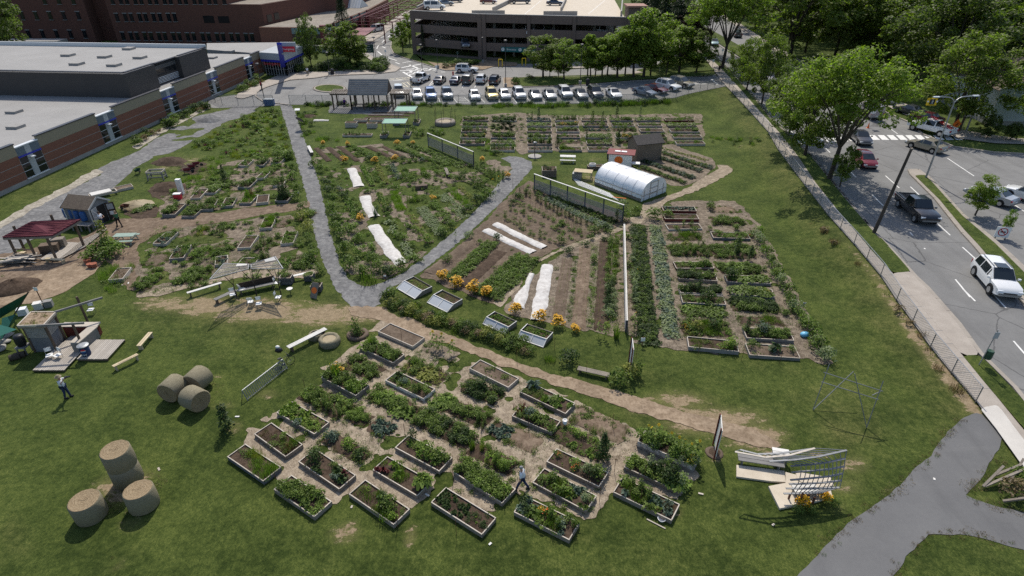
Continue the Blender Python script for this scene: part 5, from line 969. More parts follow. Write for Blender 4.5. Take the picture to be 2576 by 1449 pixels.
# shrubs along the left edge of the gravel path, two per step
for i in range(12):
 t_=i/11;x=722+75*t_+(i%2)*8;y=400+285*t_;g=G(x,y)
 shrub(x,y,rr.choice(['big_g','big_b','big_y','big_g']),rr.uniform(.75,1.1),'%s shrub from the top along the left edge of the main gravel path'%nth(i),group='shrubs left of the gravel path')
 # hedge of rough shrubs between trodden path and cold frames
k=0
for a,b,n in[((965,762),(1170,832),17),((1190,835),(1330,880),12)]:
 for i in range(n):
  for j in range(2):
   t_=(i+.5*j)/(n-1);x=a[0]+(b[0]-a[0])*t_+rr.uniform(-5,5);y=a[1]+(b[1]-a[1])*t_+(j-.5)*14+rr.uniform(-4,4)
   shrub(x,y,rr.choice(['big_g','big_y','big_d','big_g','fea_g','big_x']),rr.uniform(.42,.68),'%s rough shrub of the %s hedge in front of the cold frames'%(nth(i*2+j),'left' if n==17 else 'right'),group='rough hedge shrubs')
   # east edge strip with stakes
for i in range(24):
 t_=i/23;x=1900+150*t_+rr.uniform(-8,8)+25*t_*t_;y=585+320*t_
 shrub(x,y,rr.choice(['big_g','big_p','big_g','big_b','tall_g']),rr.uniform(.6,.95),'%s plant from the back in the strip along the eastern edge'%nth(i),group='eastern edge plants')
 # uncountable wild growth
weeds('weeds',[[(475,372),(520,345),(640,282),(700,278),(722,340),(735,400),(700,400),(640,395),(590,400),(540,380)]],[('bush_g',3),('big_g',1.5),('fea_b',2),('squash_b',2),('low_y',1),('tuft_x',1),('bush_b',2),('tuft_g',4),('fea_y',1.5),('low_l',2),('ros_r',.5)],3.4,(.6,1.2),1,'dense wild weeds and overgrown plots beyond the left garden','weeds')
weeds('weeds',[[(790,366),(1150,410),(1280,430),(1010,688),(900,712),(845,590),(812,465)],[(380,575),(740,535),(790,690),(350,740)],[(400,500),(640,395),(735,420),(760,505),(520,530)]],[('tuft_g',3),('low_g',2),('flat_g',3),('flat_b',2),('tuft_x',1),('low_b',1),('bush_g',.6),('bush_b',.4)],3.8,(.6,1.1),2,'scattered weeds between the field rows','weeds')
weeds('weeds',[[(1290,700),(1425,625),(1600,565),(1900,560),(2080,900),(1700,880),(1380,815)],[(1160,290),(1765,285),(1772,352),(1530,380),(1160,352)],[(1340,455),(1585,560),(1290,705),(1190,745),(1070,700)]],[('flat_g',4),('low_g',2),('flat_b',2),('tuft_g',2),('tuft_x',1),('bush_g',.5)],2.0,(.6,1.2),3,'scattered weeds between beds and rows','weeds')
weeds('weeds',[[(740,268),(780,262),(1000,262),(1300,262),(1680,252),(1690,262),(1300,272),(1000,266),(745,276)]],[('fea_g',3),('fea_b',2),('bush_d',1),('tuft_g',2)],3.5,(1,1.7),4,'tall unmown grass along the car-park fence','weeds')
weeds('weeds',[[(745,285),(800,285),(790,330),(800,345),(860,350),(850,358),(760,350)],[(400,300),(520,262),(530,272),(470,300),(410,330)],[(1195,352),(1290,350),(1300,380),(1240,395),(1190,385)],[(1040,325),(1110,325),(1125,340),(1045,345)],[(1780,340),(1900,345),(1920,362),(1790,358)]],[('bush_g',2),('low_g',2),('fea_b',2),('tuft_x',1.5),('bush_d',1)],2.4,(.8,1.4),5,'rough weeds around the lawn edges','weeds')
weeds('weeds',[[(800,950),(960,850),(1100,890),(1320,960),(1500,1040),(1760,1180),(1500,1300),(1080,1260),(640,1100)]],[('tuft_g',4),('flat_g',2),('tuft_x',1),('low_g',1)],3.2,(.6,1.1),6,'tufts of grass between the near plots','weeds')
weeds('weeds',[[(2035,560),(2052,560),(2260,770),(2400,945),(2465,1025),(2448,1035),(2380,960),(2240,775)]],[('tuft_x',3),('fea_x',2),('bush_x',.5),('tuft_g',2)],2.2,(.9,1.6),7,'dry brown grass along the foot of the street fence','weeds')
weeds('weeds',[[(240,655),(330,670),(345,700),(300,760),(230,700)],[(60,690),(100,680),(95,700)],[(430,400),(560,395),(590,470),(520,480),(400,440)],[(0,645),(60,640),(30,690),(0,700)]],[('tuft_g',3),('low_g',2),('fea_b',1),('flat_g',2)],2.0,(.8,1.3),8,'grass and weeds around the earth yard','weeds')
weeds('weeds',[[(960,745),(1000,748),(1200,825),(1340,870),(1420,905),(1400,925),(1180,850),(1000,790)]],[('tuft_g',3),('bush_g',1),('fea_g',2),('bush_d',1),('tuft_x',1)],2.2,(.8,1.3),9,'rough grass between the trodden path and the cold frames','weeds')
weeds('loose_straw',[[(250,1235),(290,1215),(350,1225),(400,1180),(420,1200),(330,1300),(300,1345),(280,1420),(262,1400),(285,1300)],[(530,950),(560,960),(545,1010),(525,1030),(440,1030),(500,1015)]],[('flat_x',3),('tuft_x',2)],5,(.4,.8),15,'loose straw scattered round the hay bales','straw')
# ================================================================ GARDEN OBJECTS
def T(name,label,cat,x,y,rz=0,group=None,z=0):
 g=G(x,y);return thing(name,label,cat,(g.x,g.y,float(gz(g.x,g.y))+z),rz,group)
def yaw(a,b):A,B=G(*a),G(*b);return math.atan2(B.y-A.y,B.x-A.x),(B-A).length,(A+B)/2
def parts(t,name,mat,*mbs):return[m.build(name,mat,t)for m in mbs]
def Bx(c,d,rz=0):return MB().box(c,d,rz)
# row covers: wrinkled fabric sheets
def cover_sheet(name,pts,label,group='white row covers',hh=.14):
 
 C_=[(G(*p),w)for p,w in pts];EXC.extend((a.x,a.y,b.x,b.y,.75)for(a,_),(b,_)in zip(C_,C_[1:]));V=[];F=[];r=random.Random(int(pts[0][0][0]));k=0;m=9;rows=[]
 for(p,w),(q,w2)in zip(C_,C_[1:]):
  n=max(2,int((q-p).length/.22))
  for i in range(n):rows.append((p.lerp(q,i/n),w+(w2-w)*i/n,(q-p).normalized()))
 rows.append((C_[-1][0],C_[-1][1],(C_[-1][0]-C_[-2][0]).normalized()))
 for i,(p,w,d)in enumerate(rows):
  nn=Vector((-d.y,d.x,0));ww=w*(1+.07*math.sin(i*.5)+r.uniform(-.03,.03))
  for j in range(m):
   v=j/(m-1)*2-1;x=p.x+nn.x*v*ww/2;y=p.y+nn.y*v*ww/2
   z=float(gz(x,y))+.03+hh*(1-v**4)*(.75+.2*math.sin(i*.4))+(r.uniform(-.015,.02)if 0<j<m-1 else 0);V.append((x+r.uniform(-.03,.03),y+r.uniform(-.03,.03),z))
 for i in range(len(rows)-1):
  for j in range(m-1):F.append((i*m+j,i*m+j+1,(i+1)*m+j+1,(i+1)*m+j))
 me=bpy.data.meshes.new('row_cover');me.from_pydata(V,[],F);me.materials.append(M('row_cover_fabric'));me.polygons.foreach_set('use_smooth',[True]*len(F));me.update();link('row_cover',me,label=label,cat='row cover',group=group)
cover_sheet('c',[((884,424),1.1),((893,445),1.1),((903,470),1.2)],'short white fabric cover at the top of the V field')
cover_sheet('c',[((918,494),1.2),((925,520),1.1),((942,546),1.2)],'white fabric cover in the middle of the V field, grass clump on it')
cover_sheet('c',[((940,568),1.2),((960,600),1.2),((985,635),1.25),((1012,665),1.2)],'longest white fabric cover running to the lower tip of the V field')
cover_sheet('c',[((1222,578),1.0),((1270,603),.95),((1342,636),.9)],'lower one of the two parallel white covers above the potato row')
cover_sheet('c',[((1246,563),.9),((1300,590),.9),((1370,624),.9)],'upper one of the two parallel white covers above the potato row')
cover_sheet('c',[((1337,690),.5),((1326,718),.45),((1312,745),1.0),((1302,775),1.1)],'twisted narrow white cover left of the wide one')
cover_sheet('c',[((1377,668),1.0),((1368,720),1.1),((1358,770),1.2),((1346,806),.7)],'wide straight white cover at the left of the seedling beds')
cover_sheet('c',[((790,303),.8),((828,303),.7)],'grey crumpled sheet at the end of the tilled rows by the shelter',None)
# slatted fences
def slat_fence(a,b,n,hgt,label,top_mat='white_board'):
 ang,l,c=yaw(a,b);A=G(*a);t=thing('slatted_fence',label,'slatted fence',(A.x,A.y,float(gz(A.x,A.y))),ang,'slatted garden fences')
 pm=Bx((0,0,hgt/2),(.1,.1,hgt)).mesh('post','dark_bluegrey_wood');sl=Bx((l/2,0,0),(l,.022,.066)).mesh('slat','slate_board')
 for i in range(n+1):link('post',pm,t,(l*i/n,.06,0))
 for k in range(12):link('slat',sl,t,(0,-.01+BR.uniform(-.006,.006),.12+k*.105))
 parts(t,'top_rail',top_mat,Bx((l/2,.03,hgt),(l+.1,.16,.05)))
slat_fence((1343,478),(1564,560),5,1.95,'long dark slatted fence with a pale top rail beside the plastic tunnel')
slat_fence((1077,366),(1191,415),3,1.8,'shorter dark slatted fence at the top of the V field')
slat_fence((1567,590),(1572,836),5,1.1,'white-topped slatted fence seen end on through the lower field')
# plastic tunnel greenhouse
A=G(1495,463);Bq=G(1612,507);ang=math.atan2(Bq.y-A.y,Bq.x-A.x);ln=(Bq-A).length;Cq=G(1668,480);wd=(Cq-Bq).length;t=thing('polytunnel','hooped plastic tunnel greenhouse with timber door frame','greenhouse',(A.x,A.y,0),ang)
hg=2.2;N=14;prof=[(wd/2-wd/2*math.cos(math.pi*i/N),.35+(hg-.35)*math.sin(math.pi*i/N)**.8)for i in range(N+1)]
mb=MB();r=random.Random(2);K=26;V=[[(ln*k/K,y+r.uniform(-.02,.02),z+r.uniform(-.02,.02)-.03*math.sin(k*math.pi/2.6)**2)for(y,z)in prof]for k in range(K+1)]
vs=[p for rw in V for p in rw];mb.add(vs,[(k*(N+1)+i,k*(N+1)+i+1,(k+1)*(N+1)+i+1,(k+1)*(N+1)+i)for k in range(K)for i in range(N)]);mb.build('plastic_film','plastic_film',t,smooth=True)
for e in(0,ln):
 mb=MB();mb.add([(e,y,z)for y,z in prof]+[(e,wd,0),(e,0,0)],[tuple(range(N+3))]);mb.build('end_film','plastic_film',t,smooth=False)
for k in range(6):
 mb=MB();pts=[(ln*k/5,0,0)]+[(ln*k/5,y,z+.01)for y,z in prof]+[(ln*k/5,wd,0)];mb.path(pts,.013,5);mb.build('hoop','galvanised',t)
for y in(0,wd):parts(t,'base_board','weathered_board',Bx((ln/2,y,.15),(ln,.05,.3)))
for y in(-.01,wd):parts(t,'side_rail','pale_board',Bx((ln/2,y,.75),(ln,.04,.06)))
for y in(wd*.32,wd*.62):parts(t,'door_post','pale_board',Bx((ln+.03,y,.95),(.06,.07,1.9)))
for z in(.55,1.2,1.85):parts(t,'door_rail','pale_board',Bx((ln+.04,wd*.47,z),(.04,wd*.3,.06)))
for y in(wd*.1,wd*.85):parts(t,'frame_stud','pale_board',Bx((ln+.03,y,.6),(.05,.06,1.2)))
parts(t,'frame_rail','pale_board',Bx((ln+.03,wd/2,.62),(.05,wd,.06)))
link('tunnel_plants',scatter_mesh('tunnel_plants',[(r.choice(['tall_g','bush_g','tall_b']),r.uniform(.4,ln-.4),r.choice([.6,wd-.6,wd/2])+r.uniform(-.2,.2),0,r.uniform(.5,.8),r.uniform(0,6))for _ in range(60)]),None,t.location,ang,'green plants growing inside the plastic tunnel','vegetable plants',kind='stuff')
# gable sheds
def shed(t,w,d,hw,hr,wall,roof,trim='white_board',over=.18,axis='x'):
 mb=MB();x,y=w/2,d/2
 mb.add([(-x,-y,0),(x,-y,0),(x,y,0),(-x,y,0),(-x,-y,hw),(x,-y,hw),(x,y,hw),(-x,y,hw),(x,0,hr),(-x,0,hr)],[(0,1,5,4),(2,3,7,6),(1,2,6,8,5),(3,0,4,9,7)]);mb.build('walls',wall,t)
 for s in(-1,1):
  m=MB();e=over;dy=y+e;zz=hw-(hr-hw)*e/y;m.add([(-x-e,s*dy,zz),(x+e,s*dy,zz),(x+e,0,hr+.04),(-x-e,0,hr+.04),(-x-e,s*dy,zz+.08),(x+e,s*dy,zz+.08),(x+e,0,hr+.13),(-x-e,0,hr+.13)],[(0,1,2,3),(4,5,6,7),(0,1,5,4),(0,3,7,4),(1,2,6,5)]);m.build('roof_panel',roof,t)
 if trim:
  for sx in(-1,1):
   for sy in(-1,1):parts(t,'corner_trim',trim,Bx((sx*x,sy*y,hw/2),(.1,.1,hw)))
   m=MB();m.bar((sx*(x+over),-y-over,hw-.06),(sx*(x+over),0,hr+.06),.03,.16);m.bar((sx*(x+over),y+over,hw-.06),(sx*(x+over),0,hr+.06),.03,.16);m.build('barge_board',trim,t)
t=T('garden_shed','small cedar shingle shed with dark gable roof beside the tunnel','shed',1619,396,math.radians(18));shed(t,3.6,2.6,2.3,3.0,'cedar_shingle','dark_shingle',None)
t=T('ladder','wooden ladder leaning on the cedar shed','ladder',1596,409,.3);mb=MB()
for x in(-.2,.2):mb.bar((x,0,0),(x,.55,1.9),.05,.03)
for k in range(6):mb.bar((-.2,.08+.08*k,.28+.28*k),(.2,.08+.08*k,.28+.28*k),.04,.03)
mb.build('rails_and_rungs','weathered_board',t)
# info kiosk with orange side and emblem
t=T('kiosk','low kiosk with dark red roof, white front with orange disc and orange side','kiosk',1560,415,math.radians(-14));w,d=2.9,1.7
parts(t,'front_panel','white_paint',Bx((0,-d/2,.85),(w,.06,1.7)));parts(t,'back_panel','white_paint',Bx((0,d/2,.75),(w,.06,1.5)));parts(t,'side_panel','kiosk_orange',Bx((w/2,0,.85),(.06,d-.08,1.6)),Bx((-w/2,0,.85),(.06,d-.08,1.6)))
mb=MB();mb.bar((-w/2-.25,0,1.72),(w/2+.3,0,1.78),d+.6,.08);mb.build('roof','kiosk_roof',t)
for x in(-.45,.35):parts(t,'white_board','white_paint',Bx((x,0,1.84),(.7,.5,.03)))
mb=MB();mb.tube((-.2,-d/2-.035,.95),(-.2,-d/2-.06,.95),.52,n=24);mb.build('orange_disc','sign_orange',t);parts(t,'hatch','black_plastic',Bx((w/2+.04,0,.75),(.03,.6,.7)))
def text(s,size,mat,parent,loc,rot,name='lettering',ext=.004):
 cu=bpy.data.curves.new(name,'FONT');cu.body=s;cu.size=size;cu.extrude=ext;cu.align_x='CENTER';cu.align_y='CENTER';cu.materials.append(M(mat));o_=bpy.data.objects.new(name,cu);COL.objects.link(o_);me=bpy.data.meshes.new_from_object(o_);bpy.data.objects.remove(o_);me.materials.clear();me.materials.append(M(mat));o=link(name,me,parent);o.location=loc;o.rotation_euler=rot;return o
 # picnic tables
def picnic(t,mat,l=1.8):
 for i in range(5):parts(t,'table_plank',mat,Bx((0,-.32+i*.16,.75),(l,.145,.04)))
 for s in(-1,1):
  for j in(0,1):parts(t,'seat_plank',mat,Bx((0,s*(.68+j*.15),.45),(l,.14,.04)))
 for x in(-l*.36,l*.36):
  mb=MB();mb.bar((x,-.75,0),(x,-.25,.73),.09,.05,up=(1,0,0)).bar((x,.75,0),(x,.25,.73),.09,.05,up=(1,0,0)).bar((x,-.85,.41),(x,.85,.41),.05,.09);mb.build('trestle',mat,t)
picnic(T('picnic_table','pale green picnic table beside the earth yard','picnic table',320,608,math.radians(4)),'picnic_green',1.9)
picnic(T('picnic_table','small white picnic table on the lawn above the tunnel','picnic table',1428,406,math.radians(-5)),'white_board',2.0)
# benches
BG='garden benches'
def bench(a,b,label,mat,w=.36,hh=.42,planks=3,cast=True,lat=False,leg='brown_timber'):
 ang,l,c=yaw(a,b);t=thing('bench',label,'bench',(c.x,c.y,float(gz(c.x,c.y))),ang,BG)
 for k in range(planks):
  y=(k-(planks-1)/2)*w/planks;parts(t,'seat_plank',mat,Bx((0,y,hh),(l,w/planks-.018,.04)))
 for x in(-l*.42,l*.42):parts(t,'leg',leg,Bx((x,0,hh/2-.02),(.09,w*.9,hh-.02)))
 if lat:
  for k in range(22):parts(t,'batten',mat,Bx((-l*.25+k*l*.5/22,0,hh+.03),(.03,w*.6,.015)))
 return t
bench((727,886),(822,838),'long white three-plank bench resting on a straw bale','white_board',.42,.45);bench((1453,934),(1532,952),'long grey plank bench beside the trodden path','weathered_board',.45,.3,4)
bench((289,933),(351,902),'new wood bench with lattice top, nearer of the pair in front of the deck','yellow_board',.3,.4,2,lat=True,leg='yellow_board');bench((353,881),(383,846),'new wood bench set crosswise, farther of the pair near the deck','yellow_board',.34,.4,2,leg='yellow_board');bench((474,748),(560,722),'long plain white bench at the chip strip','white_board',.3,.45,1)
bench((777,374),(786,391),'short white bench at the top of the gravel path','white_board',.4,.45,3);bench((1121,430),(1128,447),'short grey bench in the middle of the V field','weathered_board',.38,.45,3);bench((736,706),(785,695),'white plank bench spanning between two dark planters','white_board',.3,.45,1)
# cold frames with sloping glazed lids
CFG='cold frames'
def cold_frame(r0,r1,b0,dep,label,mix,open_=1.3):
 hh=.42;a=Vector(P(*r0,hh));b=Vector(P(*r1,hh));e=Vector(P(*b0,.05));d=b-a;l=d.length;ang=math.atan2(d.y,d.x);n=Vector((-d.y,d.x))/l;fr=abs((e-a).dot(n));t=thing('cold_frame',label,'cold frame',(a.x,a.y,float(gz(a.x,a.y))),ang,CFG)
 bd=dep;L_=l
 mb=MB();mb.quad((0,0,hh),(0,-fr,.04),(L_/2-.03,-fr,.04),(L_/2-.03,0,hh));mb.build('glazed_lid','pale_glass',t,loc=(0.02,0,0));mb=MB();mb.quad((L_/2+.03,0,hh),(L_/2+.03,-fr,.04),(L_,-fr,.04),(L_,0,hh));mb.build('glazed_lid','pale_glass',t,loc=(-.02,0,0))
 for x in(0,L_/2,L_):mb=MB();mb.bar((x,0,hh+.01),(x,-fr,.05),.05,.05);mb.build('lid_rail','white_board',t)
 for y,z in((0,hh+.015),(-fr,.05)):parts(t,'lid_rail','white_board',Bx((L_/2,y,z),(L_+.05,.06,.05)))
 for x in(0,L_):mb=MB();mb.add([(x,0,0),(x,-fr,0),(x,-fr,.04),(x,0,hh),(x,bd,hh),(x,bd,0)],[(0,1,2,3,4,5)]);mb.build('side_board','weathered_board',t);parts(t,'side_cap','white_board',Bx((x,bd/2,hh+.01),(.05,bd,.04)))
 parts(t,'back_board','weathered_board',Bx((L_/2,bd,hh/2),(L_,.04,hh)));parts(t,'soil','soil',Bx((L_/2,bd/2,.15),(L_-.05,bd-.05,.3)))
 its=fill([(.05,.05),(L_-.05,.05),(L_-.05,bd-.05),(.05,bd-.05)],mix,22,random.Random(int(r0[0])),.3,(.5,.8));link('vegetable_plants',scatter_mesh('vegetable_plants',its),None,t.location,ang,'seedlings growing in the '+label,'vegetable plants',kind='stuff')
cold_frame((1017,706),(1063,732),(1000,726),1.0,'leftmost cold frame with bright green seedlings',[('flat_l',3),('low_l',2)]);cold_frame((1091,741),(1141,765),(1076,761),1.0,'second cold frame from the left, thinly planted',[('seed_y',2),('flat_g',2)]);cold_frame((1224,797),(1279,822),(1214,813),1.0,'third cold frame, plants spilling over its lid','greens');cold_frame((1310,831),(1375,853),(1303,851),1.0,'rightmost cold frame with a bright white lid','greens')
# hay bales
HB='round hay bales'
def bale_mesh(r=.72,w=1.2):
 mb=MB();n=28;rr_=random.Random(4);prof=[(0,-w/2+.03),(r*.6,-w/2+.02),(r*.93,-w/2),(r,-w/2+.07),(r*1.01,0),(r,w/2-.07),(r*.93,w/2),(r*.6,w/2-.02),(0,w/2-.03)]
 mb.lathe(prof,n);mb.v=[(x*(1+.012*math.sin(i*1.7)),y*(1+.012*math.cos(i*2.3)),z+rr_.uniform(-.008,.008))for i,(x,y,z)in enumerate(mb.v)];k=len(mb.f)//(len(prof)-1);mb.mi=[1 if(i//n)in(0,1,6,7)else 0 for i in range(len(mb.f))];return mb.mesh('hay_bale',['hay_side','hay_end'],True,40)
bm_=bale_mesh()
def bale(x,y,label,up=True,z=0,rot=0,s=1,tilt=0):
 g=G(x,y);o=link('hay_bale',bm_,None,(g.x,g.y,z+(.6*s if up else.72*s)),0,label,'hay bale',HB,None,s)
 o.rotation_euler=(tilt,tilt*.5,rot)if up else(math.pi/2,0,rot);return o
bale(444,997,'left hay bale of the group of three by the bike rack, lying on its side',False,rot=math.radians(-12));bale(505,975,'rear hay bale of the group of three by the bike rack',False,rot=math.radians(-14));bale(497,1024,'front hay bale of the group of three, straw end showing at right',False,rot=math.radians(62))
bale(326,1208,'lower hay bale of the stacked pair',s=1.0);bale(326,1208,'upper hay bale of the stacked pair, leaning slightly',z=1.17,tilt=.05);bale(233,1297,'hay bale standing alone at the lower left',s=1.02,tilt=.03);bale(365,1271,'hay bale standing right of the stacked pair',s=1.0,tilt=-.03)
def straw_ring(x,y,r,hh,label,hole=True,name='straw_bale',cat='straw bale',mat='straw',top='soil'):
 g=G(x,y);t=thing(name,label,cat,(g.x,g.y,float(gz(g.x,g.y))-.02));mb=MB();mb.lathe([(r,0),(r*1.03,hh*.5),(r*.95,hh),(r*.7,hh*1.02),(r*.62,hh*.8)],20);rr_=random.Random(int(x));mb.v=[(a+rr_.uniform(-.025,.025),b+rr_.uniform(-.025,.025),c+rr_.uniform(-.02,.02))for a,b,c in mb.v];mb.build('straw_wall' if mat=='straw' or 'hay' in mat else 'rim',mat,t,smooth=True)
 mb=MB();mb.lathe([(r*.64,hh*.82),(0,hh*.86)],20);mb.build('soil',top,t);return t
straw_ring(830,862,.75,.5,'round straw bale with a plant sprouting from its top, beside the white bench',mat='hay_side',top='straw');straw_ring(795,848,.5,.4,'smaller pale straw bale behind the white bench',mat='hay_side',top='straw');straw_ring(900,842,.8,.22,'round woven planter holding the tall vine',name='round_planter',cat='planter',mat='brown_timber');straw_ring(1797,1139,.5,.06,'round mulched base of the tall sign board',name='round_planter',cat='planter',mat='brown_timber');straw_ring(1120,312,1.6,.6,'round compost heap ringed by tall poles on the far lawn',name='compost_heap',cat='compost heap',mat='weathered_board',top='straw')
for k in range(7):
 a=k*.9;g=G(1120,312);mb=MB().tube((0,0,0),(0,0,2.4),.03);mb.build('pole','brown_timber',None,(g.x+1.6*math.cos(a),g.y+1.6*math.sin(a),g.z),label='thin upright pole around the compost heap',cat='pole',group='poles round the compost heap')
 # stump seat
t=T('stump_seat','curved brown log seat in the clearing of the V field','log seat',1061,475,.3);mb=MB().prism([(-.7,-.25),(.6,-.35),(.75,.1),(.3,.25),(-.2,.2),(-.7,.3)],0,.5);mb.build('log','brown_timber',t)
# bike rack with ladder bars
ang,l,c=yaw((616,1004),(716,925));t=thing('bike_rack','long pale metal bicycle rack on the lawn','bike rack',(c.x,c.y,float(gz(c.x,c.y))),ang)
for z,y in((.75,-.0),(.12,-.25)):m=MB().tube((-l/2,y,z),(l/2,y,z),.03);m.build('rail','galvanised' if z>.5 else 'metal_grey',t)
bm1=MB().tube((0,0,.74),(0,-.25,.12),.03,n=5).mesh('bar','metal_grey');nb=24
for i in range(nb+1):link('bar',bm1,t,(-l/2+l*i/nb,0,0))
for x in(-l/2,l/2):m=MB().tube((x,0,.75),(x,.25,0),.03).tube((x,0,.75),(x,-.25,0),.03);m.build('end_frame','galvanised',t)
def bicycle(x,y,rz,label):
 t=T('bicycle',label,'bicycle',x,y,rz)
 for cx in(-.52,.52):
  mb=MB();n=18;pts=[(cx+.33*math.cos(2*math.pi*i/n),0,.34+.33*math.sin(2*math.pi*i/n))for i in range(n+1)];mb.path(pts,.02,5);w=mb.build('wheel','tyre',t)
  mb=MB();[mb.tube((cx,0,.34),(cx+.31*math.cos(a),0,.34+.31*math.sin(a)),.004,n=3)for a in np.linspace(0,6.28,11)[:-1]];mb.build('spokes','galvanised',w)
 mb=MB().path([(-.52,0,.34),(-.2,0,.85),(.38,0,.85),(.52,0,.34)],.016).path([(-.52,0,.34),(-.05,0,.32),(-.2,0,.85)],.016).path([(-.05,0,.32),(.38,0,.82)],.018);mb.build('frame','steel_dark',t)
 parts(t,'saddle','black_plastic',Bx((-.22,0,.95),(.26,.13,.06)));mb=MB().path([(.38,0,.85),(.36,0,1.02)],.014).path([(.36,-.28,1.04),(.36,.28,1.04)],.014);mb.build('handlebar','steel_dark',t);mb=MB().tube((-.05,-.06,.32),(-.05,.06,.32),.09);mb.build('crank','metal_grey',t)
bicycle(717,925,.9,'dark bicycle leaning at the upper end of the bike rack')
g=G(708,908);link('helmet_bag',MB().blob((0,0,0),(.28,.2,.2),10,.1).mesh('helmet_bag','black_plastic',True),None,(g.x,g.y,.95),0,'dark bag with a white helmet on the bike rack end','bag')
link('helmet',MB().blob((0,0,0),(.15,.12,.11),12,.03).mesh('helmet','white_paint',True),None,(g.x-.05,g.y+.05,1.18),0,'white helmet sitting on the dark bag','helmet')
# tall boards on edge
def edge_board(x,y,hgt,wd,rz,label):
 t=T('sign_board',label,'sign board',x,y,rz);parts(t,'panel','white_board',Bx((0,0,hgt*.55),(wd,.05,hgt*.82)));parts(t,'post','red_board',Bx((-wd/2+.06,.06,hgt/2),(.1,.07,hgt)),Bx((wd/2-.06,.06,hgt/2),(.1,.07,hgt)))
edge_board(1797,1138,2.4,1.3,math.radians(76),'tall narrow board on red posts, nearly edge on, at the end of the trodden path');edge_board(1584,930,2.3,1.3,math.radians(84),'tall narrow sign board on red posts above the long grey bench')
# pole swing frame
t=thing('pole_structure','frame of lashed grey poles standing on the lawn by the street fence','pole frame',(0,0,0));pt=lambda x,y:Vector(G(x,y));a0,a1,b0=pt(2045,1031),pt(2086,1060),pt(2180,1075);b1=pt(2222,1080)
def up(p,x,y):v=Vector(p);v.z=TOPZ(x,y,p.y);rx,ry,rz_=ray(x,y);v.x=rx*p.y/ry;return v
for nm,q in[('leg',[a0,up(a0+Vector((.3,.9,0)),2087,914)]),('leg',[a0,up(a0+Vector((1.6,1.3,0)),2147,934)]),('leg',[b0,up(b0+Vector((.5,.8,0)),2222,958)]),('leg',[b0,up(b0+Vector((-.9,1.2,0)),2150,940)]),('cross_pole',[up(a0+Vector((.2,.5,0)),2072,936),up(b0+Vector((.4,.7,0)),2221,984)]),('cross_pole',[up(a0+Vector((.1,.3,0)),2066,960),up(b0+Vector((.3,.4,0)),2211,1005)]),('cross_pole',[up(b0+Vector((.2,.5,0)),2194,994),up(b0+Vector((.4,.7,0)),2215,984)])]:
 MB().tube(q[0],q[1],.026).build(nm,'metal_grey',t)
 # curved lattice arbour on pale slabs
bx=G(1995,1210);t=thing('lattice_arbour','curving open lattice arbour of grey battens over pale slabs, lower right lawn','arbour',(0,0,0));H0=2.3
for i,q in enumerate([[(1852,1172),(1972,1187),(1975,1215),(1940,1213),(1852,1201)],[(1975,1190),(2060,1212),(2065,1235),(2030,1240),(1975,1222)],[(1932,1226),(1990,1215),(2085,1222),(2092,1250),(2060,1262),(1960,1282),(1950,1262)],[(2000,1190),(2088,1205),(2096,1225),(2050,1230),(2005,1212)]]):
 pl=[tuple(G(*p))[:2]for p in q];z=float(gz(*pl[0]))+i*.004
 MB().prism(pl,z-.03,z+.1+i*.01).build('slab','deck_concrete',t)
rails=[((1862,1131),(1905,1142),(1960,1140),(2048,1128)),((1849,1136),(1925,1150),(1985,1145),(2050,1127)),((1935,1160),(2000,1156),(2060,1148),(2130,1132)),((1989,1172),(2040,1168),(2085,1162),(2126,1153)),((1991,1188),(2040,1184),(2085,1180),(2124,1173)),((1988,1207),(2035,1203),(2085,1198),(2120,1191)),((1985,1217),(2030,1216),(2080,1213),(2117,1208)),((1977,1228),(2020,1229),(2070,1228),(2112,1226)),((1971,1241),(2010,1241),(2040,1240),(2068,1239))]
base=[Vector(G(1855,1190)),Vector(G(1930,1215)),Vector(G(1990,1262)),Vector(G(2108,1250))]
hs=[2.5,2.55,2.5,2.2,1.9,1.6,1.3,.95,.6];R3=[]
for q,z in zip(rails,hs):
 pts=[Vector((*P(x,y,z),z))for x,y in q];fine=[]
 for i in range(3):
  for k in range(4):fine.append(pts[i].lerp(pts[i+1],k/4))
 fine.append(pts[-1]);R3.append(fine);mb=MB();[mb.bar(a,b,.1,.035)for a,b in zip(fine,fine[1:])];mb.build('rail','metal_grey' if z!=2.55 else 'pale_board',t)
for k in range(13):
 mb=MB();ch=[R3[j][k]for j in range(2 if k<4 else 0,len(R3))]if k>1 else[R3[0][k],R3[1][k]]
 if len(ch)>1:
  for a,b in zip(ch,ch[1:]):mb.tube(a,b,.022,n=5)
  if k>3:e=ch[-1];mb.tube(e,(e.x,e.y-.05,float(gz(e.x,e.y))),.025,n=5)
  mb.build('batten','metal_grey',t)
for x,y,z in[(2020,1240,.9),(1988,1242,.5),(2036,1242,.5),(2050,1250,.5)]:
 q=Vector((*P(x,y,z),z));MB().bar((q.x,q.y,0),q,.08,.08).build('post','rust',t)
for a,b,z,m,lb in[((1853,1162),(1968,1180),.42,'grey_board','grey plank bench under the left part of the lattice arbour'),((1936,1157),(1978,1164),.75,'white_board','white-topped counter inside the lattice arbour'),((1990,1243),(2050,1240),.45,'white_board','white bench inside the right part of the lattice arbour')]:
 ang,l,c=yaw(a,b);tt=thing('bench',lb,'bench',(c.x,c.y,float(gz(c.x,c.y))),ang,BG);parts(tt,'seat_plank',m,Bx((0,-.14,z),(l,.25,.05)),Bx((0,.14,z),(l,.25,.05)));parts(tt,'leg','metal_grey',Bx((-l*.4,0,z/2),(.07,.4,z)),Bx((l*.4,0,z/2),(.07,.4,z)))
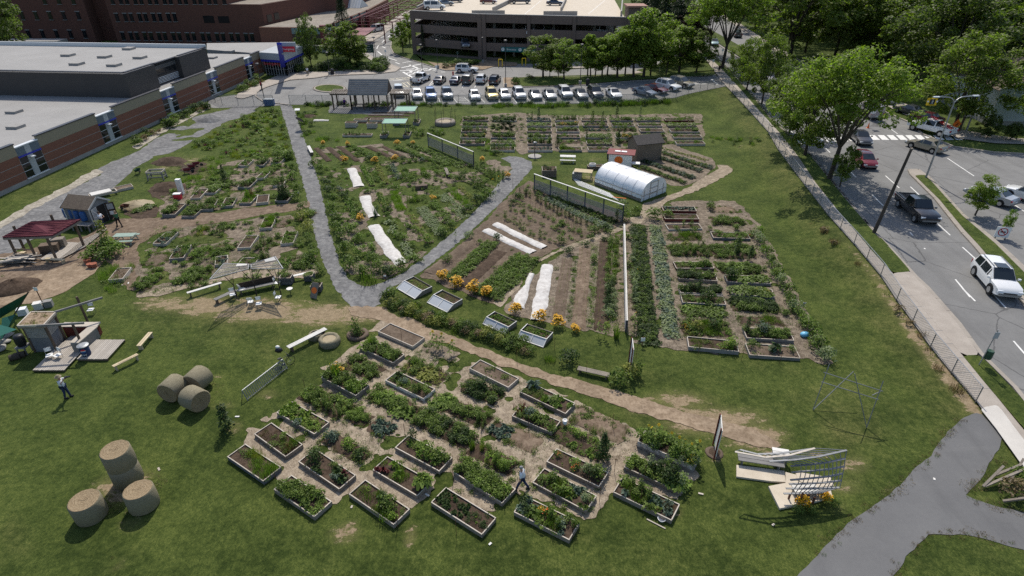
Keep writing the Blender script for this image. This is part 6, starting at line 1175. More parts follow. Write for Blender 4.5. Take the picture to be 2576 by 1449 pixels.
for x,y,s,lb in[(1970+52,1275,.8,'yellow flower bush at the corner of the lattice arbour'),(1978+95,1262,.75,'second yellow flower bush beside the lattice arbour')]:shrub(x-3,y,'rud',.85*s,lb,'flower bush',FB,'flower_bush')
for x,y in[(2005,1290),(2040,1285),(2100,1268)]:shrub(x,y,'big_g',.42,'%s low shrub at the front of the lattice arbour'%('left' if x<2010 else 'middle' if x<2050 else 'right'),group='arbour shrubs')
# butterfly lattice canopy and its seats
t=thing('butterfly_canopy','tilted butterfly-shaped lattice canopy on thin branching posts','canopy',(0,0,0));Pz=lambda x,y,z:Vector((*P(x,y,z),z))
wings=[[Pz(592,646,3.0),Pz(684,649,2.5),Pz(684,665,2.4),Pz(535,714,3.1)],[Pz(684,649,2.5),Pz(748,617,3.2),Pz(785,685,3.1),Pz(684,665,2.4)]]
wings=[[Pz(528+(a-535)*1.0,b,z)for a,b,z in((570,663,3.0),(632,664,2.4),(632,676,2.35),(535,702,3.1))],[Pz(a,b,z)for a,b,z in((632,664,2.4),(692,645,3.1),(712,675,3.0),(632,676,2.35))]]
for w in wings:
 A,B_,C_,D=w
 for i in range(4):MB().bar(w[i],w[(i+1)%4],.07,.06).build('edge_beam','metal_grey',t)
 for i in range(24):
  u=(i+.5)/24;p,q=A.lerp(B_,u),D.lerp(C_,u);MB().bar(p,q,.028,.02).build('slat','pale_board',t)
 for v in(.33,.66):MB().bar(A.lerp(D,v),B_.lerp(C_,v),.06,.05).build('beam','grey_board',t)
 p=[A.lerp(B_,.55).lerp(D.lerp(C_,.55),v)for v in(.02,.3)];q=[A.lerp(B_,.95).lerp(D.lerp(C_,.95),v)for v in(.02,.3)];MB().quad(p[0],q[0],q[1],p[1]).build('white_panel','white_board',t,loc=(0,0,.05))
for x,y,tx_,ty_ in[(596,748,560,690),(646,742,632,672),(708,745,700,668),(646,742,600,672),(708,745,660,660)]:
 g=G(x,y);q=Pz(tx_,ty_,2.7);m=Vector((g.x,g.y,1.2));mb=MB().tube(g,m,.05,.04);mb.tube(m,q,.035,.02).tube(m,(q.x+.8,q.y,q.z),.03,.015);mb.build('post','pole_wood',t)
bench((543,765),(597,740),'weathered angled bench, left arm under the butterfly canopy','grey_board',.4,.42,3);bench((600,742),(694,722),'weathered bench with dark back panel under the butterfly canopy','grey_board',.4,.42,3)
ang,l,c=yaw((603,738),(694,717));link('dark_panel',Bx((0,0,.55),(l,.05,.7)).mesh('dark_panel','dark_timber'),None,(c.x,c.y+.1,0),ang,'long dark board standing behind the seats of the butterfly canopy','board')
def chair(x,y,rz,label,mat='metal_grey',seat='white_paint'):
 t=T('chair',label,'chair',x,y,rz,'chairs of the garden');parts(t,'seat',seat,Bx((0,0,.44),(.42,.42,.03)));mb=MB().bar((0,.2,.66),(0,.24,.92),.4,.02,up=(0,1,0));mb.build('backrest',seat,t)
 for sx in(-.19,.19):
  for sy in(-.19,.19):MB().tube((sx,sy,0),(sx*.95,sy*.95,.43 if sy<0 else.9),.013,n=5).build('leg',mat,t)
for x,y,rz,lb in[(588,752,.5,'white folding chair left of the scarecrow-like white chair'),(612,738,2.5,'white rounded chair at the knee of the canopy bench'),(633,770,3.4,'dark chair with white seat in front of the canopy bench'),(654,775,.3,'white moulded chair lying at the canopy shadow'),(700,722,1.5,'green chair at the right end of the canopy bench, rear'),(702,758,1.6,'green chair at the right end of the canopy bench, front'),(130,905,.6,'grey armchair left of the deck corner'),(150,905,-.4,'grey armchair right beside the first on the deck'),(233,790,.2,'pale folding chair behind the deck shelter')]:chair(x,y,rz,lb)
t=T('side_table','small round white table right of the canopy chairs','table',731,738);mb=MB().lathe([(0,.5),(.25,.5),(.25,.47),(0,.47)],16);mb.build('top','white_board',t);MB().tube((0,0,0),(0,0,.47),.03).build('leg','steel_dark',t)
def planter_box(x,y,w,d,hh,label,mix='lush',mat='dark_bluegrey_wood',rz=0,dens=14,rim='white_board'):
 g=G(x,y);t=thing('planter_box',label,'planter',(g.x,g.y,float(gz(g.x,g.y))),rz,'slatted planter boxes')
 for k in range(max(2,int(hh/.14))):
  z=.08+k*.14
  for dx,dy,ln,ro in((0,-d/2,w,0),(0,d/2,w,0),(-w/2,0,d,1.5708),(w/2,0,d,1.5708)):link('board',board(round(ln,1),.12,mat),t,(dx,dy,z-.06),ro)
 parts(t,'soil','soil',Bx((0,0,hh/2-.05),(w-.06,d-.06,hh-.05)))
 its=fill([(-w/2,-d/2),(w/2,-d/2),(w/2,d/2),(-w/2,d/2)],mix,dens,random.Random(int(x)),hh-.1,(.6,.9))
 if its:link('planter_plants',scatter_mesh('planter_plants',its),None,t.location,rz,'leafy plants in the '+label,'planter plants',kind='stuff')
 return t
planter_box(723,712,.95,.7,.75,'dark slatted planter at the left end of the white plank bench');planter_box(780,703,.7,.7,.65,'dark slatted planter at the right end of the white plank bench');planter_box(798,730,.8,.7,.7,'dark slatted planter behind the leaning orange-disc board')
t=T('leaning_board','leaning plank board with a large orange disc','sign board',798,742,-.35);mb=MB().bar((0,-.5,0),(0,.1,1.15),.6,.06,up=(0,1,0));mb.build('panel','weathered_board',t);n_=Vector((0,-1.15,.6)).normalized();c_=Vector((0,-.2,.58))+n_*.045;MB().tube(c_,c_+n_*.012,.26,n=24).build('orange_disc','sign_orange',t)
# deck stage, clay oven shelter, counter
def deck(q,label,hh=.16):
 a,b,d=[Vector(P(*p,hh))for p in q];e1=b-a;e2=d-a;ang=math.atan2(e1.y,e1.x);l=e1.length;w=e2.length;t=thing('deck_platform',label,'deck',(a.x,a.y,0),ang,'deck platforms');sk=Matrix.Rotation(-ang,2)@e2;n=int(l/.14)
 bme=MB().bar((.065,0,hh),(.065+sk.x,sk.y,hh),.125,.03).mesh('deck_board','deck_board')
 for i in range(n):link('deck_board',bme,t,(i*l/n,BR.uniform(-.015,.015),0))
 for v in(0.02,.98):MB().bar((sk.x*v,sk.y*v,hh/2),(l+sk.x*v,sk.y*v,hh/2),.05,hh-.02).build('joist','brown_timber',t)
deck([(82,931),(162,931),(153,861)],'left deck platform in front of the counter');deck([(193,903),(270,903),(241,854)],'right deck platform in front of the counter',.18);deck([(158,862),(215,862),(190,835)],'rear deck platform under the counter',.14)
t=thing('counter','L-shaped counter of weathered planks on the deck','counter',(0,0,0));
def cbox(p,q,r_,z,hh,nm,mt,tt):
 a,b,d=[Vector((*P(*s_,z),z))for s_ in(p,q,r_)];e=b+(d-a);pl=[(v.x,v.y)for v in(a,b,e,d)]
 if(b-a).cross(d-a).z<0:pl.reverse()
 return MB().prism(pl,z-hh,z).build(nm,mt,tt)
cbox((174,861),(197,862),(224,819),.95,.07,'counter_top','pale_board',t);cbox((177,864),(197,865),(224,823),.88,.86,'counter_body','grey_board',t);cbox((152,821),(244,820),(162,810),.96,.07,'counter_top','pale_board',t);cbox((157,824),(240,823),(166,813),.89,.85,'counter_body','red_board',t)
t=thing('oven_shelter','stone-walled oven shelter with a soil-covered planted roof','shelter',(0,0,0));zr_=2.35
q=[Pz(44,820,zr_),Pz(110,818,zr_),Pz(141,785,zr_),Pz(79,785,zr_)];MB().prism([(v.x,v.y)for v in q],zr_-.22,zr_-.03).build('roof_tray','weathered_board',t)
for i in range(4):MB().bar(q[i],q[(i+1)%4],.08,.14).build('roof_edge','pale_board',t)
cc=sum(q,Vector())/4;mb=MB();mb.prism([((v.x-cc.x)*.97+cc.x,(v.y-cc.y)*.97+cc.y)for v in q],zr_-.1,zr_+.03);mb.build('roof_soil','dirt',t);link('roof_plants',scatter_mesh('roof_plants',[('tuft_'+random.choice('gxy'),cc.x+random.uniform(-.6,.6),cc.y+random.uniform(-.8,.8),zr_+.02,random.uniform(.6,1),0)for _ in range(26)]),t,kind='stuff')
w0=[((v.x-cc.x)*.8+cc.x,(v.y-cc.y)*.8+cc.y)for v in q];MB().prism(w0,0,1.25).build('stone_base','slate_board',t)
for k in range(9):
 for(ax,ay),(bx_,by_)in((w0[0],w0[1]),(w0[1],w0[2])):MB().bar((ax,ay,1.3+k*.1),(bx_,by_,1.3+k*.1),.12,.07).build('stone_course','stone',t)
for x,y,z in[(w0[0][0],w0[0][1],0),(w0[1][0]+.1,w0[1][1],0),(w0[2][0]+.1,w0[2][1],0),(w0[3][0],w0[3][1],0)]:MB().bar((x,y,0),(x,y,2.2),.12,.12).build('post','brown_timber',t)
for a,b,pf,lb in[((92,819),(211,812),(212,879),'front timber beam on a single post crossing above the counter'),((136,785),(258,748),(222,812),'rear timber beam on a single post reaching over the lawn')]:
 t=thing('timber_beam',lb,'timber beam',(0,0,0));A,B_=Pz(*a,2.4),Pz(*b,2.4);MB().bar(A,B_,.1,.14).build('beam','grey_board',t);g=G(*pf);k=A.lerp(B_,.78);MB().bar((g.x,g.y,0),(g.x,g.y,2.35),.12,.12).build('post','brown_timber',t)
 # cola barrel bin: dark blue with red, white and blue roundel
t=T('barrel_bin','dark blue drink-branded barrel bin with grey lid on the deck','bin',221,897,0,z=.18);MB().lathe([(.27,0),(.30,.1),(.31,.75),(.27,.78)],20).build('body','cloth_navy',t,smooth=True);MB().lathe([(.36,.78),(.37,.84),(.2,.88),(0,.88)],20).build('lid','galvanised',t)
for nm,mt,z0,z1 in(('emblem_red','red_sign',.02,.16),('emblem_white','sign_white',-.02,.02),('emblem_blue','blue_plastic',-.14,-.02)):
 mb=MB();pts=[]
 for i in range(9):
  zz=z0+(z1-z0)*i/8;wdt=math.sqrt(max(0,.16**2-zz*zz));pts.append((wdt,zz))
 vs=[];fs=[]
 for(wdt,zz)in pts:
  for s_ in(-1,-.5,0,.5,1):a=-1.25+s_*wdt/.31;vs.append((.316*math.cos(a),.316*math.sin(a),.5+zz))
 for i in range(8):
  for j in range(4):b=i*5+j;fs.append((b,b+1,b+6,b+5))
 mb.add(vs,fs);mb.build(nm,mt,t)
text('pepsi',.16,'sign_white',t,(.10,-.317,.22),(math.pi/2,0,.12))
# green shade sails, barrel, logs
t=thing('shade_sail','green shade sail rising to a peak at the left edge','shade sail',(0,0,0));MB().quad(Pz(-40,770,1.6),Pz(0,800,.9),Pz(42,775,1.2),Pz(74,734,2.6),Pz(0,775,2.0)).build('sail','green_sail',t);MB().quad(Pz(0,860,.4),Pz(5,800,1.5),Pz(38,790,1.3),Pz(45,795,.2)).build('sail_flap','green_sail',t);MB().bar(G(30,800),Pz(72,733,2.7),.08,.08).build('post','brown_timber',t)
t=thing('shade_sail','lower green shade sail pointing right at the left edge','shade sail',(0,0,0));MB().quad(Pz(-60,800,1.5),Pz(42,828,1.2),Pz(0,845,1.1),Pz(-60,880,1.0)).build('sail','green_sail',t)
t=T('rain_barrel','black barrel on a stand beside the oven shelter','barrel',66,886);MB().lathe([(.26,.65),(.32,.8),(.32,1.35),(.26,1.5),(0,1.5)],16).build('barrel','black_plastic',t,smooth=True);MB().box((0,0,.58),(.7,.7,.08)).build('stand_top','grey_board',t)
for sx in(-.28,.28):
 for sy in(-.28,.28):parts(t,'leg','grey_board',Bx((sx,sy,.28),(.08,.08,.56)))
for x,y,lb in[(40,905,'left cut log beside the oven shelter'),(52,900,'right cut log beside the oven shelter')]:g=G(x,y);link('log',MB().tube((-.3,0,.22),(.3,.12,.22),.22,n=12).mesh('log','bark'),None,g,.3,lb,'log','cut logs')
for i,(x,y)in enumerate([(8,862),(16,848),(3,878)]):g=G(x,y);link('flat_stone',MB().blob((0,0,.1),(.5,.4,.12),9,.2).mesh('flat_stone','stone',True),None,g,i,'%s flat pale stone from the back at the left edge'%nth(i),'stone','flat stones')
for x,y,w,lb,mt in[(100,775,.6,'white crate behind the oven shelter','white_board'),(125,770,.55,'grey crate with a dark side behind the oven shelter','grey_board'),(60,790,.6,'white bundle under the green sail','cloth_white')]:g=G(x,y);link('crate',MB().box((0,0,.25),(w,w*.8,.5)).box((0,0,.52),(w*1.05,w*.85,.04)).mesh('crate',mt),None,g,.4,lb,'crate','crates')
def stake_sign(x,y,hgt,label,mat='rust',sw=.3,sh=.3,sm='sign_white',rz=0):
 t=T('stake_sign',label,'sign',x,y,rz,'little garden signs');MB().bar((0,0,0),(0,0,hgt),.05,.05).build('stake',mat,t);MB().box((0,-.035,hgt-sh*.7),(sw,.02,sh)).build('plate',sm,t);return t
stake_sign(112,772,1.9,'brown post with a small white notice beside the earth yard');stake_sign(1615,870,.8,'white plant sign at the foot of the pale squash row');
stake_sign(970,706,.6,'white plant sign at the tip of the V field',sw=.2,sh=.15);stake_sign(752,492,.5,'white plant sign beside the main gravel path',sw=.2,sh=.15);stake_sign(2016+4,775,.6,'grey plant sign at the eastern edge',sw=.25,sh=.15,sm='panel_grey')
t=T('info_lectern','slanting white information board near the top of the gravel path','sign',750,288,.2);MB().bar((0,-.25,.75),(0,.25,.95),.8,.04).build('panel','sign_white',t);MB().bar((0,0,0),(0,0,.85),.07,.07).build('post','brown_timber',t)
t=T('disc_post','dark round disc on a short post beside the gravel path','post sign',758,326);MB().bar((0,0,0),(0,0,1.2),.08,.08).build('post','steel_dark',t);MB().tube((0,0,1.5),(.03,.05,1.56),.62,n=20).build('disc','steel_dark',t)
# maroon pavilion
t=thing('pavilion','open timber pavilion with a maroon shingle roof','pavilion',(0,0,0));zf,zb=2.35,3.3
rf=[Pz(7,598,zf),Pz(132,594,zf),Pz(204,553,2.9),Pz(80,559,3.2)];nrm=Vector((0,0,.12));MB().add([v for v in rf]+[v+nrm for v in rf],[(3,2,1,0),(4,5,6,7),(0,1,5,4),(1,2,6,5),(2,3,7,6),(3,0,4,7)]).build('roof','maroon_roof',t);MB().bar(rf[0]-nrm*.8,rf[1]-nrm*.8,.06,.18).build('fascia','weathered_board',t);MB().bar(rf[1]-nrm*.8,rf[2]-nrm*.8,.06,.18).build('fascia','weathered_board',t)
for k in range(9):a,b=rf[0].lerp(rf[3],k/9),rf[1].lerp(rf[2],k/9);MB().bar(a+nrm*1.12,b+nrm*1.12,.05,.03).build('shingle_course','maroon_roof',t)
for x,y,zz in[(45,648,2.3),(92,650,2.3),(142,652,2.3),(212,620,2.8),(64,632,2.6),(158,610,2.9)]:g=G(x,y);MB().bar((g.x,g.y,0),(g.x,g.y,zz),.16,.16).build('post','brown_timber',t)
g1,g2=G(45,648),G(92,650);MB().bar((g1.x,g1.y,.9),(g2.x,g2.y,.9),.06,.1).build('rail','brown_timber',t)
deck([(100,652),(143,655),(165,608)],'pavilion floor deck, shaded half',.12);deck([(143,655),(215,619),(204,606)],'pavilion floor deck, sunlit half',.13)
for x,y,w,d,hh,rz,lb,mt in[(130,632,1.5,.8,.8,.3,'wooden crate bench under the pavilion roof','brown_timber'),(150,622,1.3,.7,.95,.3,'tall wooden box under the pavilion roof','weathered_board'),(60,642,.5,.4,.35,.1,'brown carton beside the pavilion post','yellow_board')]:
 g=G(x,y);tt=thing('wooden_box',lb,'wooden box',g,rz,'boxes in the pavilion');planks=4
 for k in range(planks):parts(tt,'side_board',mt,Bx((0,-d/2,hh*(k+.5)/planks),(w,.04,hh/planks-.02)))
 parts(tt,'carcass',mt,Bx((0,.02,hh/2),(w-.04,d-.04,hh-.02)))
bench((118,658),(165,662),'low plank bench in the sun in front of the pavilion','yellow_board',.35,.35,1,leg='yellow_board')
# wood pile
g=G(55,658);t=thing('wood_pile','untidy pile of grey planks in front of the pavilion','wood pile',g);rr2=random.Random(8)
for k in range(34):
 a=rr2.uniform(-.35,.35)+(.2 if k%3 else-.4);MB().bar((-rr2.uniform(.6,1.7),0,0),(rr2.uniform(.6,1.6),0,.05),rr2.uniform(.08,.2),.04).build('plank',rr2.choice(['weathered_board','grey_board','pale_board']),t,(rr2.uniform(-.5,.5),rr2.uniform(-.5,.5),.05+k*.014),a)
 # grey shed with open door and blue barrels
t=T('garden_shed','grey sided shed with white trim and open barn doors beside blue barrels','shed',232,556,math.radians(-12));shed(t,3.0,2.4,2.0,2.75,'grey_siding','brown_shingle');
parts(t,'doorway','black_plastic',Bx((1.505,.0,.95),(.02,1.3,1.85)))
dl=Bx((0,0,.95),(.05,.75,1.85)).build('door','panel_grey',t,(1.55,-.72,0),.2)
for a,b in(((0,-.36,.05),(0,.36,.95)),((0,.36,.95),(0,-.36,1.85))):MB().bar((.04,a[1],a[2]),(.04,b[1],b[2]),.03,.1).build('brace','white_board',dl)
for y,z,l_,v in((0,.05,.75,0),(0,.95,.75,0),(0,1.85,.75,0),(-.36,.95,1.85,1),(.36,.95,1.85,1)):Bx((.035,y,z),(.03,.08 if v else l_,l_ if v else.08)).build('door_trim','white_board',dl)
dr=Bx((0,0,.95),(.05,.8,1.85)).build('door','dark_timber',t,(1.85,.95,0),-.95);Bx((.04,0,1.45),(.02,.55,.6)).build('poster','panel_grey',dr);Bx((.04,0,.75),(.02,.4,.4)).build('poster','sign_white',dr)
bl=MB().lathe([(.27,0),(.3,.1),(.3,.8),(.27,.9),(.2,.93),(0,.93)],16).mesh('barrel','blue_plastic',True)
for i,(x,y)in enumerate([(178,562),(193,564),(206,568),(221,571)]):g=G(x,y);link('barrel',bl,None,(g.x,g.y,.75),0,'%s blue barrel from the left beside the grey shed'%nth(i),'barrel','blue barrels')
t=T('barrel_stand','low timber stand carrying the blue barrels','stand',200,578,-.15)
for k in range(4):parts(t,'plank','grey_board',Bx((0,-.3+k*.2,.7),(3.2,.17,.06)))
for x in(-1.4,-.4,.5,1.4):parts(t,'leg','grey_board',Bx((x,-.25,.34),(.1,.1,.68)),Bx((x,.25,.34),(.1,.1,.68)))
def wheelbarrow(x,y,rz,label,mat):
 t=T('wheelbarrow',label,'wheelbarrow',x,y,rz,'wheelbarrows');mb=MB();a=[(-.4,-.3,.62),(.45,-.25,.6),(.45,.25,.6),(-.4,.3,.62)];b=[(-.25,-.18,.35),(.3,-.15,.35),(.3,.15,.35),(-.25,.18,.35)];mb.add(a+b,[(0,1,5,4),(1,2,6,5),(2,3,7,6),(3,0,4,7),(4,5,6,7)]);mb.build('tray',mat,t)
 MB().tube((.6,-.04,.2),(.6,.04,.2),.2,n=14).build('wheel','tyre',t)
 for s_ in(-1,1):MB().path([(.6,s_*.08,.2),(-.3,s_*.22,.4),(-1.0,s_*.28,.6)],.02).build('handle','weathered_board',t);MB().tube((-.3,s_*.2,.4),(-.35,s_*.22,0),.018).build('leg','steel_dark',t)
wheelbarrow(349,437,1.8,'green wheelbarrow on the gravel edge','green_barrel');wheelbarrow(318,528,2.8,'brown wheelbarrow beside the straw pile','rust');wheelbarrow(472,436,.6,'left overturned reddish wheelbarrow by the soil heap','red_steel');wheelbarrow(484,427,.6,'middle overturned reddish wheelbarrow by the soil heap','red_steel');wheelbarrow(495,420,.6,'right overturned reddish wheelbarrow by the soil heap','red_steel')
t=T('sieving_table','weathered open sieving table standing in the grass','table',397,450,.12)
for sx in(-.9,.9):
 for sy in(-.55,.55):MB().bar((sx,sy,0),(sx*.9,sy*.9,1.0),.12,.12).build('leg','grey_board',t)
for a,b in(((-.9,-.55),(.9,-.55)),((.9,-.55),(.9,.55)),((.9,.55),(-.9,.55)),((-.9,.55),(-.9,-.55))):MB().bar((*a,1.0),(*b,1.0),.06,.2).build('frame_board','pale_board',t);MB().bar((*a,.4),(*b,.4),.05,.12).build('stretcher','grey_board',t)
t=T('upright_fridge','narrow white box standing upright among the plots','box',458,488,.1);parts(t,'body','white_paint',Bx((0,0,.9),(.5,.45,1.8)));parts(t,'door','white_board',Bx((0,-.24,.9),(.46,.03,1.7)))
t=T('cooler','red cooler box with white lid beside the upright white box','cooler',449,500,.1);parts(t,'body','red_sign',Bx((0,0,.3),(.75,.5,.6)));parts(t,'lid','white_paint',Bx((0,0,.63),(.78,.53,.08)))
def heap(x,y,rx,ry,hh,mat,label,name='soil_heap',cat='heap'):
 g=G(x,y);r=random.Random(int(x+y));V=[];F=[];n=20;m=7
 for j in range(m+1):
  for i in range(n):a=2*math.pi*i/n;q=j/m;jj=1+r.uniform(-.1,.1);V.append((rx*q*math.cos(a)*jj,ry*q*math.sin(a)*jj,hh*(1-q**1.3)*(1+r.uniform(-.14,.14))-(.04 if j==m else 0)))
 for j in range(m):
  for i in range(n):F.append((j*n+i,(j+1)*n+i,(j+1)*n+(i+1)%n,j*n+(i+1)%n))
 me=bpy.data.meshes.new(name);me.from_pydata(V,[],F);me.materials.append(M(mat));me.polygons.foreach_set('use_smooth',[True]*len(F));link(name,me,None,(g.x,g.y,g.z),0,label,cat,'heaps of earth and straw')
heap(38,722,2.0,1.7,.7,'soil','dark brown soil heap at the left edge');heap(345,515,1.9,1.5,.5,'straw','straw and compost pile near the brown wheelbarrow','straw_pile');heap(425,472,2.2,1.6,.55,'soil','large dark soil heap beside the upright white box');heap(425,408,2.2,1.5,.5,'soil','soil heap at the gravel edge');heap(490,425,2.0,1.3,.35,'soil','low soil heap under the overturned wheelbarrows');heap(530,300,2.6,2.2,.7,'gravel','grey gravel heap on the gravel yard','gravel_heap');heap(775,292,1.4,1.0,.3,'soil','small earth heap near the information board')
for x,y,s_,lb in[(228,672,.26,'left terracotta pot by the bushes'),(238,672,.28,'right terracotta pot by the bushes'),(222,662,.3,'terracotta pot behind the pair')]:g=G(x,y);link('pot',MB().lathe([(s_*.7,0),(s_,s_*1.4),(s_*.85,s_*1.4),(0,s_*1.2)],14).mesh('pot','terracotta',True),None,g,0,lb,'plant pot','terracotta pots')
for x,y,s_ in[(230,655,1.0),(245,648,1.1),(262,640,1.3),(285,635,1.2),(300,640,1.2),(270,618,.9),(275,655,1.2)]:shrub(x,y,random.choice(['big_g','big_y','big_b']),s_,'%s loose shrub from the left between pavilion and picnic table'%nth([230,245,262,270,275,285,300].index(x)),group='shrubs by the pavilion')
shrub(276,630,'pole_y',1.5,'tall yellowing shrub between pavilion and picnic table')
t=T('framed_bed','white framed low bed tilted on the grass above the shed','frame',262,492,.75);
for dx,dy,l_,w_ in((0,-.5,2.6,.1),(0,.5,2.6,.1),(-1.3,0,.1,1),(1.3,0,.1,1)):parts(t,'board','pale_board',Bx((dx,dy,.3),(l_,w_,.2)))
parts(t,'lid','white_board',Bx((-.2,0,.5),(2.0,1.1,.04)))
bed_at(tuple(G(312,475))[:2],.7,1.8,1.2,'small framed square bed of bare earth on the gravel edge',mat='pale_board',mix='sparse',dens=0,soil='light_soil')
# timber shelter with pergolas
t=thing('timber_shelter','timber shelter with grey shingle gable roof and slatted pergola wings','shelter',(0,0,0));a,b=G(890,276),G(972,276);w_=b.x-a.x;yb=a.y;dp_=3.6
for x0 in(a.x-.3,a.x+w_*.33,a.x+w_*.66,a.x+w_+.3):
 for yy in(yb,yb+dp_):MB().bar((x0,yy,0),(x0,yy,2.5),.2,.2).build('post','brown_timber',t)
for s_ in(-1,1):
 y0=yb+dp_/2+s_*(dp_/2+.5);y1=yb+dp_/2;V=[(a.x-.6,y0,2.5),(a.x+w_+.5,y0,2.5),(a.x+w_+.5,y1,4.5),(a.x-.6,y1,4.5)];MB().add(V+[(p[0],p[1],p[2]+.14)for p in V],[(0,1,2,3),(4,5,6,7),(0,1,5,4),(1,2,6,5),(3,0,4,7)]).build('roof_panel','grey_board',t)
 for k in range(8):q=(k+.5)/8;MB().bar((V[0][0],y0+(y1-y0)*q,2.67+2.0*q),(V[1][0],y0+(y1-y0)*q,2.67+2.0*q),.05,.03).build('shingle_course','slate_board',t)
for x0 in(a.x-.55,a.x+w_+.45):MB().add([(x0,yb-.4,2.5),(x0,yb+dp_+.4,2.5),(x0,yb+dp_/2,4.4)],[(0,1,2)]).build('gable','brown_timber',t)
for x0,x1 in((836,890),(985,1030)):
 A,B_=G(x0,276),G(x1,276);
 for xx in(A.x+.3,B_.x-.3):
  for yy in(yb,yb+2.6):MB().bar((xx,yy,0),(xx,yy,2.5),.2,.2).build('post','brown_timber',t)
 for yy in(yb,yb+2.6):MB().bar((A.x,yy,2.55),(B_.x,yy,2.55),.1,.2).build('beam','brown_timber',t)
 n=13
 for k in range(n):xx=A.x+(B_.x-A.x)*k/(n-1);MB().bar((xx,yb-.4,2.72),(xx,yb+3.0,2.72),.12,.1).build('rafter','weathered_board',t)
for i,(x0,x1)in enumerate([(886,916),(935,970)]):bench((x0,268),(x1,268),'%s bench inside the timber shelter'%['left','right'][i],'brown_timber',.5,.45,2)
sheet('gravel_pad',[[(830,262),(1035,262),(1040,282),(1000,290),(825,284)]],'gravel',.012,.4,.2,1)
# green shade tables and planters
def net_table(p,q,back,zt,label):
 A,B_=Pz(*p,zt),Pz(*q,zt);D=Pz(*back,zt+.25);C_=B_+(D-A);t=thing('net_table',label,'shade frame',(0,0,0),0,'green net shade frames');MB().quad(A,B_,C_,D).build('net','green_net',t)
 for a_,b_ in((A,B_),(B_,C_),(C_,D),(D,A)):MB().bar(a_,b_,.09,.09).build('frame_rail','picnic_green',t)
 for v in(A,B_,C_,D):MB().bar((v.x,v.y,0),v,.09,.09).build('leg','weathered_board',t)
 for v in((A+D)/2,(B_+C_)/2):planter_box(*PX(v.x,v.y-.3,0),.9,2.2,.45,'grey planter under the '+label,'lush','grey_board',dens=6)
net_table((961,310),(1019,310),(968,298),2.0,'nearer green net shade frame');net_table((992,279),(1043,279),(1000,267),2.1,'farther green net shade frame')
planter_box(900,342,4.2,.9,.35,'long low planter with climbing plants on the far lawn','tomato','pale_board',dens=5)
for i,(x,y,w,d)in enumerate([(885,318,1.7,1.0),(937,320,1.4,1.0),(908,306,2.0,.9),(948,306,2.0,.9)]):planter_box(x,y,w,d,.5 if i>1 else.8,'%s of the four small raised planters on the far lawn'%nth(i),'sparse','pale_board',dens=4)
for x,y in[(1040,330),(1062,338),(1085,335),(1105,340),(1050,345)]:shrub(x,y,'big_g',.8,'%s round shrub from the left in the small bed on the far lawn'%nth(sorted([1040,1062,1085,1105,1050]).index(x)),group='far lawn shrubs')
# bits round the tunnel
planter_box(1381,440,1.7,1.5,.95,'slatted compost bin full of dark stalks','dark','brown_timber',dens=3);planter_box(1497,424,1.9,.8,.45,'dark crate planter beside the tunnel','sparse','dark_timber',.1,2)
t=T('potting_table','pale plywood-topped table over a dark cage beside the long fence','table',1460,448,-.25);parts(t,'top','yellow_board',Bx((.3,.1,.95),(2.2,1.2,.04)));parts(t,'cage','metal_grey',Bx((-.4,0,.35),(1.1,1.0,.7)))
for sx,sy in((-.7,-.45),(1.3,-.45),(1.3,.6),(-.7,.6)):parts(t,'leg','grey_board',Bx((sx,sy,.47),(.08,.08,.94)))
t=T('bulk_bag','white bulk bag standing by the tunnel end','bag',1490,424);mb=MB().lathe([(.4,0),(.45,.3),(.42,.7),(.36,.72),(.38,.35),(0,.3)],12);mb.build('bag','row_cover_fabric',t,smooth=True)
t=T('tray_table','white mesh tray on legs between kiosk and tunnel','tray',1598,424,-.2);parts(t,'tray','white_paint',Bx((0,0,.75),(1.0,.8,.1)));[parts(t,'leg','metal_grey',Bx((sx,sy,.35),(.05,.05,.7)))for sx in(-.45,.45)for sy in(-.35,.35)]
t=T('round_base_post','post on a round pale stone base on the lawn','post',1345,394);MB().lathe([(.9,0),(.9,.12),(.7,.16),(0,.16)],18).build('base','stone',t);MB().tube((0,0,.1),(0,0,1.8),.06).build('post','brown_timber',t);MB().blob((0,0,1.9),(.3,.2,.15),8).build('basin','metal_grey',t)
g=G(1480,480);tt=thing('drip_pipes','bundle of pale pipes lying between the fence and the tunnel','pipes',(0,0,0))
for k in range(8):a_,b_=G(1440+k*2,448+k*2.5),G(1535+k*3,487+k*2.5);MB().tube((a_.x,a_.y,.04),(b_.x,b_.y,.04),.03,n=5).build('pipe','white_paint',tt)
for x,y,c_,lb in[(1558,498,'sign_orange','orange plank near the tunnel door'),(1550,500,'cloth_green','green plank near the tunnel door')]:g=G(x,y);link('plank',Bx((0,0,.05),(1.5,.1,.04)).mesh('plank',c_),None,g,-.3,lb,'plank')
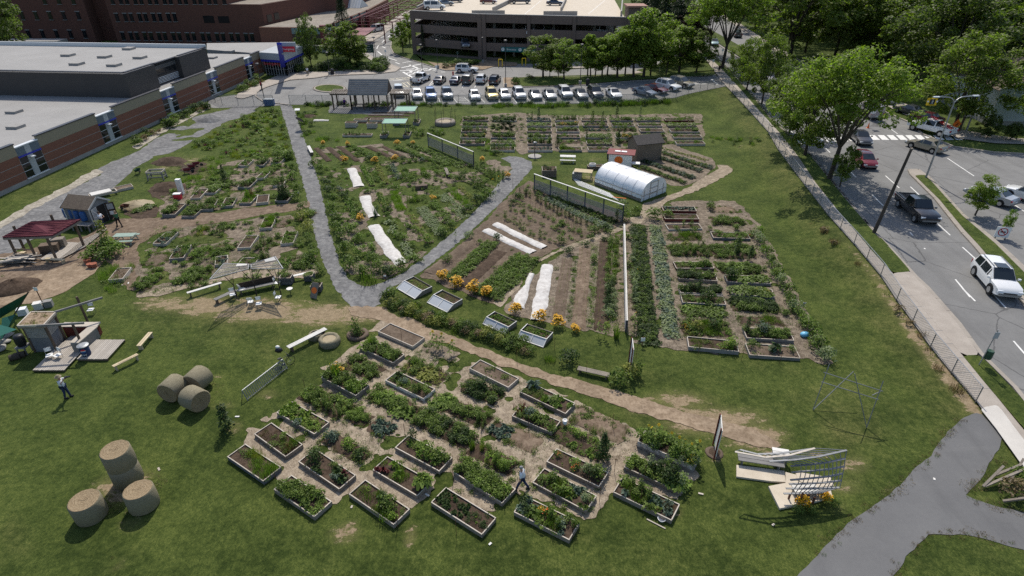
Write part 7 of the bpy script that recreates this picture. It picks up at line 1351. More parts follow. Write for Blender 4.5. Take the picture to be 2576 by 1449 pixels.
# small items
g=P(1421,1062,.35);link('bucket',MB().lathe([(.11,0),(.15,.3),(.13,.3),(.1,.22),(0,.22)],14).mesh('bucket','white_paint',True),None,(g[0],g[1],.24),0,'white bucket standing in a near bed','bucket')
g=G(1664,1308);link('basin',MB().lathe([(.14,0),(.22,.16),(.2,.16),(.12,.03),(0,.03)],14).mesh('basin','white_paint',True),None,g,0,'white bowl on the lawn beside the rightmost front bed','bowl')
g=G(1650,1318);link('plank',Bx((0,0,.03),(1.0,.06,.03)).mesh('plank','pale_board'),None,g,-.6,'thin pale stick lying below the rightmost front bed','stick')
g=G(2023,845);link('bag',MB().blob((0,0,.15),(.38,.26,.2),10,.12).mesh('bag','light_blue_bag',True),None,g,.3,'light blue bag beside the eastern edge plants','bag')
for i,(x,y)in enumerate([(597,1048),(1015,1275),(1233,1368),(1763,1242),(692,1171),(1945,1320),(1075,1245),(885,1275),(1525,942),(400,1180),(2350,1205),(308,717),(323,712)]):
 g=G(x,y);link('litter',MB().box((0,0,.02),(.16+.1*(i%3==0),.1,.03),i).mesh('litter',['white_board','pale_board'][i%2]),None,g,i,'small pale scrap lying on the grass','scrap','pale scraps on the ground')
for k,e in enumerate([[(2420,1050),(2340,1145),(2224,1255),(2137,1313),(2050,1400)],[(2520,1150),(2425,1250),(2576,1290)],[(2576,1378),(2430,1342),(2345,1342),(2240,1440)]]):
 it=[]
 for a,b in zip(e,e[1:]):
  A,B_=G(*a),G(*b)
  for i in range(int((B_-A).length*7)):v=A.lerp(B_,random.random());it.append((random.choice(['tuft_x','tuft_g','flat_x','tuft_x']),v.x+random.uniform(-.3,.25),v.y+random.uniform(-.3,.25),v.z,random.uniform(.4,.9),random.uniform(0,6)))
 link('edge_grass',scatter_mesh('edge_grass',it),label='ragged dry grass fringe along the asphalt path',cat='grass',kind='stuff')
 # stakes beside the near beds
sg='thin garden stakes'
smh=MB().tube((0,0,0),(.02,0,1.1),.014,n=5).mesh('stake','rust')
for i,(x,y)in enumerate([(1011,860),(1300,905),(1610,1268),(1508,1262),(1270,1260),(1440,1355),(1362,1205),(1230,1190),(1140,1210),(1390,1080),(1180,1050),(1100,1020),(995,1010),(935,1085),(1330,1080),(1020,1100),(862,920),(770,985),(660,1140),(1212,1085),(1540,1075),(1475,940),(1100,870),(700,1225),(880,1230),(1000,1325),(1148,1345),(1545,1190),(1620,1205),(1395,880),(1865,905),(1755,895),(1960,915),(1600,900)]+[(1290+13*k+9*j,470+7*k+j*16)for k in range(12)for j in range(3)]+[(1350+k*30,590-k*0)for k in range(0)]+[(1160+k*12,425+(k%3)*9)for k in range(9)]+[(1905+k*12,600+k*24)for k in range(12)]):g=G(x,y);link('stake',smh,None,g,i,'thin upright stake among the plots','stake',sg)
t=thing('rustic_fence','tumbledown rustic rail fence with a wiry bush at the lower right path fork','rustic fence',(0,0,0))
for a,b in(((2470,1228),(2510,1196)),((2535,1218),(2560,1178)),((2474,1228),(2560,1205)),((2500,1200),(2556,1192)),((2520,1265),(2580,1275))):MB().bar(G(*a)+Vector((0,0,.15)),G(*b)+Vector((0,0,.75)),.12,.1).build('rail','weathered_board',t)
for x,y,p,w in((2545,1245,'big_x','wiry brown bush behind the rustic rails'),(2575,1215,'big_g','green bush at the right end of the rustic rails')):shrub(x,y,p,.9,w)
# ================================================================ VEHICLES
# station: (x, floor z, belt z, roof z, half width floor, belt, roof) ; roof == belt outside the cabin
CAR={'sedan':dict(L=4.7,st=[(-2.35,.42,.80,.80,.70,.72,.60),(-2.2,.30,.98,.98,.82,.84,.74),(-1.55,.24,1.03,1.03,.88,.88,.76),(-.95,.24,1.0,1.40,.89,.89,.62),(.15,.24,.96,1.45,.89,.89,.64),(.95,.24,.93,.95,.89,.88,.76),(1.9,.26,.80,.80,.87,.84,.70),(2.25,.32,.66,.66,.78,.76,.62),(2.37,.42,.58,.58,.68,.66,.5)],cab=(2,3,4,5),wb=(-1.35,1.4)),'hatch':dict(L=4.2,st=[(-2.1,.42,.85,.85,.70,.74,.60),(-2.0,.30,1.0,1.15,.82,.84,.62),(-1.55,.24,1.02,1.46,.87,.87,.62),(-.6,.24,1.0,1.53,.88,.88,.64),(.25,.24,.98,1.48,.88,.88,.63),(1.05,.24,.96,.98,.88,.86,.74),(1.75,.26,.84,.84,.85,.82,.68),(2.0,.32,.68,.68,.76,.74,.6),(2.1,.42,.58,.58,.66,.64,.5)],cab=(1,2,4,5),wb=(-1.25,1.25)),'suv':dict(L=4.8,st=[(-2.4,.48,.95,.95,.78,.82,.70),(-2.33,.36,1.10,1.25,.88,.90,.70),(-2.05,.30,1.12,1.68,.92,.92,.68),(-1.0,.30,1.10,1.76,.93,.93,.70),(.2,.30,1.08,1.72,.93,.93,.70),(1.0,.30,1.06,1.09,.93,.91,.80),(2.0,.32,.98,.98,.91,.88,.76),(2.3,.38,.82,.82,.84,.80,.68),(2.4,.48,.70,.70,.74,.7,.6)],cab=(1,2,4,5),wb=(-1.45,1.42)),'van':dict(L=5.4,st=[(-2.7,.45,1.2,1.2,.92,.95,.82),(-2.68,.40,1.25,2.0,.95,.97,.80),(-2.5,.36,1.25,2.1,.97,.98,.82),(-1.0,.36,1.25,2.12,.98,.98,.82),(.9,.36,1.22,2.08,.98,.98,.80),(1.75,.36,1.2,1.24,.97,.95,.84),(2.4,.38,1.05,1.05,.94,.9,.76),(2.65,.42,.85,.85,.86,.82,.7),(2.72,.5,.7,.7,.76,.72,.6)],cab=(1,2,4,5),wb=(-1.7,1.75)),'pickup':dict(L=5.7,st=[(-2.85,.50,1.05,1.05,.90,.93,.90),(-2.82,.42,1.12,1.12,.94,.96,.92),(-.85,.42,1.12,1.12,.95,.96,.92),(-.78,.42,1.12,1.78,.95,.96,.72),(.45,.42,1.12,1.82,.95,.96,.74),(1.15,.42,1.12,1.16,.95,.94,.84),(2.4,.42,1.08,1.08,.94,.90,.80),(2.75,.46,.92,.92,.90,.86,.76),(2.85,.52,.8,.8,.84,.8,.7)],cab=(2,3,4,5),wb=(-1.75,1.85))}
CM={}
def car_meshes(kind):
 if kind in CM:return CM[kind]
 d=CAR[kind];st=d['st'];out={};mb=MB();rings=[]
 for x,zf_,zb_,zr2,wf,wb_,wr in st:
  zm=zf_+(zb_-zf_)*.45;rg=[(wf*.8,zf_),(wf,zf_+.08),(wb_*1.01,zm),(wb_,zb_),(wr,zr2 if zr2>zb_+.02 else zb_+.02),(wr*.55,(zr2 if zr2>zb_+.02 else zb_+.02)+.035)]
  rings.append([(x,y,z)for y,z in rg]+[(x,-y,z)for y,z in reversed(rg)])
 n=len(rings[0])
 for r_ in rings:mb.v+=r_
 for i in range(len(rings)-1):
  for j in range(n):mb.f.append((i*n+j,i*n+(j+1)%n,(i+1)*n+(j+1)%n,(i+1)*n+j));mb.mi.append(0)
 mb.f+=[tuple(range(n)),tuple(len(mb.v)-1-i for i in range(n))];mb.mi+=[0,0]
 out['body']=(mb.mesh('body','car_white',True,32),(0,0,0));r0,r1,f0,f1=d['cab']
 def edge(i,k,s):x,zf_,zb_,zr2,wf,wb_,wr=st[i];return(x,s*wb_,zb_)if k==0 else(x,s*wr,zr2)
 def lerp3(a,b,t):return tuple(a[q]+(b[q]-a[q])*t for q in range(3))
 def pane(a,b,c,e,off,ins=.1):
  cx=tuple((a[q]+b[q]+c[q]+e[q])/4 for q in range(3));P4=[tuple(p[q]+(cx[q]-p[q])*ins+off[q]for q in range(3))for p in(a,b,c,e)];return P4
 m=MB();m.quad(*pane(edge(f1,1,1),edge(f1,1,-1),edge(f0,1,-1),edge(f0,1,1),(.03,0,.045),.07));out['windscreen']=m
 m=MB();m.quad(*pane(edge(r0,1,-1),edge(r0,1,1),edge(r1,1,1),edge(r1,1,-1),(-.035,0,.045 if kind!='van' else.0),.09));out['rear_window']=m
 for s in(-1,1):
  m=MB();idx=list(range(r1,f0+1));
  for a_,b_ in zip(idx,idx[1:]):m.quad(*pane(edge(a_,0,s),edge(b_,0,s),edge(b_,1,s),edge(a_,1,s),(0,s*.02,0),.11))
  m.quad(*pane(edge(f0,0,s),edge(f1,0,s),edge(f1,1,s),edge(f0,1,s),(0,s*.02,0),.16));out['side_window'+('' if s<0 else '2')]=m
  x,zf_,zb_,zr2,wf,wb_,wr=st[-2];out['headlight'+('' if s<0 else '2')]=MB().box((x-.06,s*wb_*.82,zb_-.05),(.26,.34,.16));x,zf_,zb_,zr2,wf,wb_,wr=st[1];out['taillight'+('' if s<0 else '2')]=MB().box((x-.06,s*wb_*.9,zb_-.16 if kind!='van' else 1.1),(.12,.2,.26 if kind in('van','suv','pickup')else.16))
  x=st[f1][0]-.15;out['wing_mirror'+('' if s<0 else '2')]=MB().box((x,s*(st[f1][5]+.12),st[f1][2]+.12),(.12,.2,.14))
 out['grille']=MB().box((st[-1][0]-.02,0,st[-1][2]-.04),(.06,.9,.14));out['number_plate']=MB().box((st[0][0]-.01,0,.66),(.03,.34,.15));out['bumper']=MB().box((st[-1][0]-.08,0,st[-1][1]+.08),(.2,1.5 if kind!='hatch' else 1.35,.14)).box((st[0][0]+.06,0,st[0][1]+.04),(.18,1.5 if kind!='hatch' else 1.4,.14))
 if kind=='pickup':
  out['load_bed']=MB().box((-1.85,0,1.165),(1.85,1.5,.02));out['bed_wall']=MB().box((-1.85,.83,1.18),(2.0,.07,.1)).box((-1.85,-.83,1.18),(2.0,.07,.1)).box((-2.82,0,1.18),(.07,1.72,.1))
 if kind in('suv','van'):out['roof_rail']=MB().bar((-1.8,.6,st[3][3]+.06),(.2,.6,st[3][3]+.05),.04,.05).bar((-1.8,-.6,st[3][3]+.06),(.2,-.6,st[3][3]+.05),.04,.05)
 res={'body':(out['body'][0],None)}
 ms={'wind':'car_glass','rear':'car_glass','side':'car_glass','head':'lens_clear','tail':'lens_red','gril':'steel_dark','numb':'sign_white','bump':'metal_grey','load':'black_plastic','roof':'metal_grey'}
 for k,m in out.items():
  if k!='body':res[k]=(m.mesh(k.rstrip('2'),ms.get(k[:4],'car_white')),ms.get(k[:4]))
 r=.34 if kind in('sedan','hatch')else.40;hw=st[3][4]-.06;ty=MB().tube((0,-.11,0),(0,.11,0),r,n=20).mesh('wheel','tyre',False);ri=MB().tube((0,-.125,0),(0,.125,0),r*.62,n=14).mesh('rim','rim');ar=MB().tube((0,-.02,0),(0,.02,0),r*1.17,n=20).mesh('wheel_arch','black_plastic')
 CM[kind]=(res,ty,ri,ar,r,hw,d['wb']);return CM[kind]
CARG={}
def car(x,y,deg,kind,col,label,group,cat='car',z=None,s=1.0):
 g=G(x,y);res,ty,ri,ar,r,hw,wb=car_meshes(kind);zz=(g.z+.035)if z is None else z
 if z is not None:q=P(x,y,z);g=Vector((q[0],q[1],z))
 t=thing({'pickup':'pickup_truck','van':'van'}.get(kind,'car'),label,cat,(g.x,g.y,zz),math.radians(deg),group,s)
 for k,(me,mt)in res.items():
  o=link(k.rstrip('2'),me,t)
  if mt is None:o.material_slots[0].link='OBJECT';o.material_slots[0].material=M(col)
 for wx in wb:
  for sy in(-1,1):
   w=link('wheel',ty,t,(wx,sy*hw,r));link('rim',ri,w);link('wheel_arch',ar,t,(wx,sy*(hw+.07),r+.03))
 return t
PG='cars parked in the hospital car park'
hd1,hd2=81,-79
for x,y,k,c,lb in[(1107,208,'sedan','car_black','black sedan beside the white pickup in the upper parking row'),(1147,209,'sedan','car_navy','dark sedan left of the minivan in the upper parking row'),(1178,208,'van','car_darkgrey','dark grey minivan in the upper parking row'),(1212,207,'suv','car_white','white small SUV in the upper parking row'),(1245,209,'suv','car_black','black crossover at the right end of the upper parking row')]:car(x,y,hd1,k,c,lb,PG,z=None,s=.86 if k=='van' else.95)
car(1060,206,72,'pickup','car_white','white pickup truck at the left of the upper parking row',PG,'pickup truck')
for x,y,k,c,lb in[(1004,240,'suv','car_silver','silver car partly hidden by the pergola wing'),(1050,246,'hatch','car_white','white hatchback just right of the pergola wing'),(1084,247,'suv','car_blue','light blue car in the lower parking row'),(1125,246,'suv','car_bluegrey','grey blue SUV left of the hatched bay'),(1194,249,'hatch','car_white','white hatchback right of the hatched bay'),(1237,247,'suv','car_yellow','only yellow car in the lower parking row'),(1269,247,'hatch','car_white','white car right of the yellow one'),(1306,246,'suv','car_white','white crossover second to the right of the yellow car'),(1346,247,'sedan','car_silver','silver sedan in the middle of the lower parking row'),(1382,246,'sedan','car_silver','pale silver sedan next to the large white SUV'),(1421,243,'suv','car_white','large white SUV in the lower parking row'),(1460,245,'sedan','car_grey','grey sedan left of the dark SUV'),(1497,243,'suv','car_darkgrey','dark SUV with bright windscreen near the right of the row'),(1543,244,'sedan','car_white','white sedan alone at the right end of the lower parking row')]:car(x,y,hd2,k,c,lb,PG)
for x,y,k,c,lb in[(1621,239,'sedan','car_bluegrey','grey blue sedan parked at an angle by the fence corner'),(1650,232,'sedan','car_maroon','dark red sedan parked at an angle'),(1680,225,'suv','car_white','white SUV parked at an angle'),(1713,218,'suv','car_beige','big pale beige SUV at the upper end of the angled cars')]:car(x,y,-52,k,c,lb,PG)
car(1175,182,-8,'suv','car_white','white SUV driving past the parkade entrance','moving vehicles');car(947,80,-114,'van','car_white','white panel van stopped at the hospital entrance','moving vehicles','van')
ROOFZ=8.75
for x,y,a,k,c,lb in[(1094,24,5,'van','car_white','white minivan on the parkade roof'),(1120,13,15,'sedan','car_bluegrey','grey blue sedan on the parkade roof'),(1143,5,20,'sedan','car_navy','dark car at the back of the parkade roof'),(1229,8,-5,'sedan','car_maroon','dark red sedan on the parkade roof'),(1309,8,0,'pickup','car_navy','dark pickup on the parkade roof'),(1396,12,-4,'sedan','car_navy','navy sedan beside the roof divider wall')]:car(x,y,a,k,c,lb,'cars on the parkade roof',z=ROOFZ)
SG='vehicles on the street'
for x,y,a,k,c,lb in[(1709,35,-105,'suv','car_bluegrey','grey SUV far up the street'),(1712,8,75,'sedan','car_white','white car farthest up the street'),(1731,6,75,'sedan','car_navy','dark car beside the farthest white one'),(1741,14,78,'suv','car_black','black SUV far up the street'),(1796,113,-102,'sedan','car_teal','teal sedan under the tall leaning tree'),(1937,203,-100,'sedan','car_lavender','pale car seen between the tree crowns'),(2185,292,83,'van','car_lavender','lilac silver minivan at the crosswalk sign'),(2233,258,-120,'sedan','car_grey','grey car in the tree shade beyond the minivan'),(2285,287,110,'sedan','car_darkgrey','dark grey sedan behind the red one at the kerb'),(2326,306,116,'sedan','car_maroon','dark red sedan behind the white work truck'),(2162,357,-99,'sedan','car_black','dark sedan entering the crosswalk under the big tree'),(2326,377,118,'sedan','car_beige','beige sedan turning at the head of the median'),(2172,415,-98,'hatch','car_red','bright red hatchback in the tree shade'),(2487,505,118,'sedan','car_silver','silver coupe behind the young median tree'),(2582,505,120,'suv','car_white','white vehicle cut off by the right edge')]:car(x,y,a,k,c,lb,SG)
t=car(2338,334,118,'pickup','car_white','white work truck with a red ladder on its bed at the crosswalk',SG,'pickup truck',s=1.05)
lad=thing('ladder','red ladder leaning over the bed of the white work truck','ladder',t.location,t.rotation_euler.z);mb=MB();[mb.bar((-2.7,s,1.2),(.4,s,2.2),.05,.09)for s in(-.25,.25)];[mb.bar((-2.6+k*.34,-.25,1.23+k*.11),(-2.6+k*.34,.25,1.23+k*.11),.06,.04)for k in range(9)];mb.build('rails_and_rungs','ink_red',lad)
car(2301,541,-97,'pickup','car_black','black pickup truck driving toward the viewer in the near lanes',SG,'pickup truck',s=1.02)
car(2497,720,-104,'suv','car_white','white SUV nearest the viewer, sunroof and roof rails',SG,s=1.03);MB().box((-.1,0,1.80),(.8,.85,.03)).build('sunroof','car_glass',[o for o in COL.objects if o.get('label','').startswith('white SUV nearest')][0])
t=car(1853,92,80,'pickup','car_darkgrey','dark work truck with orange load far up the street',SG,'pickup truck')
# ================================================================ CHAIN-LINK FENCES
def chain_fence(pts,hgt,label,every=3.0,barb=False):
 W_=[Vector(G(*p))for p in pts];t=thing('chain_link_fence',label,'chain-link fence',(0,0,0),0,'chain-link fences');pm=MB().tube((0,0,0),(0,0,hgt),.035,n=6).mesh('post','metal_grey');k=0
 for a,b in zip(W_,W_[1:]):
  n=max(1,round((b-a).length/every));
  for i in range(n):
   p,q=a.lerp(b,i/n),a.lerp(b,(i+1)/n);p.z,q.z=hz(p.x,p.y),hz(q.x,q.y);link('post',pm,t,p);e=Vector((0,0,hgt));MB().tube(p+e,q+e,.022,n=5).build('top_rail','galvanised',t)
   d=(q-p);an=math.atan2(d.y,d.x);l=Vector((d.x,d.y)).length;m=MB();m.quad((0,0,.03),(l,0,.03+d.z),(l,0,hgt+d.z),(0,0,hgt));m.build('mesh','chain_link',t,p,an);k+=1
 link('post',pm,t,(W_[-1].x,W_[-1].y,hz(W_[-1].x,W_[-1].y)))
chain_fence(FENCE_DP,1.25,'long chain-link fence on the bank between garden and street pavement')
chain_fence([(1833,225),(1815,214),(1760,231),(1700,248),(1640,257),(1500,262)],1.5,'chain-link fence around the upper corner of the car park');chain_fence([(1500,262),(1288,264),(1020,264),(730,264)],1.7,'straight chain-link fence between car park and garden');chain_fence([(690,266),(640,265),(560,265),(525,250)],1.8,'short chain-link fence left of the garden gate')
# ================================================================ POLES, LAMPS, SIGNS
LPG='hospital lamp posts'
def lamp(x,y,hgt,label):
 t=T('street_lamp',label,'street lamp',x,y,0,LPG);MB().box((0,0,.35),(.5,.5,.7)).build('concrete_base','grey_concrete',t);MB().tube((0,0,.6),(0,0,hgt),.07,.05).build('pole','steel_dark',t);MB().lathe([(.05,hgt),(.34,hgt+.1),(.30,hgt+.28),(.05,hgt+.34)],12).build('lamp_head','steel_dark',t);MB().lathe([(0,hgt+.02),(.26,hgt+.08)],12).build('lens','lens_clear',t)
for x,y,hh,lb in[(667,258,6.3,'at the left end of the drive by the fence'),(830,188,4.2,'beside the black bin near the emergency entrance'),(947,160,5.4,'at the island tip of the entrance drive'),(1063,186,5.6,'at the painted hatching with a small notice'),(1102,172,5.6,'in front of the left parkade wing'),(1215,158,5.2,'beside the parkade pier'),(1272,219,8.2,'on the kerb island at the end of the upper parking row'),(1413,160,4.6,'against the right parkade wing'),(1459,212,7.0,'among the young trees of the island'),(1555,150,5.5,'at the right end of the parkade')]:lamp(x,y,hh,'dark lamp post '+lb)
def street_arm(x,y,hgt,arms,label):
 t=T('street_light',label,'street light',x,y);MB().tube((0,0,0),(0,0,hgt-.8),.11,.07).build('pole','galvanised',t)
 for dx,dy in arms:pts=[(dx*(1-math.cos(a)),dy*(1-math.cos(a)),hgt-.8+.8*math.sin(a))for a in np.linspace(0,1.57,6)]+[(dx*2.0,dy*2.0,hgt+.05)];MB().path(pts,.05).build('arm','galvanised',t);MB().box((dx*2.3,dy*2.3,hgt+.05),(.7,.22,.12),math.atan2(dy,dx)).build('lamp_head','lens_clear',t)
street_arm(2328,449,9.2,[(1,.15),(-1,-.1)],'double-armed galvanised street light at the head of the median')
t=T('crossing_beacon','overhead crosswalk beacon on a long mast arm across the street','crossing beacon',2430,330);g=t.location;zt=6.3;q=Pz(2348,245,zt)-g;MB().tube((0,0,0),(0,0,zt),.12).build('mast','galvanised',t);MB().tube((0,0,zt-.2),(q.x,q.y,zt-g.z),.06).build('arm','galvanised',t)
MB().box((q.x,q.y,q.z-.55),(1.3,.18,.95)).build('yellow_sign','sign_yellow',t);MB().box((q.x,q.y-.1,q.z-.55),(.7,.03,.7)).build('sign_face','ink_black',t)
for s_ in(-.62,.62):MB().lathe([(0,0),(.13,0)],12).build('beacon_light','lens_clear',t,(q.x+s_,q.y-.13,q.z-.5)).rotation_euler=(1.57,0,0)
def walker(t,x,y,z,s,mat,yy=-.05):
 mb=MB();[mb.bar((x+a*s,y+yy,z+b*s),(x+c*s,y+yy,z+d*s),.07*s,.02,up=(0,1,0))for a,b,c,d in((0,.1,0,.35),(0,.1,-.18,-.35),(0,.1,.2,-.32),(0,.3,.2,.08),(0,.3,-.18,.12))];mb.tube((x,y+yy-.01,z+.46*s),(x,y+yy+.01,z+.46*s),.07*s,n=10);mb.build('walking_figure',mat,t)
walker(t,q.x,q.y-.06,q.z-.58,.7,'sign_white')
for x,y,hh,lb in[(2184,320,2.6,'white walking-figure sign in front of the lilac minivan'),(2418,330,2.7,'white walking-figure sign on the far pavement')]:
 t=T('pedestrian_sign',lb,'traffic sign',x,y,.1,'pedestrian signs');MB().tube((0,0,0),(0,0,hh),.03).build('pole','galvanised',t);MB().box((0,-.04,hh-.1),(.85,.02,1.0)).build('plate','sign_white',t);walker(t,0,-.04,hh-.15,.85,'ink_black',-.02)
def diamond(x,y,lb):t=T('roadwork_sign',lb,'roadwork sign',x,y,.1,'orange roadwork signs');MB().box((0,0,1.2),(.95,.03,.95),R=Matrix.Rotation(math.radians(45),3,'Y')).build('plate','sign_orange',t);MB().bar((-.5,.1,0),(0,0,1.0),.04,.04).bar((.5,.1,0),(0,0,1.0),.04,.04).build('stand','steel_dark',t);MB().bar((-.15,-.03,1.0),(.15,-.03,1.3),.12,.02,up=(0,1,0)).build('symbol','ink_black',t)
diamond(2399,333,'orange roadwork sign with flag at the far pavement corner');diamond(2049,240,'orange roadwork sign on the far median, between tree crowns');diamond(1920,165,'orange sign far up the street near the median tip')
for x,y,lb in[(2183,322,'small orange cone below the walking-figure sign'),(1690,14,'orange cone far up the street, left'),(1701,16,'orange cone far up the street, right'),(1683,8,'farthest orange cone up the street'),(1888,118,'orange barrel near the dark work truck')]:g=G(x,y);link('traffic_cone',MB().lathe([(.22,0),(.22,.05),(.14,.06),(.04,.75),(0,.75)],12).mesh('traffic_cone','sign_orange'),None,g,0,lb,'traffic cone','traffic cones')
t=T('no_entry_board','white board with a red crossed circle on the median grass','sign',2514,602,-.25);MB().box((0,0,.75),(1.15,.05,1.0)).build('plate','sign_white',t);mb=MB();n=24;mb.path([(.36*math.cos(2*math.pi*i/n),-.04,.78+.36*math.sin(2*math.pi*i/n))for i in range(n+1)],.035,5);mb.tube((-.25,-.04,1.03),(.25,-.04,.53),.03);mb.build('red_ring','ink_red',t);MB().box((0,-.035,.78),(.42,.02,.12)).build('symbol','ink_black',t);MB().box((-.4,0,.12),(.06,.06,.25)).box((.4,0,.12),(.06,.06,.25)).build('leg','black_plastic',t)
# big leaning utility pole
A=G(2197,588);q=up(A+Vector((0,.6,0)),2293,374);t=thing('utility_pole','tall dark wooden utility pole on the near verge','utility pole',A,0,'utility poles');MB().tube((0,0,0),q-A,.17,.11,12).build('shaft','pole_wood',t);MB().box((q-A)*.999,(.2,.2,.16)).build('cap','weathered_board',t)
for k in range(7):v=(q-A)*(.2+.1*k);MB().tube(v+Vector((.1,-.1,0)),v+Vector((.2,-.2,0)),.012,n=4).build('step_bolt','galvanised',t)
for x,y,hh,lb in[(2412,330,9.0,'wooden pole with crossarms and transformers among the right-hand trees'),(1950,100,9,'far utility pole at the top right')]:
 t=T('utility_pole',lb,'utility pole',x,y,0,'utility poles');MB().tube((0,0,0),(.3,0,hh),.16,.1).build('shaft','pole_wood',t)
 for z in(hh-.4,hh-1.2):MB().bar((-1.1,0,z),(1.4,0,z),.1,.12).build('crossarm','pole_wood',t)
g=G(2412,330)
for k in range(4):
 a=Vector((g.x+.3*k,g.y,g.z+8.6-.4*(k%2)));b=Vector((g.x+46,g.y-26,g.z+7.8-.3*k));mb=MB();pts=[a.lerp(b,i/12)-Vector((0,0,1.4*math.sin(math.pi*i/12)))for i in range(13)];mb.path(pts,.025,4);mb.build('overhead_wire','steel_dark',None,label='%s sagging overhead wire from the top at the right edge'%nth(k),cat='wire',group='overhead wires')
t=T('bus_stop','bus stop pole with a green bin and small notice at the lower right kerb','bus stop',2460,922);MB().tube((0,0,0),(.1,0,3.0),.035).build('pole','galvanised',t);MB().box((.12,-.05,2.6),(.32,.03,.5)).build('notice','panel_grey',t);MB().lathe([(.2,.7),(.23,.75),(.23,1.3),(.2,1.34),(0,1.3)],14,(.32,0,0)).build('bin','green_barrel',t)
t=T('direction_sign','dark green hospital direction board on two posts','sign',926,152,.15);MB().box((0,0,2.6),(3.2,.1,1.8)).build('board','sign_green',t);[MB().box((s_,0,.9),(.12,.12,1.8)).build('post','steel_dark',t)for s_ in(-1.4,1.4)]
for z,s_ in((3.1,'Emergency'),(2.6,'Outpatients'),(2.15,'Main Entrance')):text(s_,.34,'sign_white',t,(0,-.06,z),(math.pi/2,0,0))
for x,y,hh,lb in[(973,163,3.2,'small round sign at the island tip'),(1658,184,2.6,'parking notice on the tree island'),(1790,180,2.4,'street name sign near the pavement corner'),(1812,162,3.2,'round sign on a thin pole beside the leaning tree'),(1098,186-10,1.0,'little post sign by the planting bed'),(1152,160,2.6,'green arrow sign in the planting bed')]:t=T('small_sign',lb,'sign',x,y,0,'small signs');MB().tube((0,0,0),(0,0,hh),.035).build('pole','galvanised',t);MB().box((0,-.04,hh-.25),(.4,.03,.5)).build('plate','sign_white' if 'arrow' not in lb else 'sign_green',t)
for x,y,lb in[(837,188,'black litter bin beside the lamp at the emergency entrance'),(1478,214,'dark litter bin under the island lamp')]:t=T('litter_bin',lb,'litter bin',x,y,0,'litter bins');MB().lathe([(.35,0),(.38,1.0),(.36,1.05)],14).build('body','black_plastic',t);MB().lathe([(.38,1.05),(.2,1.25),(0,1.25)],14).build('lid','steel_dark',t)
t=T('recycling_bin','blue box bin at the garden gate by the fence','bin',679,264);parts(t,'body','blue_plastic',Bx((0,0,.5),(1.6,.8,1.0)));parts(t,'lid','panel_grey',Bx((0,0,1.04),(1.65,.85,.08)))
t=T('fire_hydrant','red hydrant beside the moving white SUV','hydrant',1140,191);MB().lathe([(.2,0),(.16,.1),(.16,.7),(.2,.75),(.1,.95),(0,.98)],10).build('body','ink_red',t)
for x,y in[(838,180),(875,181)]:bench((x-12,y),(x+12,y),'dark bench on the entrance pavement, %s'%('left one' if x<850 else 'right one below the hedge'),'dark_timber',.5,.5,2)
# ================================================================ BUILDINGS
# long low brick and beige panel wing on the left
A0=P(7,491);D0=Vector((.086,.9963));N0=Vector((-D0.y,D0.x));ANG0=math.atan2(D0.y,D0.x);top_y=lambda x:342-.381*(x-90)
U=lambda x:ONPL(x,top_y(x),A0,D0)[0]
t=thing('clinic_wing','long low hospital wing with brick and beige wall panels and grey flat roof','building',(A0[0],A0[1],0),ANG0)
cuts=[(-45,U(32),0),(U(32),U(90),1),(U(90),U(237),0),(U(237),U(282),1),(U(282),U(400),0),(U(400),U(435),1),(U(435),U(516),0),(U(516),U(542),1),(U(542),U(612),0),(U(612),U(631),1),(U(631),U(652),0)]
WB=lambda nm,mt,u0,u1,z0,z1,pr=0,th=.3,par=None:MB().box(((u0+u1)/2,th/2-pr,(z0+z1)/2),(u1-u0,th,z1-z0)).build(nm,mt,par or t)
for u0,u1,bay in cuts:
 if not bay:
  WB('base_course','grey_concrete',u0,u1,0,.5,.03);WB('brick_panel','brick_red',u0,u1,.5,3.3);WB('beige_panel','beige_block',u0,u1,3.303,4.6,.01);WB('coping','coping_dark',u0-.1,u1+.1,4.6,4.72,.08,.5)
  for z in(1.35,2.3):WB('brick_stripe','grey_concrete',u0,u1,z,z+.05,.012,.1)
 else:
  w=u1-u0;WB('base_course','grey_concrete',u0,u1,0,.45,.03);WB('window_sill','coping_white',u0,u1,.45,.55,.1,.4);WB('centre_panel','panel_grey',u0+w*.37,u0+w*.6,.55,4.15,.02);WB('cap','coping_white',u0,u1,4.15,4.27,.08,.5);WB('blue_band','blue_band',u0,u1,3.0,3.18,.06,.3)
  for a,b in((0,.37),(.6,1)):
   WB('spandrel','spandrel',u0+w*a,u0+w*b,3.18,4.15,0)
   for k in range(3):f=WB('window','coping_white',u0+w*a,u0+w*b,.55+k*.815,.55+(k+1)*.815,-.04,.2);MB().box((u0+w*(a+b)/2,.03,.55+(k+.5)*.815),(w*(b-a)-.14,.04,.74)).build('pane','dark_glass',f)
  MB().box((u0+w*.48,-.25,2.75),(.5,.45,.12)).build('wall_lamp','coping_white',t)
def wl(u,v):return(A0[0]+D0.x*u+N0.x*v,A0[1]+D0.y*u+N0.y*v)
UE=U(652)
MB().prism([P(*q,3.9)[:2]for q in((641,133),(655,132),(700,124),(757,112),(700,106),(520,108),(520,124))],0,3.9).build('rear_roof','roof_membrane',t,(-A0[0]*D0.x-A0[1]*D0.y,-A0[0]*N0.x-A0[1]*N0.y,0),-ANG0)
MB().prism([(-45,.3),(UE,.3),(UE,95),(-45,95)],3.6,4.0).build('roof','roof_membrane',t);MB().box((UE,50,2),(.3,99,3.9)).build('end_wall','charcoal_cladding',t)
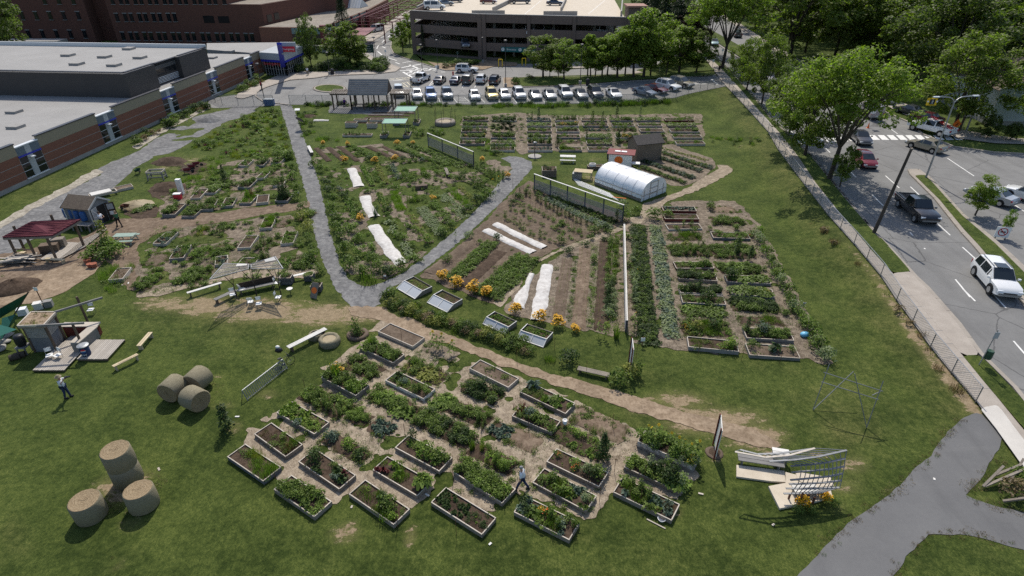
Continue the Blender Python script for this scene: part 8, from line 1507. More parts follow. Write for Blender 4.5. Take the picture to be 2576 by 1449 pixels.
for x,y in[(36,281),(40,319),(578,129),(534,145)]:q=P(x,y,4.1);MB().box((0,0,.15),(1.5,1.5,.35),ANG0).build('roof_hatch','grey_concrete',None,(q[0],q[1],4.0),label='small square hatch on the lower flat roof, %s'%{36:'upper of the left pair',40:'lower of the left pair',578:'rightmost',534:'just right of the dark storey'}[x],cat='roof hatch',group='roof hatches')
cb=P(332,246,4.0);zt=TOPZ(313,182,cb[1]);ub,vb=(cb[0]-A0[0])*D0.x+(cb[1]-A0[1])*D0.y,(cb[0]-A0[0])*N0.x+(cb[1]-A0[1])*N0.y
ue=ONPL(517,117,cb,D0)[0]+ub;t2_=thing('plant_storey','dark grey upper storey box with pale flat roof and white parapet','building',(A0[0],A0[1],0),ANG0);L3=ue-ub
for a,b,s_ in((0,.32,0),(.32,.62,.8),(.62,1,0)):
 MB().prism([(ub+L3*a,vb+s_),(ub+L3*b,vb+s_),(ub+L3*b,95),(ub+L3*a,95)],4.0,zt-(.5 if s_ else.25)).build('cladding','charcoal_cladding',t2_);MB().box((ub+L3*(a+b)/2,vb+s_+.1,zt-(.3 if s_ else 0)),(L3*(b-a)+.1,.4,.14)).build('coping','coping_dark',t2_)
 if s_:
  for k in range(5):MB().box((ub+L3*.47,vb+.76,4.35+k*.2),(L3*.29,.06,.07)).build('louvre','coping_white',t2_);MB().box((ub+L3*.47,vb+.76,zt-.75-k*.12),(L3*.29,.06,.04)).build('louvre','metal_grey',t2_)
  for j in(0,1):MB().box((ub+L3*(.4+.14*j),vb+.77,6.3),(L3*.13,.05,1.6)).build('dark_panel','dark_glass',t2_)
MB().box((ub,(vb+95)/2,zt),(.4,95-vb,.14)).build('coping','coping_dark',t2_)
MB().prism([(ub+.3,vb+1),(ue-.3,vb+1),(ue-.3,94),(ub+.3,94)],zt-.3,zt-.2).build('roof','roof_membrane',t2_);MB().box((ue,(vb+50)/2,zt+.1),(.3,50-vb,.7)).build('parapet','coping_white',t2_)
for x,y in[(171,137),(324,121),(263,141),(352,143),(193,159),(287,162)]:q=P(x,y,zt);MB().box((0,0,.1),(1.6,1.6,.4),ANG0).build('roof_hatch','grey_concrete',None,(q[0],q[1],zt-.15),label='small square hatch on the upper flat roof, %s from the left'%nth([171,193,263,287,324,352].index(x)),cat='roof hatch',group='roof hatches')
# emergency entrance
t=thing('emergency_entrance','emergency entrance with grey canopy, blue band and glass doors','entrance',(0,0,0));zc=4.6;c0,c1,c2=Pz(651,131,zc),Pz(714,135,zc),Pz(761,115,zc);c3=c0+(c2-c1);poly=[(v.x,v.y)for v in(c0,c1,c2,c3)]
MB().prism(poly,3.3,zc).build('canopy','panel_grey',t);m_=sum((Vector(p)for p in poly),Vector((0,0)))/4;MB().prism([tuple(m_+(Vector(p)-m_)*.985)for p in poly],2.85,3.3).build('blue_band','blue_band',t);inn=[tuple(m_+(Vector(p)-m_)*.84)for p in poly];MB().prism(inn,0,2.85).build('glass_wall','dark_glass',t)
for(ax,ay),(bx_,by_)in zip(inn[:2],inn[1:3]):
 for k in range(9):q=k/8;MB().box((ax+(bx_-ax)*q,ay+(by_-ay)*q,1.42),(.12,.14,2.8)).build('mullion','galvanised',t)
 for z in(.3,1.4,2.3):MB().bar((ax,ay-.03,z),(bx_,by_-.03,z),.1,.08).build('transom','galvanised',t)
g=G(720,188);MB().box((g.x,g.y,1.5),(1.0,.8,3.0)).build('pier','grey_concrete',t);MB().bar((g.x-.3,g.y,1.0),Pz(702,109,7.8),.9,.4).build('blue_pylon','blue_band',t);q=Pz(726,121,6.4);MB().box(q,(2.9,.4,2.2)).build('sign_box','panel_grey',t);MB().box(q-Vector((0,.3,.1)),(2.5,.2,.95)).build('sign_plate','red_sign',t);text('Emergency',.5,'sign_white',t,q-Vector((0,.42,.1)),(math.pi/2,0,0));q=Vector((*(Vector(poly[0])*.55+Vector(poly[1])*.45),2.6));text('Emergency',.8,'red_sign',t,(q.x,q.y-.1,2.55),(math.pi/2,0,-.1))
# main hospital, brick
def facade(t,p0,p1,wins,big=(),sz=(.95,1.9)):
 d=Vector((p1[0]-p0[0],p1[1]-p0[1])).normalized();a=math.atan2(d.y,d.x)
 for x,y in wins:
  u,z=ONPL(x/4,y/4,p0,d);k='w%s'%(sz,)
  if k not in _mc:m=MB();m.box((0,0,0),(sz[0],.1,sz[1]),m=0);m.box((0,-.02,sz[1]/2+.12),(sz[0]+.3,.12,.2),m=1);m.box((0,-.06,-sz[1]/2-.05),(sz[0]+.3,.2,.1),m=1);m.box((0,-.03,0),(.08,.1,sz[1]),m=2);_mc[k]=m.mesh('window',['dark_glass','grey_concrete','steel_dark'])
  link('window',_mc[k],t,(p0[0]+d.x*u+d.y*.02,p0[1]+d.y*u-d.x*.06,z),a)
 for x0,x1,y0,y1 in big:(u0,za),(u1,zb_)=ONPL(x0/4,y0/4,p0,d),ONPL(x1/4,y1/4,p0,d);MB().box(((u0+u1)/2,0,(za+zb_)/2),(u1-u0,.14,za-zb_)).build('dark_panel','dark_glass',t,(p0[0]+d.y*.04,p0[1]-d.x*.04,0),a)
t=thing('hospital_block','large dark brown brick hospital block with rows of small windows','building',(0,0,0));B0,B1=(-106,170.5),(-64,166.5)
MB().prism([(-106,170.5),(-73,167.3),(-71,205),(-106,205)],0,20).build('wall','brick_brown',t);MB().prism([(-73.01,167.3),(-64,166.5),(-55.5,199),(-71,205)],0,9.75).build('wall','brick_brown',t);MB().prism([(-73,167.9),(-64.6,167.1),(-56,198),(-71,204)],9.75,9.8).build('roof','roof_gravel',t);MB().prism([(-190,176),(-112,171),(-112,205),(-190,205)],0,20).build('wall','brick_brown',t);MB().prism([(-113,175),(-105,174),(-105,205),(-113,205)],0,20.5).build('stair_recess','brick_brown',t)
MB().prism([(-71,183),(-52,200),(-50,240),(-71,240)],0,16).build('wall','brick_brown',t)
facade(t,B0,B1,[(x,175)for x in(1180,1265,1325,1410,1470,1550,1615,1700,1762)]+[(1240+(x-1240),362+(x-1240)*.012)for x in(1240,1322,1382,1462,1525,1605,1665,1750,1810,1893,1955,2045,2105,2190,2250,2335,2398,2480,2540)]+[(x,0)for x in(1130,1215,1275,1360,1420,1505,1570,1655,1715,1805,1868,1955,2015,2105,2165,2255)],[(2040,2165,155,230),(2190,2315,160,230)])
facade(t,(-190,176),(-112,171),[(x,157)for x in(225,365,505,645,790)]+[(x,342)for x in(290,432,572,712,855)]+[(x,0)for x in(445,590,735)])
facade(t,(-64,166.5),(-55.5,199),[],[(2680,2740,150,215),(2753,2812,130,190)]);MB().prism([(-190,158),(-112,156),(-112,160),(-190,162)],0,2.6).build('podium_wall','grey_concrete',t)
t=thing('atrium','low hospital entrance hall with gravel roof, teal clerestory glazing and red corner column','building',(0,0,0));MB().prism([(-64,162),(-47.7,161),(-44.5,200),(-44.5,236),(-56,236),(-56,199)],0,5.0).build('wall','brick_red',t);MB().prism([(-63.5,162.6),(-48.2,161.6),(-45,200),(-45,236),(-56,236),(-56,199)],5.0,5.06).build('roof','roof_gravel',t)
for i in range(8):u=i/8;MB().box((-55.6+7.4*(u+.06),161.25-.4*u,4.2),(.85,.1,1.35)).build('pane','teal_glass',t);MB().box((-55.6+7.4*(u+.06),161.25-.4*u,2.0),(.85,.1,2.8)).build('pane','dark_glass',t)
for i in range(26):v=i*1.42;MB().box((-47.55+.082*v,162+v,4.2),(.12,1.3,1.3)).build('pane','teal_glass',t);MB().box((-47.6+.082*v,162+v,1.9),(.12,1.3,2.8)).build('pane','dark_glass',t)
for i in range(6):v=i*7.5;MB().box((-47.5+.082*v,161.2+v,2.6),(.6,.6,5.2)).build('column','red_steel',t)
MB().box((-47.6,161.1,2.8),(1.3,1.3,5.6)).build('column','red_steel',t);MB().prism([(-66,158),(-50,157),(-38,152),(-38,153),(-50,158),(-66,159)],0,1.5).build('retaining_wall','grey_concrete',t)
t=thing('roof_skylight','pale glazed ridge skylight on the entrance hall roof','skylight',(0,0,0));q0,q1=Pz(861,20,5.1),Pz(904,20,5.1);MB().add([q0,q1,q1+Vector((1.6,6,0)),q0+Vector((1,6,0)),q0+Vector((.6,3,2.4)),q1+Vector((.4,3,2.4))],[(0,1,5,4),(1,2,5),(2,3,4,5),(3,0,4)]).build('glazing','pale_glass',t)
for k in range(7):a=q0.lerp(q1,k/6);MB().bar(a,a+Vector((.55,3,2.4))-Vector(((k/6)*.15,0,0)),.08,.08).build('glazing_bar','white_paint',t)
t=thing('steel_canopy','dark red steel truss canopy along the entrance drive','canopy',(0,0,0))
for k in range(10):
 y=170+k*6.6;x0,x1=-44+k*.3,-34+k*1.1;mb=MB();mb.tube((x1,y,0),(x1,y,4.6),.16).tube((x0+1,y,0),(x0+1,y,4.6),.16);pr=None
 for i in range(9):
  u=i/8;a=Vector((x0+(x1-x0+2)*u,y,4.6));b=a+Vector((0,0,.5+1.5*math.sin(math.pi*u)))
  if pr:mb.bar(pr[0],a,.14,.14).bar(pr[1],b,.16,.16).bar(pr[0],b,.08,.08)
  pr=(a,b)
 mb.build('truss','red_steel',t)
for i in range(5):u=i/4;z=5.2+1.5*math.sin(math.pi*u);MB().bar((-44+12*u,168,z),(-41+19*u,232,z),.15,.15).build('purlin','red_steel',t)
MB().box((-39.5,168,3.2),(5,14,.15)).build('roof_sheet','red_steel',t)
# parking structure
t=thing('parking_garage','three-deck brown brick parking garage with open bands and rooftop parking','parking garage',(0,0,0));W_=[(-23.6,153),(-7.4,146),(24.9,140)];back=[(34,235),(-10,240)]
for z0,z1 in((8.05,9.75),(5.1,6.85),(2.06,3.8),(-.1,.62)):
 for a,b in zip(W_,W_[1:]):
  if z1<1 and a[0]>-10:
   d=Vector(b)-Vector(a);segs=[(0,.15),(.42,1)]
  else:d=Vector(b)-Vector(a);segs=[(0,1)]
  for s0,s1 in segs:p,q=Vector(a)+d*s0,Vector(a)+d*s1;MB().bar((p.x,p.y,(z0+z1)/2),(q.x,q.y,(z0+z1)/2),.5,z1-z0).build('spandrel_wall','parkade_brick',t)
 p,q=W_[0],(-16,215);MB().bar((*p,(z0+z1)/2),(*q,(z0+z1)/2),.5,z1-z0).build('spandrel_wall','parkade_brick',t)
for z in(8.2,5.1,2.1):MB().prism([(-23.3,153.4),(-7.2,146.4),(25.2,140.4),(34,235),(-16,235)],z,z+.45).build('deck','deck_concrete',t)
MB().prism([(-15.5,172),(26,166),(27,168),(-15.5,174)],0,8.1).build('dark_backing_wall','charcoal_cladding',t)  # dark wall added behind the decks to keep the openings dark
for(a,b),ks in(((W_[0],W_[1]),(0,1)),((W_[1],W_[2]),(.03,.345,.655,1))):
 for k in ks:p=Vector(a).lerp(Vector(b),k);MB().box((p.x,p.y-.15,4.9),(.9 if k in(0,1,.03)else.7,.7,9.8)).build('pier','parkade_brick',t)
for k in range(7):p=Vector(W_[1]).lerp(Vector(W_[2]),k/7+.1);MB().box((p.x,p.y+6,4),(.6,.6,8)).build('inner_column','grey_concrete',t)
MB().bar((*W_[0],9.8),(*W_[1],9.8),.6,.12).build('coping','grey_concrete',t);MB().bar((*W_[1],9.8),(*W_[2],9.8),.6,.12).build('coping','grey_concrete',t)
for a,b,hh in[((1187,37),(1270,37),1.1),((1367,39),(1452,39),1.1),((1240,28),(1296,0),1.0),((1411,28),(1424,0),1.0),((1050,26),(1096,0),1.1),((1562,40),(1566,0),1.2)]:p,q=P(*a,8.7),P(*b,8.7);MB().bar((*p,8.6+hh/2),(*q,8.6+hh/2),.35,hh).build('barrier_wall','grey_concrete',t)
for x0,x1 in((1300,1340),(1460,1500)):p,q=P(x0+20,35,8.66),P(x0+62,0,8.66);MB().bar((*p,8.66),(*q,8.66),.15,.012).build('bay_line','road_paint',t)
p=Vector(W_[2]);MB().box((p.x+1.9,p.y+1.5,5.9),(3.6,4.5,11.8)).build('stair_tower','parkade_brick',t);MB().box((p.x+1.9,p.y+1.5,11.95),(4.4,5.4,.35)).build('tower_roof','pink_sandstone',t);MB().box((p.x+1.9,p.y-.78,5.5),(1.9,.1,9.6)).build('tower_glazing','dark_glass',t);[MB().box((p.x+1.9,p.y-.85,1.5+k*1.3),(1.9,.06,.1)).build('transom','metal_grey',t)for k in range(7)]
u0,u1=[ONPL(x,128,W_[1],(Vector(W_[2])-Vector(W_[1])).normalized())[0]for x in(1262,1348)];d=(Vector(W_[2])-Vector(W_[1])).normalized();a_=math.atan2(d.y,d.x);um=(u0+u1)/2;bt=MB().box((0,0,0),(u1-u0,.12,1.05)).build('entrance_banner','sign_teal',t,(W_[1][0]+d.x*um+d.y*.4,W_[1][1]+d.y*um-d.x*.4,2.55),a_)
text('Entrance',.62,'sign_white',bt,(-1.6,-.08,0),(math.pi/2,0,0));text('Exit Only',.62,'sign_white',bt,(2.6,-.08,0),(math.pi/2,0,0))
for s_ in(-3.6,.4):MB().tube((s_,-.07,0),(s_,-.09,0),.36,n=18).build('parking_disc','sign_white',bt);text('P',.5,'sign_teal',bt,(s_,-.11,0),(math.pi/2,0,0))
for x,y in[(1259,168),(1318,165)]:g=G(x,y);MB().path([(-.4,0,0),(-.4,0,1.6),(.4,0,1.6),(.4,0,0)],.09).build('safety_frame','sign_yellow',None,g,label='yellow steel hoop guarding the garage entrance, %s'%('left' if x<1300 else 'right'),cat='barrier',group='garage entrance guards')
for x,y,z,c,lb in[(1330,73,5.55,'car_white','pale car inside the middle deck, left'),(1378,74,5.55,'car_silver','silver car inside the middle deck, centre'),(1520,73,5.55,'car_white','pale car inside the middle deck, right'),(1170,98,2.55,'car_bluegrey','grey car inside the lower deck of the left wing'),(1450,110,2.55,'car_silver','pale car inside the lower deck of the right wing')]:q=P(x,y+20,z);car(*PX(q[0],max(q[1],146),z),-80,'suv',c,lb,'cars inside the garage',z=z)
# houses across the street
def house(c,along,right,hw,hr,wall,roof,label,wins=()):
 A_,B_,C_=Vector(G(*c)),Vector(G(*along)),Vector(G(*right));z=A_.z;d=(B_-A_);d.z=0;w=d.length;d.normalize();n=Vector((d.y,-d.x,0));dd=C_-A_;dep=abs(dd.dot(n));n=n if dd.dot(n)>0 else-n;a=math.atan2(d.y,d.x);m=A_+d*w/2+n*dep/2;t=thing('house',label,'house',(m.x,m.y,z),a,'houses across the street');shed(t,w,dep,hw,hr,wall,roof,'white_board',.5);MB().box((0,0,.35),(w+.1,dep+.1,.7)).build('foundation','grey_concrete',t)
 sg_=-1 if Matrix.Rotation(-a,3,'Z')@n==0 else(1 if(Matrix.Rotation(-a,3,'Z')@n).y>0 else-1)
 for sd in(-1,1):
  for k in range(3):f=MB().box((0,0,0),(1.3,.1,1.5)).build('window','white_board',t,((k-1)*w*.3,sd*(dep/2+.03),hw*.55));MB().box((0,sd*.04,0),(1.1,.06,1.3)).build('pane','dark_glass',f)
  f=MB().box((0,0,0),(.1,2.6,1.9)).build('window','white_board',t,(sd*(w/2+.04),0,hw*.55));MB().box((sd*.04,0,0),(.06,2.2,1.6)).build('pane','dark_glass',f)
 return t
house((2482,314),(2352,248),(2600,270),5.2,8.0,'pale_siding','brown_shingle','pale sided house with a brown roof at the right edge');house((2330,172),(2268,130),(2440,132),6,9,'beige_siding','brown_shingle','tan house glimpsed between the big trees');house((2110,92),(2060,60),(2190,72),6,9,'grey_siding','dark_shingle','grey house behind the roadside trees');house((1990,40),(1960,20),(2050,30),6,9,'pale_siding','dark_shingle','pale house at the top of the street');house((2680,215),(2560,175),(2800,180),6,9,'beige_siding','brown_shingle','brown-roofed house beyond the right edge trees');house((1920,12),(1900,0),(1960,6),6,9,'white_board','dark_shingle','white house farthest up the street')
# ================================================================ TREES
def tree_mesh(kind,seed):
 r=np.random.default_rng(seed);mb=MB();cl=[]
 if kind in('maple','elm','young','dark'):
  H_,R_c,th=dict(maple=(10,4.7,1.8),elm=(12,5.6,3.2),young=(6,1.8,1.4),dark=(11,5.0,1.6))[kind];n=dict(maple=105,elm=92,young=62,dark=115)[kind];lean=Vector((r.uniform(-.4,.4),r.uniform(-.3,.3),0));k0=H_/10
  fork=Vector((0,0,th))+lean*.4;mb.tube((0,0,-.2),fork,.21*k0,.15*k0,8,caps=False)
  nb=6 if kind!='young' else 4;limbs=[]
  for i in range(nb):
   a=i*6.283/nb+r.uniform(-.4,.4);q=R_c*(.62 if kind=='elm' else.5);e=fork+Vector((q*math.cos(a),q*math.sin(a),(H_-th)*r.uniform(.45,.75)));m=fork.lerp(e,.5)+Vector((0,0,.5*k0));mb.tube(fork,m,.10*k0,.065*k0,6,caps=False).tube(m,e,.065*k0,.025*k0,5,caps=False);limbs.append((m,e))
   for j in range(3):a2=a+r.uniform(-1,1);b=m.lerp(e,r.uniform(.2,.9));mb.tube(b,b+Vector((q*.5*math.cos(a2),q*.5*math.sin(a2),r.uniform(.3,1.6)*k0)),.045*k0,.015*k0,4,caps=False)
  mb.tube(fork,fork+Vector((lean.x,lean.y,(H_-th)*.7)),.14*k0,.05*k0,6,caps=False)
  zc_=th+(H_-th)*.52;hz_=(H_-th)*.55
  for i in range(n):
   d=rv(r,1)[0];q=r.uniform(.35,1)**.6
   if kind=='elm':d[2]=abs(d[2])*1.1-.25
   p=np.array([d[0]*R_c*q,d[1]*R_c*q,zc_+d[2]*hz_*q]);p[:2]*=1+.26*math.sin(3*math.atan2(d[1],d[0])+seed);cl.append((p,r.uniform(.45,1.2)*R_c*(.3 if kind=='young' else.22)))
  ls,per=(.29,165)if kind!='young' else(.2,120)
 elif kind=='conifer':
  H_=9;mb.tube((0,0,-.2),(0,0,H_*.95),.2,.03,6,caps=False);ls,per=.24,70
  for i in range(70):z=.6+(H_-.7)*(i/70)**.9;q=2.1*(1-z/H_)*r.uniform(.45,1)+.08;a=i*2.4;cl.append((np.array([q*math.cos(a),q*math.sin(a),z]),.28+.5*(1-z/H_)))
 V=[]
 for p,cr in cl:
  d=rv(r,per)*r.uniform(.3,1,per)[:,None]**.5;d[:,2]*=.8;c=p+d*cr;nn=rv(r,per)*.8+[0,0,.8]+d*.5;a=np.cross(nn,rv(r,per))
  if kind=='conifer':a=np.stack([c[:,0]-0,c[:,1],-.5*np.ones(per)],1)+rv(r,per)*.6
  s=ls*r.uniform(.55,1.3,per);V.append(kites(c,a,nn,s,s*(.62 if kind!='conifer' else.3)))
 V=np.concatenate(V);mt={'maple':'leaf_tree','elm':'leaf_tree','young':'leaf_tree_light','dark':'leaf_tree_dark','conifer':'leaf_conifer'}[kind]
 return array_mesh('crown',V,[mt],np.zeros(len(V),int)),mb.mesh('trunk','bark',True)
TM={};BASEH=dict(maple=10,elm=12,young=6,dark=11,conifer=9)
def tree(x,y,hgt,kind,label,group,var=None,mat=None,wide=1.0,xy=None):
 k=(kind,(int(abs(x*7+y))%3)if var is None else var)
 if k not in TM:TM[k]=tree_mesh(kind,300+k[1]*7+len(kind))
 g=G(x,y);s=hgt/BASEH[kind];rz=(x*13+y*7)%6.28;t=thing('tree',label,'tree',(g.x,g.y,g.z),rz,group,(s*wide,s*wide,s));link('trunk',TM[k][1],t);o=link('crown',TM[k][0],t)
 if mat:o.material_slots[0].link='OBJECT';o.material_slots[0].material=M(mat)
SGT='street trees'
for x,y,hh,k,w,lb,mt in[(1816,172,17,'elm',1.0,'tall leaning tree at the car park corner','leaf_tree_light'),(1783,132,13,'elm',.8,'tree left of the tall leaning one',None),(1877,228,8.5,'maple',.85,'round maple at the street corner of the fence',None),(1916,262,10,'maple',.8,'maple just below the corner one',None),(2024,392,11,'dark',1.0,'broad maple overhanging the pavement','leaf_tree'),(2085,452,14.2,'elm',1.0,'largest street tree, spreading bright crown over the road','leaf_tree_light'),(1985,335,9,'maple',.9,'maple beside the broad pavement one','leaf_tree_dark'),(2112,470,4.6,'young',.9,'low leafy branch cluster tree at the verge','leaf_tree'),(1983,112,13,'elm',.9,'tree with a bare lower trunk across the far street',None),(2025,132,14,'elm',1,'second trunked tree across the far street',None),(2400,324,12,'maple',1.1,'brownish maple at the far pavement corner','leaf_tree'),(2270,160,19,'elm',1.3,'huge spreading tree over the tan house',None),(2440,215,19,'dark',1.1,'dense maple beside the pale house','leaf_tree_dark'),(2560,245,16,'maple',1.1,'maple at the right edge above the wires',None),(2600,345,9,'maple',.8,'bright branch of a tree at the right edge','leaf_tree_light'),(2452,542,3.9,'young',1.15,'young median tree in front of the silver coupe',None),(2520,597,2.6,'young',.6,'thin sapling behind the red circle board','leaf_lime'),(2180,165,17,'maple',1.2,'big tree above the lilac minivan',None),(2100,140,16,'elm',1.1,'tree left of the huge spreading one',None),(2340,120,20,'dark',1.1,'tall dark tree behind the tan house',None),(2500,130,20,'maple',1.1,'tree in the upper right corner group','leaf_tree_dark'),(2590,100,19,'dark',1.0,'purple brown tree in the upper right corner','leaf_purple'),(2230,75,20,'maple',1.2,'tree at the top edge above the spreading one',None),(2400,50,22,'maple',1.2,'large maple at the top edge, right',None),(2120,50,18,'elm',1.1,'tree at the top edge, centre right',None),(1960,62,15,'maple',1,'tree at the top edge by the street bend',None),(2040,20,17,'maple',1.2,'tree farthest up behind the grey house',None),(1830,10,14,'elm',1,'tree at the top edge over the street',None),(1880,45,13,'maple',1,'roadside tree between far lanes and houses',None),(2560,30,22,'dark',1.2,'dark tree behind the purple brown one',None),(2300,10,22,'dark',1.2,'dark tree at the very top right of centre',None),(2660,170,18,'maple',1.1,'tree past the right edge of the pale house',None),(2480,370-20,3.2,'maple',1,'low shrub-like tree by the pale house wall','leaf_tree_dark'),(2540,355,2.4,'maple',1,'second low shrub by the pale house wall','leaf_tree_dark')]:tree(x,y,hh,k,lb,SGT,None,mt,w)
for i,(x,y)in enumerate([(1900,70),(1935,40),(1860,25),(2000,75),(2060,95),(2075,40),(2150,110),(2190,130),(2010,5),(1930,5),(2150,20),(2240,110),(2330,200),(2360,240),(2460,60),(1985,150)]):tree(x,y,15+i%4*2,['maple','dark','elm'][i%3],'%s tree of the dense wood behind the far pavement'%nth(i),'wood beyond the street',None,None,1.25)
PT='trees near the parking garage'
for i,(x,y,hh,k,w,mt)in enumerate([(1366,196,8.5,'young',1.6,'leaf_tree'),(1383,192,5,'young',1,None),(1405,196,5,'young',1,'leaf_tree'),(1419,201,8,'young',1.3,None),(1478,192,9,'young',1,None),(1486,192,8.5,'young',1,None),(1497,193,7.5,'young',1.1,None),(1514,195,8.5,'young',1.2,None),(1527,190,8.5,'young',1.2,None),(1553,197,9.5,'young',1.5,None),(1572,190,9.5,'young',1.1,None),(1594,195,13,'young',1.2,None),(1618,195,13,'young',1.3,None),(1636,191,9,'young',1.2,None),(1650,168,9,'young',1.2,None),(1681,160,9,'young',1.2,None),(1708,183,10,'young',1.6,None),(1728,158,8,'young',1.1,'leaf_tree'),(1750,185,8,'young',1.4,'leaf_tree'),(1675,190,8,'young',1.1,None)]):tree(x,y,hh*.88,k,'%s young tree from the left on the grass island'%nth(i),'young trees on the island',i%3,mt,w)
for x,y,hh,k,w,lb,mt in[(1375,150,8.5,'conifer',.9,'dark conifer in front of the garage pier',None),(1066,140,7,'conifer',.55,'slim conifer against the left garage wing',None),(1156,144,7.5,'conifer',.5,'slim conifer at the middle of the left garage wing',None),(1014,133,7,'young',1.1,'left sapling on the entrance island',None),(1031,112,7,'young',1.1,'right sapling on the entrance island',None),(1590,140,10,'conifer',1,'conifer beside the stair tower',None),(1635,125,15,'conifer',1.1,'tallest dark conifer right of the garage',None),(1660,132,13,'conifer',1.2,'broad dark conifer right of the tallest',None),(1695,130,12,'dark',.9,'dark round tree right of the conifers','leaf_conifer'),(1735,135,10,'dark',.9,'dark copper tree by the street','leaf_purple'),(1620,95,17,'conifer',1.2,'conifer behind the stair tower',None),(1660,80,15,'dark',1,'dark tree behind the conifers','leaf_tree_dark'),(1700,95,13,'dark',1,'dark tree between conifers and street','leaf_tree_dark'),(784,168,10,'dark',.62,'dense tree beside the emergency entrance','leaf_tree_dark'),(873,138,13.5,'conifer',1.1,'tall conifer in front of the entrance hall',None),(880,166,9,'young',1.5,'leafy tree below the tall conifer','leaf_tree'),(900,168,6,'young',1.4,'small tree at the hedge end','leaf_tree'),(840,150,4.5,'maple',1.2,'low spreading pale tree by the retaining wall','leaf_tree'),(10,175,16,'dark',1,'dark tree in the shade at the far left','leaf_tree_dark'),(-30,160,16,'dark',1,'dark tree cut by the left edge','leaf_tree_dark')]:tree(x,y,hh,k,lb,PT,None,mt,w)
g=G(573,1082);proto_obj('tree','pole_d',g.x,g.y,g.z,1.45,'small dark pine on the near lawn beside a scrap of board','tree',zs=.8)
weeds('hedge',[[(895,162),(965,158),(972,172),(960,184),(900,180)],[(735,175),(900,165),(898,176),(740,184)]],[('big_d',2),('big_g',1),('bush_d',1)],1.6,(1.3,2),12,'clipped dark hedge and shrubs by the entrance drive','hedge')
weeds('hedge',[[(1100,166),(1210,158),(1212,168),(1120,173)],[(1293,198),(1345,196),(1345,214),(1296,216)]],[('big_g',2),('bush_x',1),('big_d',1)],.8,(1.1,1.6),13,'round shrubs in the planting bed before the garage','shrubs')
weeds('hedge',[[(590,232),(655,195),(662,208),(600,240)],[(330,358),(520,262),(526,270),(345,368)]],[('big_g',2),('bush_x',1),('big_d',1),('fea_x',1)],.8,(1,1.7),14,'rough shrubs along the foot of the clinic wing','shrubs')
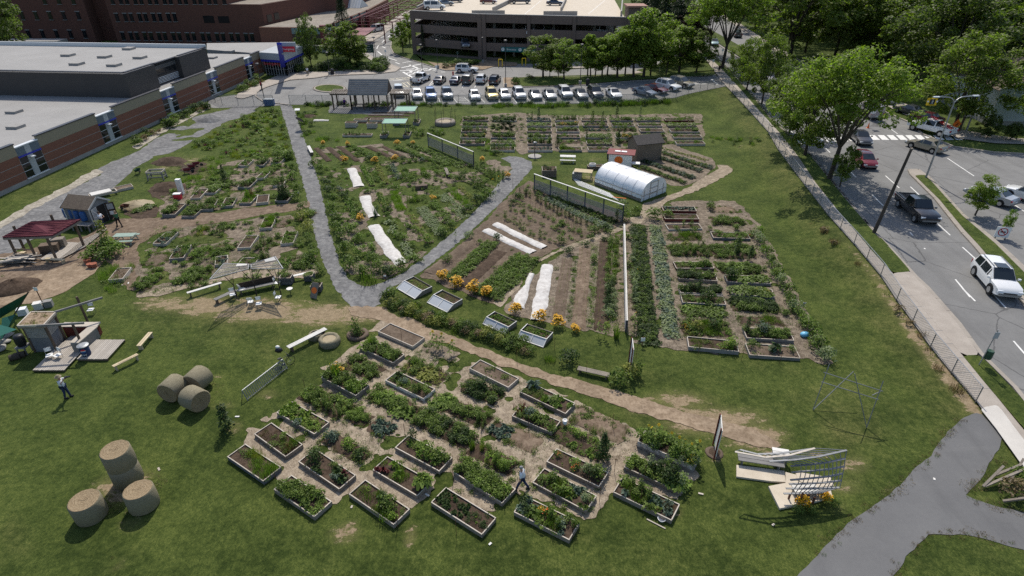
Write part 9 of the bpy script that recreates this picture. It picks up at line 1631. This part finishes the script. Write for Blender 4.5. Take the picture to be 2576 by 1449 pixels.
# ================================================================ PEOPLE
def skin(name,pts,edges,rad,mat,parent,root=0,lv=1):
 me=bpy.data.meshes.new(name);me.from_pydata(pts,edges,[]);me.materials.append(M(mat));o=link(name,me,parent);md=o.modifiers.new('skin','SKIN');md.use_smooth_shade=True
 for i,r_ in enumerate(rad):v=me.skin_vertices[0].data[i];v.radius=(r_,r_)if not hasattr(r_,'__len__')else r_;v.use_root=i==root
 sb=o.modifiers.new('subdivision','SUBSURF');sb.levels=lv;sb.render_levels=lv;return o
def person(x,y,deg,label,top,bottom,hairm='hair',stride=.0,arms=((.1,.12,1.12),(.14,.26,.95)),arms2=None,hat=None,sit=False,bend=0.,s=1.0,fingers=False,z=0):
 t=T('person',label,'person',x,y,math.radians(deg),'people in the scene',z);t.scale=(s,)*3;hz_=-.42 if sit else 0;B=lambda q:(q[0]+max(0,q[2]-.95-hz_)*bend,q[1],q[2])
 a2=arms2 or tuple((p[0],p[1],p[2])for p in arms);L_,R_s=[B((p[0],p[1]+.02,p[2]+hz_))for p in arms],[B((p[0],-p[1]-.02,p[2]+hz_))for p in a2]
 pel,sp,ch,nk,hd,tp=[B((0,0,v+hz_))for v in(.95,1.15,1.36,1.49,1.56,1.70)];sl,sr=B((0,.17,1.42+hz_)),B((0,-.17,1.42+hz_))
 if sit:kl,al,kr,ar_=(.42,.1,.52),(.42,.1,.08),(.42,-.1,.52),(.42,-.1,.08)
 else:kl,al,kr,ar_=(stride*.55,.1,.50),(stride*.9,.1,.08),(-stride*.35+.03,-.1,.5),(-stride*.95,-.1,.10)
 hl,hr_=(0,.09,.93+hz_),(0,-.09,.93+hz_);tl,tr_=(al[0]+.17,al[1],.04),(ar_[0]+.17,ar_[1],.05)
 ext=lambda e,w:tuple(w[i]+(w[i]-e[i])/max(.01,math.dist(e,w))*.09 for i in range(3));hL,hR=ext(*L_),ext(*R_s)
 V=[pel,sp,ch,nk,hd,tp,sl,*L_,hL,sr,*R_s,hR,hl,kl,al,hr_,kr,ar_];E_=[(0,1),(1,2),(2,3),(3,4),(4,5),(2,6),(6,7),(7,8),(8,9),(2,10),(10,11),(11,12),(12,13),(0,14),(14,15),(15,16),(0,17),(17,18),(18,19)];Rr=[.13,.12,.14,.055,.085,.075,.06,.042,.03,.034,.06,.042,.03,.034,.085,.055,.04,.085,.055,.04]
 if fingers:
  for w,hnd,wi in((L_[1],hL,9),(R_s[1],hR,13)):
   d=Vector(hnd)-Vector(w);d.normalize();sd=Vector((0,0,1)).cross(d);sd=sd.normalized()if sd.length>.1 else Vector((0,1,0))
   for k,ln in((-1.5,.065),(-.5,.08),(.5,.075),(1.5,.06)):a=Vector(hnd)+sd*k*.018;V+=[tuple(a+d*ln*.5),tuple(a+d*ln-Vector((0,0,.012)))];E_+=[(wi,len(V)-2),(len(V)-2,len(V)-1)];Rr+=[.009,.007]
   a=Vector(w)+d*.03+sd*.045;V.append(tuple(a+d*.03));E_.append((wi,len(V)-1));Rr.append(.01)
 skin('body',V,E_,Rr,'skin',t);skin('shirt',[sp,ch,sl,sr,L_[0],R_s[0],pel],[(6,0),(0,1),(1,2),(1,3),(2,4),(3,5)],[.155,.17,.085,.085,.062,.062,.15],top,t,0);skin('trousers',[pel,hl,kl,al,hr_,kr,ar_],[(0,1),(1,2),(2,3),(0,4),(4,5),(5,6)],[.15,.105,.075,.06,.105,.075,.06],bottom,t)
 for a,b in((al,tl),(ar_,tr_)):MB().bar((a[0]-.06,a[1],.045),(b[0],b[1],.045),.095,.09).build('shoe','cloth_black',t)
 c=Vector(tp);MB().blob((c.x-.02,c.y,c.z-.01),(.105,.09,.10),12,.03).build('hair',hairm,t,smooth=True);MB().blob((c.x+.1,c.y,c.z-.07),(.02,.015,.025),6,0).build('nose','skin',t,smooth=True)
 for s_ in(-.035,.035):MB().blob((c.x+.088,c.y+s_,c.z-.035),(.012,.014,.008),6,0).build('eye','ink_black',t);MB().blob((c.x,c.y+s_*2.6,c.z-.06),(.02,.012,.028),6,0).build('ear','skin',t)
 MB().box((c.x+.092,c.y,c.z-.105),(.01,.04,.008)).build('mouth','ink_red',t)
 if hat:MB().lathe([(.2,.0),(.19,.02),(.11,.03),(.10,.12),(0,.14)],16,(c.x,c.y,c.z+.0)).build('hat',hat,t,smooth=True)
 return t
t=person(172,1000,8,'man in white shirt and sun hat raising a camera on the left lawn','cloth_white','cloth_navy',hat='cloth_khaki',stride=.12,arms=((.16,.24,1.34),(.34,.1,1.56)),fingers=True,s=1.0)
cm=thing('camera','dark camera with long lens held by the man in the sun hat','camera',t.location,t.rotation_euler.z);MB().box((.42,0,1.62),(.12,.15,.11)).build('camera_body','black_plastic',cm);MB().tube((.46,0,1.62),(.68,0,1.66),.05).build('lens','steel_dark',cm)
person(1314,1232,172,'man in white shirt and blue jeans walking between the near beds','cloth_white','cloth_navy','hair_grey',.36,((.05,.25,1.14),(.1,.2,.93)),((-.1,.25,1.14),(.12,.26,.96)),bend=.12,fingers=True)
person(262,572,0,'person in pink top standing at the grey shed door','cloth_white','cloth_navy',arms=((.12,.24,1.2),(.28,.12,1.15)));person(302,570,150,'woman in green top and dark trousers walking beside the grey shed','cloth_green','cloth_black','straw',.3,fingers=False)
g_=person(868,266,-90,'person in purple sitting under the left pergola wing','cloth_purple','cloth_black',sit=True);person(775,190,-60,'person in pale clothes on the entrance pavement','cloth_white','cloth_khaki',stride=.2);person(659,226,60,'person in red walking past the left lamp post','cloth_red','cloth_black',stride=.25);person(908,104,80,'person in dark clothes walking up the hospital pavement','cloth_navy','cloth_black',stride=.25);person(908,120,90,'person in brown walking behind the dark one','cloth_khaki','cloth_black',stride=.2);person(1035,217,-80,'person in grey standing on the painted hatching by the white pickup','cloth_grey','cloth_khaki',stride=.2);person(1181,189,120,'person in white beside the moving white SUV','cloth_white','cloth_navy',stride=.2);person(1808,184,100,'dark figure walking on the pavement by the leaning tree','cloth_black','cloth_black',stride=.3)
person(1528,399,0,'person in blue bending over beside the kiosk','cloth_blue','cloth_navy',arms=((.25,.2,1.1),(.35,.15,.85)),bend=.8);person(1958,112,80,'person in white across the far street','cloth_white','cloth_black',stride=.2)
for a,k in WQ:weeds_(*a,**k)
